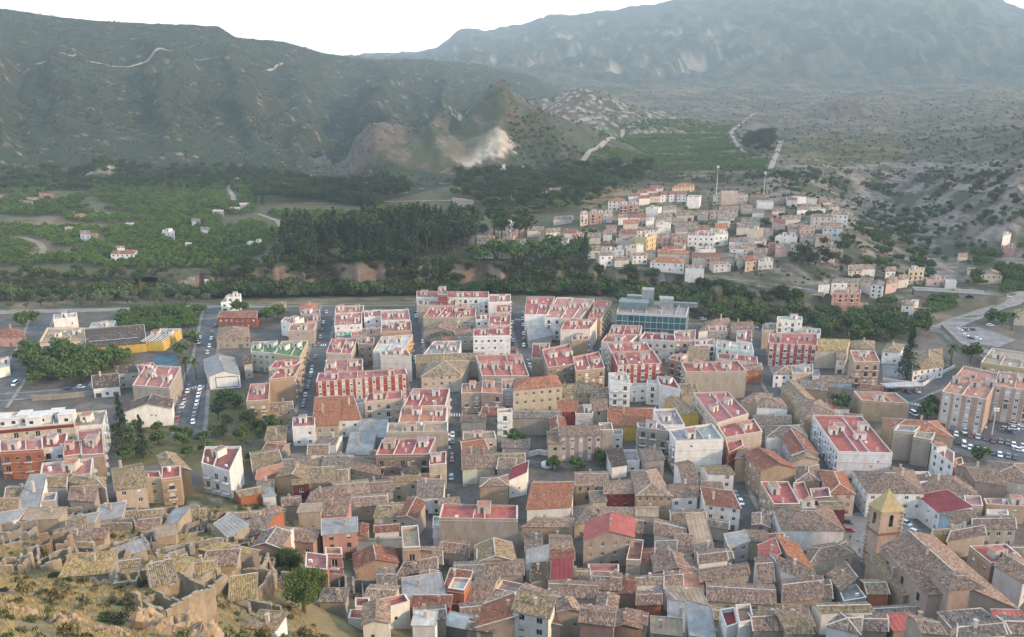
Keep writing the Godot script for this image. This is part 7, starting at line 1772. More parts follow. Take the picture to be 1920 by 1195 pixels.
	["G",74,-422.6,83.5,-420.7,85.6,-431.2,76.2,-433.2,4,"be","g","f","beige small house with grey roof, below the grey balcony block",G3],
	["G",-41.1,-276,-34.8,-276.9,-35.9,-284.2,-42.2,-283.2,7,"wh","t","f","white small house with tan tiles, right of the crimson terrace house",G3],
	["S",133.9,-347.7,144.6,-345,146.5,-352.5,135.8,-355.2,4.5,"tn","g","-","tan small house with grey roof, below the red and white house",G3],
	["S",138.6,-323.7,146.3,-323.7,146.3,-330.9,138.6,-330.9,4.5,"wh","r","-","white small house with red tiles, above the long crimson terrace",G3],
	["G",63.8,-426.5,71.5,-427.7,70.2,-436.2,62.5,-435,7,"be","b","-","beige small house with brown tiles, above the red striped block",G3],
	["G",162.7,-350.9,171.3,-347.8,173.7,-354.5,165.2,-357.6,3.5,"wh","r","f","white small house with red tiles, above the blank tan house",G3],
	["S",-97.1,-290.4,-89.7,-291.5,-91.1,-300.5,-98.4,-299.4,4,"cr","t","-","cream small house with tan tiles, right of the tall white house",G3],
	["S",-13.3,-317.2,-4.3,-316.3,-3.6,-322.9,-12.6,-323.8,4,"be","r","f","beige small house with red tiles, left of the slim white tower",G3],
	["G",48.9,-268,55.9,-269.1,54.4,-279.2,47.3,-278.1,7,"gb","g","-","grey-beige small house with grey roof, left of the white blue-roofed block",G3],
	["G",77.7,-436.1,84.4,-434.7,85.7,-441.3,79,-442.6,7,"wh","r","-","white small house with red tiles, above the grey balcony block",G3],
	["G",-75.7,-284.5,-67.7,-283.7,-66.9,-291.6,-74.9,-292.4,6,"wh","g","-","white small house with grey roof, below the red brick block",G3],
	["G",60,-447,67.5,-446.2,68.1,-452.3,60.6,-453,6,"be","g","f","beige small house with grey roof, above the red striped block",G3],
	["G",-116.8,-345.6,-109.9,-346.6,-111.1,-354.6,-118,-353.5,4.5,"gb","g","-","grey-beige small house with grey roof, below the green terrace block",G3],
	["G",-94.9,-280.4,-87.5,-278.9,-86.1,-285.7,-93.6,-287.2,4.5,"gb","r","-","grey-beige small house with red tiles, right of the tall white house",G3],
	["S",-63.1,-348.3,-54.5,-347.4,-53.8,-354.5,-62.4,-355.4,4,"cr","t","f","cream small house with tan tiles, right of the red brick block",G3],
	["G",-23.8,-390.2,-15.3,-391.5,-16.5,-399.1,-25,-397.8,4,"tn","r","-","tan small house with red tiles, right of the tall-windowed hall",G3],
	["S",-5.3,-260.8,0.8,-260.2,1.5,-266.8,-4.6,-267.4,7,"gb","b","-","grey-beige small house with brown tiles, above the broad blank block",G3],
	["S",76.6,-336.8,84.1,-336.8,84.1,-346,76.6,-346,6,"cr","t","-","cream small house with tan tiles, below the long beige block",G3],
	["S",-36.5,-409,-30.2,-410,-31.5,-418.7,-37.8,-417.7,6,"tn","r","-","tan small house with red tiles, above the tall-windowed hall",G3],
	["G",136.6,-306.9,143.1,-304.5,145.4,-310.9,138.9,-313.3,7,"be","r","-","beige small house with red tiles, above the long crimson terrace",G3],
	["G",-54.1,-277.6,-46.2,-276,-44.9,-282.1,-52.9,-283.7,4,"be","b","f","beige small house with brown tiles, left of the crimson terrace house",G3],
	["S",94,-272.7,100.9,-272.7,100.9,-280.6,94,-280.6,4,"tn","g","-","tan small house with grey roof, above the market red terrace",G3],
	["F",241,-601,251,-599,254,-609,243,-611,7,"be","g","f","beige hillside house with grey roof, below the sky-blue end house",G2],
	["G",262,-653,273,-650,275,-660,264,-662,7,"wh","b","f","white hillside house with brown tiles, nearest one above the sky-blue end house",G2],
	["G",189,-619,199,-620,197,-629,188,-628,7,"gw","b","f","pale grey hillside house with brown tiles, below the long pink-tan building",G2],
	["G",302,-763,312,-765,311,-774,301,-772,6,"cr","b","-","cream hillside house with brown tiles, nearest one above the sky-blue end house",G2],
	["G",304,-788,314,-790,313,-798,303,-797,5,"cr","r","f","cream hillside house with red tiles, above the sky-blue end house",G2],
	["G",245,-649,259,-647,260,-658,246,-659,7,"cr","g","f","cream hillside house with grey roof, above the sky-blue end house",G2],
	["F",99,-636,109,-633,111,-642,100,-644,6,"be","r","f","beige hillside house with red tiles, left of the yellow hillside block",G2],
	["G",124,-692,133,-690,135,-701,126,-703,7,"cr","b","-","cream hillside house with brown tiles, above the yellow hillside block",G2],
	["F",272,-727,284,-726,285,-735,273,-737,5,"wh","b","-","white hillside house with brown tiles, second one above the sky-blue end house",G2],
	["F",144,-608,157,-610,156,-619,143,-617,6,"wh","b","-","white hillside house with brown tiles, second one right of the cliff road villa",G2],
	["G",261,-763,270,-761,272,-771,263,-773,6,"gw","r","-","pale grey hillside house with red tiles, above the sky-blue end house",G2],
	["G",127,-621,135,-619,138,-630,129,-632,6,"wh","b","f","white hillside house with brown tiles, nearest one above the cliff road villa",G2],
	["G",168,-605,180,-604,181,-612,169,-614,6,"wh","b","f","white hillside house with brown tiles, below the long pink-tan building",G2],
	["G",64,-577,74,-579,73,-588,62,-586,7,"wh","b","f","white hillside house with brown tiles, second one left of the yellow hillside block",G2],
	["F",284,-779,295,-778,296,-787,285,-788,5,"gw","b","-","pale grey hillside house with brown tiles, above the sky-blue end house",G2],
	["G",181,-610,190,-612,189,-620,180,-619,5,"be","b","-","beige hillside house with brown tiles, second one below the long pink-tan building",G2],
	["G",212,-740,221,-738,223,-749,214,-751,5,"cr","b","-","cream hillside house with brown tiles, second one below the long pink-tan building",G2],
	["F",162,-653,171,-654,170,-663,161,-661,7,"gw","g","-","pale grey hillside house with grey roof, second one below the long pink-tan building",G2],
	["G",273,-743,285,-741,287,-749,275,-751,6,"cr","b","-","cream hillside house with brown tiles, second one above the sky-blue end house",G2],
	["F",272,-775,284,-777,283,-785,271,-783,6,"wh","g","-","white hillside house with grey roof, above the sky-blue end house",G2],
	["F",231,-755,245,-753,246,-762,232,-763,7,"wh","r","-","white hillside house with red tiles, nearest one right of the long pink-tan building",G2],
	["G",118,-609,132,-611,130,-620,117,-618,6,"wh","r","f","white hillside house with red tiles, above the cliff road villa",G2],
	["G",179,-725,192,-724,193,-732,180,-733,6,"be","b","f","beige hillside house with brown tiles, nearest one below the long pink-tan building",G2],
	["G",228,-582,239,-584,238,-594,226,-592,7,"cr","b","f","cream hillside house with brown tiles, second one below the sky-blue end house",G2],
	["G",179,-692,189,-691,190,-699,180,-700,6,"wh","g","-","white hillside house with grey roof, nearest one below the long pink-tan building",G2],
	["G",232,-782,245,-779,246,-788,234,-790,6,"cr","r","f","cream hillside house with red tiles, right of the long pink-tan building",G2],
	["G",90,-588,101,-590,100,-599,89,-597,6,"wh","b","f","white hillside house with brown tiles, below the yellow hillside block",G2],
	["G",146,-569,159,-571,158,-580,145,-578,6,"gw","b","f","pale grey hillside house with brown tiles, right of the cliff road villa",G2],
	["U",-129.1,-187.9,-123.2,-191,-125.7,-195.5,-131.5,-192.3,3.5,"tn","b","-","tan ruined house, left of the lane corner house",G4],
	["U",-86.5,-146,-81.6,-147.3,-83.1,-153.2,-88,-152,3.5,"tn","b","-","tan ruined house, left of the large ruin",G4],
	["G",-68.9,-147.1,-63,-148.6,-64.5,-154.4,-70.4,-152.9,3,"yw","y","-","cream small house with ochre tiles, above the large ruin",G3],
	["S",-63.2,-122.6,-59.8,-124.5,-62.6,-129.6,-66,-127.7,3.5,"tn","t","-","tan small house with tan tiles, above the large ruin",G3],
	["U",-89.1,-211,-85,-211.6,-85.7,-216.1,-89.8,-215.4,3,"tn","t","-","tan ruined house, below the tall white house",G4],
	["S",-100.5,-168.5,-96.9,-169,-97.4,-172.4,-101,-171.9,3,"tn","b","-","tan small house with brown tiles, below the lane corner house",G3],
	["G",-95,-209.5,-90.3,-210.7,-91.6,-215.7,-96.3,-214.5,2.5,"tn","t","-","tan small house with tan tiles, below the tall white house",G3],
	["S",-69.9,-159.4,-62.8,-160.4,-63.5,-165.2,-70.6,-164.1,3,"tn","b","-","tan small house with brown tiles, right of the large ruin",G3],
	["U",-78.1,-169.9,-70.7,-171.8,-72.3,-177.7,-79.6,-175.8,3,"yw","b","-","cream ruined house, above the large ruin",G4],
	["G",-116.8,-202.1,-110.7,-203.7,-112,-208.8,-118.1,-207.2,3,"yw","y","-","cream small house with ochre tiles, below the cream chalet",G3],
	["S",-85.1,-132.2,-76.8,-133.5,-77.6,-139,-85.9,-137.7,3,"gb","y","-","grey-beige small house with ochre tiles, below the lane corner house",G3],
	["U",-125.4,-171.1,-117.2,-172.3,-118,-177.8,-126.2,-176.6,3,"gb","t","-","grey-beige ruined house, left of the lane corner house",G4],
	["U",-106.7,-157.4,-100.1,-159.1,-101.4,-164.2,-108,-162.5,3.5,"tn","t","-","tan ruined house, below the lane corner house",G4],
	["U",-74.6,-184.4,-68,-185.4,-68.5,-188.7,-75.1,-187.7,3,"tn","y","-","tan ruined house, left of the brick slab house",G4],
	["G",-76.2,-150.6,-70.7,-153.6,-72.3,-156.5,-77.8,-153.5,2.5,"yw","t","-","cream small house with tan tiles, above the large ruin",G3],
	["S",-54.5,-134.1,-50,-135.3,-51.5,-141.2,-56,-140,3,"gb","y","-","grey-beige small house with ochre tiles, right of the large ruin",G3],
	["G",-82.9,-140.7,-75.7,-142.5,-76.5,-145.7,-83.7,-143.9,3,"yw","t","-","cream small house with tan tiles, left of the large ruin",G3],
	["U",-102.2,-139.2,-97.1,-139.9,-97.7,-143.8,-102.7,-143,3,"yw","b","-","cream ruined house, third one below the lane corner house",G4],
	["G",-99.9,-190.2,-94.8,-191.5,-96.4,-197.6,-101.5,-196.3,2.5,"yw","b","-","cream small house with brown tiles, below the cream chalet",G3],
	["U",-73,-128.2,-67.4,-129.6,-68.6,-134.1,-74.2,-132.7,3.5,"yw","b","-","cream ruined house, left of the large ruin",G4],
	["U",-77.4,-219.8,-72.2,-220.6,-72.8,-224.9,-78,-224.1,3,"gb","b","-","grey-beige ruined house, above the brick slab house",G4],
	["S",-109.1,-175,-105.5,-177,-108.3,-182,-111.8,-180,2.5,"gb","t","-","grey-beige small house with tan tiles, below the lane corner house",G3],
	["U",-106.3,-209.5,-99.3,-210.6,-99.9,-214.8,-106.9,-213.8,2.5,"tn","b","-","tan ruined house, below the cream chalet",G4],
	["U",-125.3,-197.2,-119.9,-198,-120.4,-201.6,-125.8,-200.8,3.5,"yw","y","-","cream ruined house, nearest one below the lane corner house",G4],
	["U",-125.2,-184.6,-119,-188.1,-120.9,-191.6,-127.1,-188.1,2.5,"yw","b","-","cream ruined house, second one below the lane corner house",G4],
	["U",-78.1,-177.2,-70.1,-179.3,-71.5,-184.7,-79.5,-182.7,3.5,"tn","b","-","tan ruined house, above the large ruin",G4],
	["G",100,-601,109,-599,111,-608,102,-609,5,"be","g","-","beige hillside house with grey roof, below the yellow hillside block",G2],
	["F",-23,-612,-13,-611,-12,-620,-22,-621,5,"wh","b","-","white hillside house with brown tiles, nearest one below the cream tip block",G2],
	["F",-27,-595,-14,-594,-13,-602,-26,-604,7,"wh","b","f","white hillside house with brown tiles, second one below the cream tip block",G2],
	["F",-9,-653,1,-652,3,-663,-8,-664,5,"be","r","-","beige hillside house with red tiles, below the cream tip block",G2],
	["G",-10,-595,0,-597,-1,-606,-12,-605,7,"be","g","f","beige hillside house with grey roof, below the cream tip block",G2],
	["G",3,-620,14,-619,15,-629,4,-630,7,"gw","g","-","pale grey hillside house with grey roof, below the cream tip block",G2],
	["G",124,-562,137,-560,138,-568,126,-570,7,"wh","b","-","white hillside house with brown tiles, nearest one right of the cliff road villa",G2],
	["G",75,-576,86,-578,84,-588,74,-586,5,"cr","b","-","cream hillside house with brown tiles, below the yellow hillside block",G2],
	["G",-32,-662,-20,-660,-18,-669,-30,-671,7,"be","b","-","beige hillside house with brown tiles, left of the cream tip block",G2],
	["G",-28,-635,-15,-633,-14,-644,-27,-645,7,"be","b","f","beige hillside house with brown tiles, below the cream tip block",G2],
	["F",51,-624,60,-623,61,-634,52,-635,6,"gw","r","-","pale grey hillside house with red tiles, left of the yellow hillside block",G2],
	["G",21,-598,31,-600,30,-608,20,-607,5,"cr","b","-","cream hillside house with brown tiles, below the cream tip block",G2],
	["G",31,-630,44,-627,46,-636,33,-638,6,"wh","b","f","white hillside house with brown tiles, third one right of the cream tip block",G2],
	["G",-11,-618,1,-620,-1,-629,-12,-627,7,"gw","b","f","pale grey hillside house with brown tiles, below the cream tip block",G2]]
# distance and height of each terrain line, for every degree from -46 to 46
const LINES := [
	[8,128,8,128],
	[34,104,34,104],
	[90.9,88,91.1,87,92.1,85,92.9,83,93.6,81,94.7,79,96.6,76,98.4,74,100,71,101.5,69,103,67,109.9,61,118.6,53,125.8,47,132.5,41,139,35,145,29.2,152,23.5,155,20.7,156,18.9,158,17.2,159,15.5,161,13.7,163,12,164,11.6,165,11.2,166,10.8,167,10.4,169,9.9,170,9.5,172,9.1,175,8.7,177,8.2,180,7.9,182,7.7,185,7.5,189,7.3,192,7.1,196,6.8,201,6.6,206,6.4,211,6.1,217,6,224,6,230,6,238,6,247,6],
	[178,52,178,52,176,51,173,49,171,48,168,47,167,45,166,44,165,42,165,41,165,38.7,169,34.8,173,31,176,27.3,181,23.1,186,18.6,190,15.1,192,12.2,194,10.6,194,9.8,194,9.1,194,8.4,195,7.7,196,7,196,6.8,197,6.6,198,6.4,199,6.2,201,5.9,202,5.7,204,5.5,207,5.3,209,5.1,212,4.9,215,4.7,219,4.5,223,4.3,227,4.1,232,3.9,237,3.7,243,3.5,249,3.3,256,3,264,2.8,273,2.5,282,2.2,290,2],
	[247,33,247,33,245,32,241,30.3,238,28.8,235,27.3,233,25.4,232,23.4,231,21.5,230,19.6,229,17.8,229,15.8,230,13.9,230,12,230,10.3,231,8.8,231,7.2,232,5.8,232,4.8,231,4.5,231,4.1,231,3.7,231,3.4,232,3,232,2.8,233,2.7,234,2.5,235,2.4,237,2.2,238,2,241,1.9,243,1.7,246,1.5,249,1.4,253,1.3,257,1.2,261,1.1,266,1,271,0.9,277,0.8,284,0.7,291,0.6,299,0.5,308,0.4,318,0.2,329,0.1,334,0],
	[331,12,331,12,329,11.6,322,10.5,315,9.4,310,8.4,304,7.5,300,6.6,295,5.7,291,4.9,288,4.1,285,3.5,282,2.9,279,2.4,277,1.8,275,1.3,273,0.8,272,0.3,271,0,270,0,268,0,268,0,267,0,267,0,267,0,268,0,268,0,270,0,271,0,273,0,275,0,278,0,281,0,284,0,288,0,292,0,297,0,302,0,308,0,315,0,322,0,330,0,339,0,348,0,359,0,371,0,374,0],
	[425,0,425,0,424,0,412,0,400,0,390,0,380,0,372,0,364,0,357,0,351,0,345,0,340,0,336,0,331,0,328,0,325,0,322,0,320,0,319,0,317,0,316,0,316,0,315,0,315,0,316,0,317,0,318,0,320,0,323,0,325,0,328,0,332,0,336,0,340,0,345,0,351,0,357,0,364,0,372,0,381,0,389,0,400,0,411,0,425,0,437,0,437,0],
	[666,0,666,0,666,0,657,0,639,0,622,0,607,0,595,0,585,0,576,0,567,0,560,0,553,0,547,0,541,0,536,0,532,0,528,0,525,0,523,0,521,0,520,0,519,0,519,0,518,0,517,0,516,0,516,0,513,0,500,0,489,0,481,0,473,0,466,0,464,0,465,0,474,0,533,0,559,0,579,0,599,0,614,0,630,0,649,0,668,0,676,0,676,0],
	[730,-4.1,730,-4.1,730,-4.1,721,-4.1,701,-4.1,683,-4.1,666,-4.1,654,-4.4,644,-4.9,635,-5.4,627,-5.8,619,-6.3,613,-6.7,607,-6.9,600,-6.9,595,-6.9,590,-6.9,586,-6.9,583,-6.9,580,-6.9,578,-6.9,577,-6.9,577,-6.9,577,-6.9,577,-6.9,575,-6.9,574,-6.9,574,-6.9,574,-6.9,571,-6.9,564,-6.9,558,-6.9,552,-6.9,548,-6.9,549,-6.9,553,-6.9,563,-6.6,591,-5.6,606,-4.6,620,-3.6,635,-2.7,650,-2.4,666,-2.1,683,-1.8,703,-1.5,709,-1.4,709,-1.4],
	[750,4.1,750,4.1,750,4.1,743,4.1,722,4.1,703,4.1,686,4.1,671,4.3,656,4.6,644,4.9,632,5.2,622,5.6,619,6.9,615,8.4,607,13.5,602,15.4,597,15.6,593,15.9,589,16.1,587,16.3,585,16.1,584,15.3,584,14.5,584,13.8,585,13.5,583,13.8,583,13.8,583,11.4,584,9.1,582,7.5,575,7.4,569,7.6,563,7.8,559,7.2,562,5,576,1.2,588,-1.1,598,-0.2,614,0.4,633,1,651,1.4,668,1.4,685,1.4,705,1.4,727,1.4,733,1.4,733,1.4],
	[982,15.2,982,15.2,982,15.2,981,15.2,953,15.3,927,15.4,904,15.5,883,15.7,864,15.8,847,15.8,831,15.9,817,16,804,16.1,793,16.2,783,16.3,774,16.4,767,16.4,760,16.5,754,16.6,744,16.8,734,17,725,17.3,717,17.5,711,17.7,704,18.2,697,19.7,690,21.2,689,22,695,21.6,702,21.2,710,20.8,711,21.7,709,23.2,708,24.7,708,25.6,709,15.7,723,8.3,749,3,747,5.9,743,9.3,749,11.1,766,11.4,785,11.7,805,12,828,12.4,829,12.4,829,12.4],
	[1303,20.7,1303,20.7,1303,20.7,1303,20.7,1279,20.7,1254,20.7,1231,20.7,1210,20.7,1192,20.7,1175,20.7,1160,20.7,1147,20.7,1136,20.7,1126,20.7,1099,20.5,1030,19.7,971,19.3,919,19.3,873,19.3,896,21.9,933,24.9,972,27.7,952,28.7,933,29.7,918,30.7,910,31.8,904,32.8,898,34,890,34.2,879,33.7,869,33.2,884,34.7,907,36.9,935,35.6,970,21.1,982,11.7,974,7.4,920,19.3,870,36.3,835,55,854,55,875,55,898,55,924,55,944,55,944,55,944,55],
	[1408,81,1408,81,1408,81,1408,81,1400,80,1389,79,1377,78,1367,77,1364,76,1362,75,1360,74,1358,73,1356,72,1354,71,1344,69,1285,62,1227,56,1170,51,1114,47,1119,42,1138,37.5,1156,33.2,1162,35.2,1169,37.1,1159,38.6,1095,38.6,1058,38.5,1057,38.1,1057,37.8,1058,37.4,1056,38.1,1054,39.3,1052,40,1056,40,1073,36.2,1090,34.5,1104,34.8,1023,44,947,53,872,61,881,62,903,62,927,62,953,62,973,62,973,62,973,62],
	[1725,126,1725,126,1725,126,1725,126,1725,126,1725,125,1725,125,1725,125,1725,125,1725,124,1725,124,1725,124,1725,124,1725,123,1727,123,1776,117,1825,112,1873,105,1920,99,1856,85,1753,69,1656,56,1656,56,1656,56,1675,57,1750,59,1794,61,1794,61,1794,62,1794,62,1778,62,1758,62,1738,62,1709,62,1667,62,1623,62,1574,64,1510,71,1443,78,1380,84,1380,85,1380,86,1380,88,1380,89,1380,90,1380,90,1380,90],
	[2346,309,2346,309,2346,309,2346,309,2346,309,2346,309,2346,309,2346,309,2346,309,2346,311,2346,312,2346,313,2346,314,2346,315,2346,316,2346,316,2346,312,2346,306,2346,301,2346,297,2346,296,2346,296,2346,295,2346,294,2346,293,2346,292,2346,291,2346,289,2348,264,2371,262,2395,260,2419,257,2448,249,2478,240,2564,232,2650,227,2716,227,2782,227,2846,229,2905,231,2937,230,2969,228,3001,227,3033,226,3036,213,3036,199,3036,185,3090,171,3144,157,3174,147,3174,143,3174,139,3191,139,3210,139,3229,139,3249,139,3268,139,3288,139,3307,139,3312,139,3312,139,3312,139,3312,139,3312,139,3312,139,3312,139,3312,139,3312,139,3312,139,3312,139,3312,139,3312,139,3312,138,3312,138,3312,137,3312,137,3312,136,3312,136,3312,135,3312,135,3312,134,3312,134,3312,133,3312,133,3312,132,3312,132,3312,131,3312,131,3312,131,3312,131,3312,131,3312,131,3312,131],
	[3587,179,3587,179,3587,179,3587,179,3587,179,3587,178,3587,177,3587,176,3587,175,3587,173,3587,172,3587,171,3587,170,3587,169,3587,168,3587,167,3587,166,3603,163,3642,159,3681,155,3720,151,3759,152,3797,153,3836,155,3864,156,3864,156,3864,156,3864,156,3864,156,3864,156,3864,157,3864,157,3864,157,3864,156,3864,156,3864,155,3864,154,3864,153,3864,152,3864,151,3864,151,3864,150,3864,149,3864,148,3864,148,3864,148,3864,148],
	[6210,301,6210,301,6210,301,6210,301,6210,301,6210,301,6210,301,6210,301,6210,302,6210,304,6210,305,6210,306,6210,308,6210,309,6210,310,6210,311,6210,313,6210,314,6210,315,6210,316,6210,317,6210,317,6210,318,6210,319,6210,320,6210,320,6210,321,6210,321,6210,322,6210,322,6210,323,6210,323,6210,323,6210,323,6210,330,6210,338,6210,346,6210,363,6210,367,6210,366,6210,380,6210,410,6210,497,6210,528,6210,530,6210,533,6210,551,6210,577,6210,611,6210,632,6210,629,6210,635,6210,645,6210,665,6210,682,6210,699,6210,714,6210,723,6210,733,6210,744,6210,777,6210,809,6210,834,6210,857,6210,880,6210,891,6210,895,6210,899,6210,903,6210,898,6210,892,6210,886,6210,875,6210,830,6210,782,6210,687,6210,623,6210,585,6210,564,6210,549,6210,534,6210,518,6210,503,6210,487,6210,472,6210,456,6210,440,6210,440,6210,440,6210,440,6210,440,6210,440,6210,440],
	[8970,345,8970,345]]
const BUMPS := [[-15.9,-1239.9,215,92,1.1],[144.5,-1744,270,78,1.1],[767.3,-1901,90,32,1.1],[-529.4,-1054.6,32,18,0.9],[264.5,-669.7,55,11,1.2],[-147.8,-1190.9,150,44,1.2]]
const QUARRY := Vector2(-47.9, -1099)
const ROADS := [
	["street", 9.5, "a", [[-120.5,-511.2],[-108.3,-434.6],[-99.4,-381.4],[-90.2,-329.6],[-89.3,-315]], 0.06],
	["street", 8, "a", [[-64.2,-507.2],[-54.7,-434.6],[-45.8,-366.2],[-38,-332.7]], 0.064],
	["street", 10, "a", [[3.5,-509.9],[6,-455.5],[10.5,-381.4],[12.9,-366.2]], 0.068],
	["street", 8, "a", [[64.2,-490.5],[48.7,-434.6],[48.4,-406.4],[47.9,-377.5]], 0.072],
	["street", 7, "a", [[-27.2,-366.2],[-24.3,-326.6],[-22.2,-289.2],[-20.9,-259.1]], 0.076],
	["street", 7, "a", [[146.7,-464.6],[134.7,-414.5],[128.6,-388.6],[124.6,-359],[121.8,-320.8],[117.7,-283],[117.2,-266.8]], 0.08],
	["street", 7, "a", [[91.4,-332.7],[87.3,-301.6],[82.2,-274.1],[79.3,-247.1],[79.3,-236]], 0.084],
	["street", 12, "a", [[-296.1,-488],[-267.2,-424.8],[-244.2,-365.5],[-232.7,-332.7]], 0.088],
	["river_road", 9, "p", [[-360.1,-493],[-327.7,-495.5],[-262.5,-501.9],[-195.8,-508.5],[-127.4,-515.3],[-63.9,-516.7]], 0.092],
	["street", 11, "a", [[-195.2,-505.9],[-163.9,-406.4],[-154.9,-369.9],[-136.4,-315],[-133,-302.5]], 0.1],
	["street", 8, "a", [[-243.9,-346.7],[-224.1,-350.7],[-199.2,-358.3],[-187.6,-363.3]], 0.104],
	["street", 9, "a", [[161.5,-332.7],[183.3,-348.7],[207.1,-366.2],[222.9,-381.4]], 0.108],
	["lane", 5, "a", [[-158,-289.1],[-144,-261.6],[-126.6,-229.5]], 0.06],
	["cliff_road", 7, "p", [[55,-579.6],[93.7,-575.5],[130.6,-564.9],[163.1,-543.6],[187.6,-528.1],[209.5,-523.4]], 0.5],
	["river_bank_road", 12, "p", [[361.3,-538.7],[346.2,-534.7],[316.5,-511.1],[287.4,-484.3],[258.6,-461],[246.8,-453.3]], 0.25],
	["river_bank_road", 8, "p", [[258.5,-457.7],[251.1,-434.6],[258.3,-415.5],[274.9,-404.7]], 0.29],
	["farm_track", 5, "s", [[-427.9,-818],[-387.8,-793.4],[-332.6,-772],[-310.8,-765.7]], 0.35],
	["farm_track", 5, "s", [[-501.6,-880.5],[-507.2,-936.3],[-497.2,-999.7]], 0.35],
	["farm_track", 5, "s", [[-641.6,-1014.1],[-582.7,-998.7],[-516.5,-979]], 0.35],
	["farm_track", 5, "s", [[-439.5,-681.4],[-431,-690.5],[-425.3,-692.7],[-403.1,-675.9],[-386.7,-653.4],[-380.1,-636.6]], 0.35],
	["farm_track", 5, "w", [[-361.1,-1059],[-362,-1033.1],[-349.9,-994.8],[-320.4,-925.9],[-302.8,-875.1]], 0.35],
	["farm_track", 4, "s", [[-382.1,-728.4],[-365.9,-735.6]], 0.35],
	["farm_track", 5, "s", [[-224.5,-868],[-178.2,-867],[-125.5,-861.1],[-51,-855.8]], 0.5],
	["farm_track", 5, "s", [[-252.6,-798.9],[-222.7,-758.7],[-205.9,-715.8]], 0.4],
	["farm_track", 7, "w", [[91.6,-1078],[113.5,-1125.3],[150.1,-1217.1],[205.5,-1527.9]], 0.8],
	["farm_track", 7, "w", [[322,-1012.8],[375,-1161.2],[439.3,-1341.8]], 0.8],
	["farm_track", 6, "w", [[341,-1202.6],[367.3,-1346],[410.4,-1545.9],[464,-1689.8],[598.4,-2022.7]], 1.0],
	["hill_track", 7, "w", [[-980.6,-1576.5],[-905.9,-1661.4],[-832,-1727.5],[-722.2,-1810.7],[-631.4,-1882],[-563.8,-2072.2]], 1.2],
	["farm_track", 6, "s", [[463.9,-868.7],[445.3,-757.6],[444.5,-692.4]], 1.0]]
const PLAZAS := [
	["town_square", "p", [[110.1,-238.9],[121.1,-243.7],[132.5,-242.9],[130.9,-227],[119.7,-217.8],[103.9,-209.9],[103.6,-222.8]], 0.11],
	["car_park", "a", [[182.1,-315.1],[200.4,-338.9],[232.7,-332.7],[194.2,-271],[177.7,-284.4],[174,-289.2]], 0.115],
	["parking_lot", "p", [[259.9,-455],[270,-461.9],[280.4,-461.9],[287.6,-436.6],[269.1,-423.1],[255,-434.1]], 0.12],
	["court", "b", [[-190.2,-401.4],[-188.5,-409.1],[-179.2,-409.1],[-173.4,-392.9],[-181.3,-391.9]], 0.12],
	["schoolyard", "g", [[-251.7,-410.3],[-204.4,-412.5],[-193.7,-388.8],[-231.9,-374.9]], 0.05],
	["park", "g", [[-145.5,-356.6],[-127,-358.3],[-112.6,-315],[-131.9,-315]], 0.05],
	["park", "g", [[-169.2,-315],[-137.6,-311.2],[-128.9,-295.4],[-109,-315],[-87.2,-290],[-90.6,-269.8],[-113,-267.7],[-131.6,-273.9],[-142,-264.6]], 0.05],
	["office_yard", "p", [[112.5,-489.3],[126.2,-489.8],[121.1,-469.1],[108.1,-469.1]], 0.12],
	["villa_yard", "p", [[193.2,-397.2],[202.7,-395.1],[195.7,-373.1],[182.3,-371.2]], 0.1]]
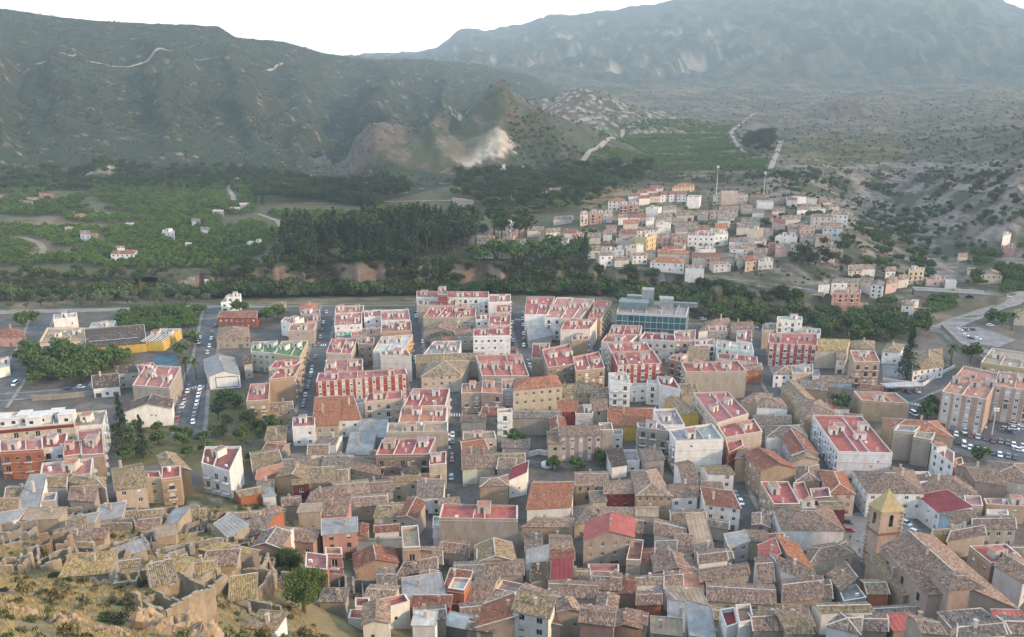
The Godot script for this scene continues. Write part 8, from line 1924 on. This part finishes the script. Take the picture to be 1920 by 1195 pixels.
# [where, [x, z, turn, kind, colour] ...]
const CARS := [
	["parked on the building side of the park street", [-154.8,-361,0.25,"hatch","black"],[-153.1,-354.8,0.23,"hatch","white"],[-151,-347.2,0.25,"hatch","red"],[-149.7,-342.2,0.22,"hatch","silver"],[-148.1,-335.9,0.18,"hatch","white"],[-147.2,-331.2,0.22,"hatch","grey"],[-146,-326.6,0.31,"hatch","black"],[-144.5,-321.5,0.31,"hatch","red"]],
	["parked on the tree side of the park street", [-148.7,-359.2,0.3,"hatch","white"],[-147.3,-354,0.24,"hatch","white"],[-146.1,-349.7,0.29,"hatch","white"],[-144.5,-344.7,0.28,"hatch","silver"],[-143,-339.8,0.25,"hatch","white"],[-141.7,-335.1,0.26,"hatch","silver"],[-140.3,-331.2,0.26,"hatch","black"],[-139.2,-326.6,0.31,"hatch","grey"],[-138.1,-322.9,0.33,"hatch","black"],[-136.7,-318.6,0.34,"hatch","white"]],
	["parked on the upper park street, right side", [-178.7,-463.3,0.21,"hatch","black"],[-175.4,-449.5,0.25,"hatch","black"],[-171.7,-437.8,0.25,"hatch","white"],[-167.8,-424.2,0.29,"hatch","white"],[-164.6,-412.5,0.24,"hatch","silver"]],
	["parked on the upper park street, left side", [-178.4,-439.1,0.24,"hatch","silver"],[-176,-430.3,0.24,"hatch","white"]],
	["parked along the left street", [-118.4,-493.9,0.17,"hatch","silver"],[-115.1,-470.5,0.19,"hatch","white"],[-112.4,-455,0.2,"hatch","black"],[-110,-440.5,0.13,"hatch","silver"],[-107.8,-426.2,0.16,"hatch","red"],[-104.4,-404.8,0.14,"hatch","red"],[-102.2,-387.8,0.12,"hatch","grey"],[-101.3,-382.8,0.12,"hatch","white"],[-100.1,-375.4,0.18,"hatch","blue"],[-98.6,-366.5,0.16,"hatch","black"],[-97.6,-359.8,0.16,"hatch","blue"],[-96.3,-349.8,0.2,"hatch","silver"],[-95,-342.3,0.11,"hatch","grey"],[-94.3,-337.5,0.15,"hatch","grey"]],
	["parked along the middle street", [-62.1,-496.4,0.13,"hatch","blue"],[-60.2,-484.5,0.17,"hatch","white"],[-50.4,-431.6,0.19,"hatch","white"],[-49,-421.9,0.01,"hatch","grey"],[-51.3,-403.2,0.02,"hatch","white"],[-49.4,-396.1,0.24,"hatch","grey"]],
	["parked on the far side of the right street", [6.8,-491.7,-0.05,"hatch","grey"],[6.7,-477.9,-0.02,"hatch","silver"],[6.7,-464.8,-0.05,"hatch","white"],[6.6,-447,0.03,"hatch","white"],[6.6,-436.6,0.02,"hatch","black"],[6.6,-425.5,-0.05,"hatch","white"]],
	["parked below the white balcony block", [0.3,-470.5,-0.02,"hatch","white"],[0.4,-434.1,0.05,"hatch","silver"],[0.5,-418.4,0.03,"hatch","red"]],
	["parked at the near end of the right street", [8.3,-397.2,0.15,"hatch","grey"],[9.2,-391.3,0.19,"hatch","white"],[10.2,-384.8,0.16,"hatch","white"]],
	["parked along the central street", [-24.5,-305.4,0.03,"hatch","white"],[-24.2,-298.9,0.09,"hatch","grey"],[-23.4,-285.4,0.02,"hatch","black"],[-23.2,-281.9,0.08,"hatch","red"],[-22.3,-267.6,0.05,"hatch","silver"]],
	["parked in the market street", [78.4,-254.1,-0.02,"hatch","grey"],[78.5,-247.6,-0.02,"hatch","white"]],
	["in the middle row of the car park", [183.5,-305.9,-0.48,"hatch","white"],[188.5,-308.6,-0.42,"van","white"],[188.6,-304.6,-0.46,"hatch","red"],[191,-303.3,-0.47,"hatch","silver"],[193.2,-301.5,-0.49,"hatch","maroon"],[194.9,-299.4,-0.4,"hatch","maroon"],[197.8,-298.9,-0.46,"hatch","grey"],[200,-297.7,-0.48,"hatch","grey"],[201.1,-295.6,-0.49,"hatch","white"],[203.9,-294.3,-0.49,"hatch","silver"]],
	["in the near row of the car park", [180.2,-298.5,-0.48,"hatch","black"],[181.2,-295.6,-0.43,"van","white"],[182.3,-293.1,-0.49,"hatch","white"],[184.8,-291.8,-0.5,"hatch","white"],[186.5,-289.8,-0.45,"hatch","white"],[188.4,-288.4,-0.48,"hatch","black"],[190.3,-286.6,-0.4,"hatch","white"],[192.9,-285.4,-0.49,"hatch","grey"],[194.8,-284.1,-0.45,"hatch","black"]],
	["in the far row of the car park", [206.9,-311.3,1.03,"hatch","silver"],[211,-311.8,0.99,"hatch","white"],[214.5,-311.8,1.05,"hatch","silver"],[206.9,-308.1,1.0,"hatch","blue"],[213.9,-316.4,0.97,"hatch","white"]],
	["turning in the car park", [200.4,-291,0.89,"hatch","white"]],
	["under the arcade by the car park", [186.8,-315.5,0.85,"hatch","white"],[195.9,-314.3,0.89,"hatch","grey"],[198.3,-313.6,0.87,"hatch","silver"],[215.3,-324.1,0.94,"hatch","silver"],[218.5,-322.2,0.93,"hatch","white"]],
	["at the maroon house on the plaza", [109.2,-233.8,1.2,"hatch","green"]],
	["on the plaza left of the bell tower", [107.4,-227.9,1.4,"hatch","red"]],
	["right of the bell tower", [128.5,-233.6,0.48,"hatch","white"]],
	["behind the church nave", [128.1,-226.9,0.67,"hatch","white"]],
	["in the riverside parking lot", [264.7,-455,0.87,"hatch","white"],[268.8,-455.6,0.87,"hatch","grey"],[273.1,-455.8,0.94,"hatch","black"],[262,-443.6,0.86,"hatch","white"],[262.8,-438.7,0.86,"hatch","black"],[265.6,-437.4,0.94,"hatch","white"]],
	["driving on the river bank road", [288.5,-464.8,1.31,"hatch","white"]],
	["driving near the bridge", [340.9,-534.7,1.25,"hatch","white"]],
	["beside the car canopy", [179.9,-355.8,0.29,"hatch","black"],[186.1,-354,0.34,"hatch","black"],[190.9,-354.9,0.32,"hatch","silver"]],
	["at the tree below the car park block", [176.4,-327.4,0.13,"van","white"]],
	["on the road by the school", [-240.3,-364.6,0.12,"van","white"]],
	["along the school road", [-212,-358.7,1.4,"hatch","black"],[-206.5,-360.5,1.36,"hatch","white"],[-202.1,-363.4,1.37,"hatch","silver"]],
	["beside the glass office", [114.3,-482.4,1.24,"hatch","black"],[118.9,-479.9,1.24,"hatch","white"]],
	["at the far end of the far right street", [145.5,-465.6,0.24,"hatch","white"],[147.6,-465.4,0.18,"hatch","white"]]]
const CROSSINGS := [[-24.8,-327.2,0],[-151.1,-361.2,0.2],[5,-478.3,-0.1],[184.5,-338.9,-0.6],[-107.1,-426.8,0.1]]
const PEOPLE := [[105.6,-222.3],[107.2,-220.4],[103,-217.1],[104.8,-213.6]]
const TOWER := [103.1,-207.6,104.5,-203.2,111.2,-204.2,109.8,-208.6,3.7,19.2,6.2]
const NAVE := [102.3,-171.3,121.2,-165.4,117.2,-198.2,100.2,-192.3,5.7,12.5]
const CROSSING := [105.2,-167.7,114.3,-168.8,114.1,-174.4,105,-175.8,6.4,15.5]
const CHAPELS := [101.1,-181.6,103.2,-182.3,102.7,-194.3,103.6,-199.2,5.2,6]
const OFFICE := [59.3,-438.3,97.3,-431.3,104.3,-455.9,66.7,-471.6,-0,16]
const BRIDGE := [278.3,3.5,-539.3,321.3,3.5,-527.3]
const MASTS := [[209.5,-827.1],[255.3,-818],[198.6,-306.4]]
const CANOPY := [184.6,-356.9]
const POOL := [13.4,-278]
const WALLS := [
	["grey stone retaining wall at the top of the hillside quarter", 7.0, "gb", [[230.4,-780.7],[244.9,-768.9],[261.3,-769.5]]],
	["pale low wall along the cliff road", 1.0, "gb", [[58.9,-580.5],[94.2,-578.6],[128.1,-571.2],[164.3,-548.1],[208.4,-525.6]]],
	["garden wall below the lane of the sky-blue house", 3.0, "gb", [[144.9,-355.5],[155.4,-353.5],[168.4,-348.7]]],
	["white garden wall beside the round pool", 2.0, "wh", [[5.2,-285.4],[10.5,-288.2],[15.4,-286.3],[16.1,-275.4]]],
	["river wall beside the parking lot", 2.5, "gb", [[257,-461],[248.8,-424.8],[246.3,-389.4]]],
	["long grey garden wall in the school road", 2.5, "gb", [[-220.3,-344.1],[-207,-346.7],[-195.4,-350.7]]],
	["old stone garden wall behind the slim white tower", 4, "gb", [[0.5,-315.1],[9,-315.1],[14.7,-315.1]]],
	["white garden wall of the orange-tan villa", 1.6, "wh", [[181.5,-369.9],[197.5,-362.6],[217.5,-381.4],[227.1,-389.4]]]]
const GROVES := [
	["grove", "orange", [[-247.3,-488],[-244.6,-496.8],[-201.8,-505.9],[-189,-464.4],[-204.8,-446.9],[-236.3,-457.7]], 6.0, 1.25, "orange tree in the walled grove behind the school", "orange trees behind the school"],
	["grove", "broad", [[-261.3,-405.8],[-237.5,-414.8],[-204.4,-412.5],[-201.4,-384.7],[-203.3,-365.5],[-236.6,-363.7]], 7.5, 1.25, "broadleaf tree in the schoolyard", "schoolyard trees"],
	["grove", "broad", [[-217.1,-414.8],[-189.4,-421.8],[-187.3,-414.8],[-211.4,-405.8]], 8.0, 0.9, "tree in the row below the yellow school wall", "trees below the yellow school wall"],
	["grove", "mix", [[-141.8,-344.7],[-122.2,-343.1],[-113.2,-315],[-131.7,-315]], 9.5, 0.75, "park tree along the parked-car street", "park trees"],
	["grove", "mix", [[-134.9,-343.1],[-123.5,-343.1],[-111.2,-320.1],[-100.2,-309.8],[-105.9,-303.1],[-121.1,-302.7]], 10.0, 0.75, "tree in the small park under the tan balconied house", "park trees"],
	["grove", "mix", [[-132.5,-301.3],[-109.9,-312],[-94.2,-281.9],[-96.3,-269.2],[-115.2,-275.2]], 10.0, 0.75, "tree in the lower park left of the near street end", "lower park trees"],
	["grove", "olive", [[-336.6,-512.7],[-207.2,-529.6],[-202.3,-516.7],[-330.7,-503.2]], 11.0, 1.25, "street tree along the river road", "river road trees"],
	["grove", "broad", [[192.7,-473.1],[231.5,-473.5],[215.8,-439.4],[191.9,-437.2]], 12.0, 1.1, "tree in the riverside row right of the town", "riverside trees"],
	["grove", "poplar", [[132.7,-523.7],[168,-514.5],[162.1,-495.6],[125.5,-493.9]], 11.0, 1.0, "yellowish poplar behind the glass office", "riverside poplars"],
	["grove", "broad", [[-110.2,-314.9],[-100.8,-311.9],[-87.7,-296.5],[-92.8,-284.3],[-102.9,-283.7]], 9.0, 0.75, "tree in the garden behind the tall white house", "garden trees"],
	["grove", "broad", [[-167.1,-314.8],[-146.1,-314.9],[-123.9,-295.1],[-117.2,-276.1],[-131.8,-284.7],[-138.4,-284.3],[-139.5,-274.2],[-145.3,-270.8]], 10.0, 0.75, "tree between the white hall and the cream chalet", "garden trees by the chalet"],
	["grove", "cypress", [[-184.6,-600.8],[-167,-619.6],[-136.8,-635.4],[-96,-649.5],[-48.1,-650.5],[-40.5,-599.9],[-71,-583.7],[-126,-582.5],[-176.9,-581.2]], 9.5, 2.1, "dark cypress in the wood on the cliff top", "trees of the cliff top wood"],
	["grove", "pine", [[-167,-619.6],[-142.5,-663.1],[-50.5,-685.4],[13.5,-672.8],[16.8,-623.3],[-40.5,-599.9],[-129.2,-597.9]], 15.0, 2.3, "dark pine in the wood on the cliff top", "trees of the cliff top wood"],
	["grove", "mix", [[-172.1,-578],[-126,-582.5],[-71,-583.7],[-41.7,-619.3],[13.2,-652.2],[-44.2,-657.4],[-135.5,-628.9],[-178.3,-600]], 13.0, 1.5, "lighter mixed tree in the wood on the cliff top", "trees of the cliff top wood"],
	["grove", "broad", [[-40.5,-599.9],[16.6,-614.4],[53.1,-604.7],[51.2,-581.8],[-4,-584],[-35.5,-582.8]], 10.0, 2.0, "tree at the right end of the cliff top wood", "trees of the cliff top wood"],
	["grove", "broad", [[4.4,-289],[9.7,-291.4],[26.2,-285.4],[38.1,-280.7],[37.2,-272.9],[22.7,-272.9],[10.3,-275.1]], 7.5, 0.8, "garden tree between the old stone wall and the five-arch house", "back garden trees"],
	["grove", "broad", [[245.6,-525.4],[261.1,-527.8],[257,-511.7],[242.3,-513]], 11.0, 1.1, "tree on the river flat below the bridge", "river flat trees"]]
const TREES := [
	["conifer", 194.3, -372.2, 1.35, "big dark conifer beside the orange-tan villa", ""],
	["conifer", -151.9, -288.3, 1.0, "tall dark conifer beside the white hall", ""],
	["conifer", -139.7, -278.7, 0.8, "slimmer conifer right of the tall one by the white hall", ""],
	["conifer", 53.8, -579.5, 1.3, "dark conifer at the cliff edge before the hillside quarter", ""],
	["broad", -20.3, -348.7, 1.0, "round tree beside the tall-windowed hall", ""],
	["broad", 178.8, -320.8, 1.2, "round tree at the foot of the car park block", ""],
	["broad", 186.4, -332.7, 0.9, "smaller tree behind the round one at the car park block", ""],
	["broad", 143.6, -329.6, 1.2, "dark tree in the walled garden of the lane", ""],
	["broad", 146.5, -327.8, 1.0, "second dark tree in the walled garden of the lane", ""],
	["broad", 1.7, -292.6, 1.0, "dark tree below the slim white tower", ""],
	["near_pine", -43.8, -145.7, 1.25, "big green pine on the slope by the brick slab house", ""],
	["near_broad", -55.3, -175.6, 1.1, "dark round tree above the big slope pine", ""],
	["near_pine", -44.4, -159.8, 0.8, "smaller pine right of the big slope pine", ""],
	["broad", 178.8, -280.8, 0.9, "low round tree at the near corner of the car park", ""],
	["palm", 224.9, -389.4, 1.2, "palm beside the villa wall", ""],
	["palm", 295.9, -455.5, 1.2, "palm at the cream arched house", ""],
	["palm", -160.2, -372.2, 1.1, "palm group tree at the street roundabout", ""],
	["palm", -155.5, -372.2, 1.0, "palm right of the roundabout palm", ""],
	["palm", -333.1, -518.6, 1.3, "palm by the river road at the left edge", ""],
	["broad", 239.9, -397.8, 1.4, "dark tree left of the yellow-cream block", ""],
	["broad", 292.3, -472.4, 1.3, "tree on the traffic island at the river bank road", ""],
	["broad", 297.1, -466.6, 1.1, "second tree on the traffic island", ""],
	["broad", -177.7, -424.8, 1.3, "dark tree at the end of the yellow school", ""],
	["broad", -177.1, -408.2, 1.1, "dark tree above the blue court", ""],
	["broad", -294.1, -464.4, 1.4, "bushy tree beside the road behind the school", ""],
	["broad", -292.6, -471.2, 1.2, "second bushy tree beside the road behind the school", ""],
	["broad", -172.4, -490.5, 1.3, "tree beside the white stepped villa", ""],
	["broad", -150.2, -472.4, 1.3, "tree right of the brick-red row", ""],
	["broad", -146, -480.7, 1.2, "second tree right of the brick-red row", ""],
	["cypress", 350.6, -891.3, 1.3, "dark cypress on the barrio hill top", ""],
	["pine", 295.8, -880.6, 1.6, "dark pine behind the floodlight mast", ""],
	["cypress", -273.1, -857.6, 1.7, "cypress beside the pale field house", ""],
	["cypress", -267.4, -861.2, 1.6, "second cypress beside the pale field house", ""]]
const ORCHARDS := [
	[["orange"], [[-662,-1025.5],[-365.9,-1070.4],[-310.9,-960.6],[-262.3,-822.1],[-278.7,-745.4],[-399.3,-747.4],[-527.1,-808.4]], 8.5, 0.12, 1.5, 2.1, "orange groves below the left hills"],
	[["orange"], [[-483.4,-738.1],[-383.5,-725.6],[-252.3,-789.4],[-203.3,-689.4],[-186.4,-586.3],[-252.3,-590.3],[-401.1,-603.9]], 7.0, -0.1, 1.3, 1.9, "bright orange groves around the white villa"],
	[["orange"], [[-246.4,-805.3],[-54.5,-820.2],[-55.4,-755.5],[-128.9,-742.7],[-175.4,-652.5],[-210.7,-715.9]], 7.5, 0.1, 1.3, 1.9, "orange groves behind the cypress wood"],
	[["orange"], [[98.2,-1073.2],[204.2,-1542],[465.5,-1716],[338.9,-1203.3],[352.6,-1112.8],[309.8,-994.5],[104.6,-1065.1]], 10.5, -0.15, 1.1, 1.5, "terraced fruit rows on the plain"],
	[["poplar"], [[455.6,-1376.1],[636.7,-1344.1],[564.5,-1169.7],[491.3,-1072.1],[338.6,-1029.8]], 8, 0.1, 0.28, 0.4, "yellow-green vineyard field on the plain"],
	[["orange"], [[282.6,-528.4],[307.3,-541.1],[301.8,-525.2],[271.1,-501.1]], 4.0, 0.2, 0.8, 1.1, "bright green plot at the bridge"],
	[["orange"], [[353.2,-563.2],[381.6,-572.4],[363.3,-542.1],[341.3,-542.4]], 6.0, 0.2, 1.0, 1.5, "dark green orchard at the right edge"]]
const WOODS := [
	["riverside_thicket", ["broad","olive","dry"], [[-387.6,-575.6],[-219.2,-576.3],[-210.7,-570.7],[-200,-540.2],[-277,-531.1],[-360.7,-530.9]], 6.5, 1.0, 1.9, "riverside thicket left of the cliffs", 0.6, 1.0],
	["riverside_thicket", ["broad","olive"], [[-218.5,-570.8],[-102,-574.6],[15.8,-578.1],[74.1,-570.2],[72.7,-558.4],[-75.8,-553.6],[-207.5,-540.4]], 5.0, 1.0, 1.9, "riverside thicket at the foot of the cliffs", 0.5, 0.9],
	["riverside_thicket", ["broad","olive","dry"], [[74.1,-570.2],[115.4,-562],[191.7,-515.9],[241.9,-508.5],[264.5,-491.4],[232.9,-434.6],[182.4,-436.8],[119.3,-479.8],[71.6,-521]], 6.5, 1.0, 1.8, "riverside thicket below the cliff road", 0.6, 1.0],
	["cliff_scrub", ["bush","dry","olive"], [[-70.8,-575.7],[-39.4,-576.8],[-39.8,-588.8],[-66.9,-581.7]], 6.0, 0.9, 1.6, "dark scrub in the gap of the cliff", 0.5, 0.9],
	["cliff_scrub", ["dry","bush"], [[15.8,-577.5],[108.2,-564.8],[191.4,-514.7],[192.7,-520.7],[130.2,-562.5],[55,-579.6],[15.8,-584.3]], 5.5, 0.9, 1.7, "dry scrub on the slope under the cliff road", 0.6, 1.0],
	["pine_wood", ["pine"], [[-280,-861.4],[-304.1,-969.8],[-214.1,-954.7],[-125.1,-948.6],[-111.2,-860.6],[-207.7,-870.3]], 11.0, 1.3, 2.0, "dark pine wood below the quarry hill, left", 0.55, 0.9],
	["pine_wood", ["pine","broad"], [[-63.4,-871.3],[-66.7,-1014.7],[0,-1029.9],[187.3,-1020],[100.7,-846.4],[66.6,-771.1],[20.5,-768.4],[-20.7,-776]], 12.0, 1.3, 2.1, "pine wood around the pool house", 0.6, 1.0],
	["pine_wood", ["pine"], [[337.4,-1203.8],[403.6,-1413.6],[471.1,-1468.5],[375.7,-1175.8]], 13.0, 1.4, 2.0, "small dark pine wood between the fields", 0.5, 0.8],
	["quarry_hill_wood", ["olive","pine"], [[0,-1062.4],[-7.6,-1179],[30.3,-1173.4],[73.4,-1131.5],[100.3,-1098.4],[69.2,-1056.7]], 9.0, 0.7, 1.1, "green pines on the right flank of the quarry hill", 0.7, 1.1],
	["ravine_wood", ["broad"], [[276.9,-645.6],[399.5,-884.7],[434.8,-818.5],[375.2,-680.2],[319.9,-587.8],[307.7,-613.6]], 17.0, 0.8, 1.4, "green trees in the ravine", 0.6, 0.95],
	["ravine_wood", ["broad"], [[318.5,-555.2],[381.6,-599],[395.9,-596.1],[368.4,-550.5]], 10.0, 1.0, 1.6, "green trees right of the bridge", 0.7, 1.0],
	["ravine_wood", ["pine"], [[213.8,-597.6],[261.4,-627.3],[254.3,-586.3],[213.3,-561]], 9.0, 0.9, 1.5, "dark pines on the slope under the sky-blue end house", 0.6, 0.9]]
const CLIFF_TREES := [["dark trees filling the gap between the two tall cliff faces",[[-52,-576],[-53,-576],[-56,-577],[-51,-580],[-45,-576],[-69,-575],[-44,-578],[-70,-575],[-67,-575],[-52,-581],[-66,-577],[-55,-577],[-45,-580],[-67,-576],[-49,-576],[-55,-576],[-65,-577],[-61,-576],[-49,-579],[-56,-581],[-70,-577],[-57,-576],[-54,-580],[-61,-576],[-56,-581],[-47,-576],[-68,-577],[-60,-576],[-62,-579],[-57,-575],[-68,-580],[-53,-576],[-56,-578],[-47,-577],[-69,-575],[-65,-579],[-47,-579],[-48,-580],[-46,-580],[-67,-578],[-61,-578],[-45,-577],[-55,-578],[-51,-578],[-69,-579],[-47,-579]]],["dark trees hanging over the cliff right of the tall faces",[[44,-574],[35,-577],[34,-580],[53,-576],[53,-578],[50,-574],[34,-579],[4,-579],[18,-579],[4,-583],[4,-578],[7,-578],[19,-580],[18,-579],[1,-581],[55,-578],[37,-579],[15,-584],[-3,-577],[48,-574],[47,-573],[5,-580],[27,-579],[37,-577],[43,-576],[48,-578],[54,-577],[33,-576],[40,-579],[10,-582],[35,-572],[52,-577],[21,-578],[13,-581],[-4,-582],[30,-578],[35,-579],[5,-583],[54,-575],[15,-583],[12,-582],[45,-580],[11,-582],[56,-578],[46,-576],[30,-576],[12,-580],[5,-583],[-3,-581],[3,-583],[52,-575],[42,-576],[41,-577],[39,-576],[31,-579],[5,-578],[26,-583],[6,-578],[12,-581],[39,-575],[16,-581],[22,-583],[56,-578],[5,-578],[48,-579],[31,-579],[41,-580],[48,-573],[40,-575],[55,-577],[49,-574],[33,-582],[35,-575],[15,-579],[52,-575],[-2,-579],[12,-578],[37,-579],[52,-575],[17,-578],[52,-573],[51,-575],[40,-577],[29,-572],[18,-583],[41,-578],[30,-578],[11,-583],[0,-578],[53,-575]]],["bushes on the low cliff at its left end",[[-207,-549],[-193,-573],[-218,-570],[-199,-572],[-218,-571],[-218,-573],[-215,-575],[-191,-571],[-194,-575],[-207,-573],[-218,-574],[-188,-571],[-192,-575],[-197,-571],[-197,-574],[-210,-571],[-206,-572],[-193,-575],[-200,-575],[-211,-576],[-195,-577],[-190,-572],[-191,-573],[-216,-575],[-214,-576],[-193,-576],[-201,-572],[-193,-576],[-195,-576],[-209,-575],[-214,-561],[-197,-572],[-193,-576],[-204,-573],[-202,-575],[-195,-571]]],["bushes clinging to the cliff faces",[[-157,-577],[-142,-575],[-150,-575],[-124,-577],[-60,-576],[-150,-577],[-11,-582],[-179,-577],[-39,-578],[-19,-580],[-176,-576],[-58,-579],[-159,-576],[-103,-578],[-106,-579],[-178,-573],[-55,-579],[-164,-576],[-86,-575],[-99,-574],[-91,-579],[-76,-577],[-79,-577],[-180,-575],[-43,-581],[-176,-577],[-134,-577],[-129,-576],[-154,-576],[-65,-578],[-15,-577],[-139,-577],[-90,-577],[-120,-574],[-149,-576],[-163,-573],[-79,-575],[-159,-574],[-79,-581],[-40,-577],[-170,-572],[-46,-578],[-89,-579],[-174,-575],[-32,-581],[-101,-578],[-63,-576],[-28,-581],[-91,-575],[-108,-580],[-109,-574],[-134,-574],[-16,-578],[-148,-573],[-22,-577],[-133,-576],[-110,-579],[-71,-577],[-73,-578],[-88,-577]]],["bushes along the cliff top edge",[[-180,-578],[-99,-580],[-148,-579],[-76,-581],[-98,-580],[-138,-579],[-146,-578],[-126,-579],[-159,-578],[-168,-578],[-112,-579],[-120,-579],[-76,-581],[-149,-579],[-151,-579],[-131,-579],[-145,-578],[-151,-578],[-95,-580],[-90,-581],[-111,-579],[-75,-581],[-159,-578],[-102,-580],[-177,-577],[-187,-577],[-137,-578],[-148,-579],[-145,-578],[-121,-579],[-78,-581],[-102,-580],[-178,-578],[-134,-578],[-151,-578],[-84,-580],[-81,-581],[-105,-580],[-121,-579],[-80,-581],[-109,-580],[-166,-578],[-85,-580],[-138,-579],[-89,-581]]],["bushes on the bank under the cliff road",[[156,-537],[125,-549],[113,-570],[159,-540],[165,-532],[188,-517],[131,-548],[166,-529],[162,-536],[96,-565],[187,-519],[171,-530],[68,-572],[159,-538],[129,-561],[141,-550],[109,-564],[77,-573],[90,-572],[130,-559],[174,-529],[171,-531],[81,-574],[113,-564],[95,-561],[117,-562],[183,-522],[184,-519],[136,-550],[69,-573],[71,-571],[73,-570],[60,-573],[64,-575],[85,-571],[125,-563],[182,-525],[163,-533],[72,-572],[137,-551],[106,-564],[127,-555],[104,-571],[122,-556],[64,-572],[121,-564],[111,-569],[78,-570],[191,-520],[124,-563],[147,-548],[152,-538],[119,-563],[189,-517],[63,-576],[183,-522],[110,-571],[146,-550],[134,-556],[102,-570],[100,-563],[123,-560],[152,-541],[135,-549],[109,-570],[91,-567],[124,-557],[132,-554],[179,-525],[97,-566],[81,-571],[70,-571],[111,-569],[112,-564],[139,-553],[123,-558],[147,-541],[150,-545],[63,-576],[171,-528],[65,-571],[103,-568],[160,-536],[90,-574],[79,-575],[109,-562],[167,-530],[137,-545],[69,-572],[132,-555],[140,-551],[153,-543],[118,-568],[121,-565],[178,-527],[98,-572],[86,-575],[159,-538],[93,-567],[84,-573],[72,-572],[123,-558],[87,-569],[130,-559],[135,-554],[142,-546],[68,-572],[84,-574],[159,-540],[83,-575]]]]
const SLOPE := [[[-134.6,-182.2],[-120.7,-192.8],[-107.7,-220.2],[-84,-231.6],[-67.7,-228],[-51.3,-188.2],[-49.2,-160.9],[-54.9,-149.7],[-64.8,-171.1],[-73.2,-161],[-83.7,-158.2],[-106.8,-175.9],[-117.1,-157.2]],[[-118.8,-157.9],[-107.5,-177.1],[-84.2,-159.2],[-73.6,-162],[-65.1,-172],[-53.6,-152.3],[-33.3,-133.4],[-27.6,-76.1],[-39.5,-65.8],[-48.6,-60.3]]]
const ROCKS := [[-45.6,-93.7,5.5,"tall cream rock outcrop at the bottom"],[-58.2,-90.5,2.2,"rounded rock among dry grass on the slope"],[-66.6,-93.9,2,"ochre rock at the lower left edge"],[-51.2,-87.7,2,"low rock ledge at the bottom"],[-77.3,-131.6,2,"pale boulder below the broken walls"]]
const STALK := Vector3(1.60, 136.37, -2.24)
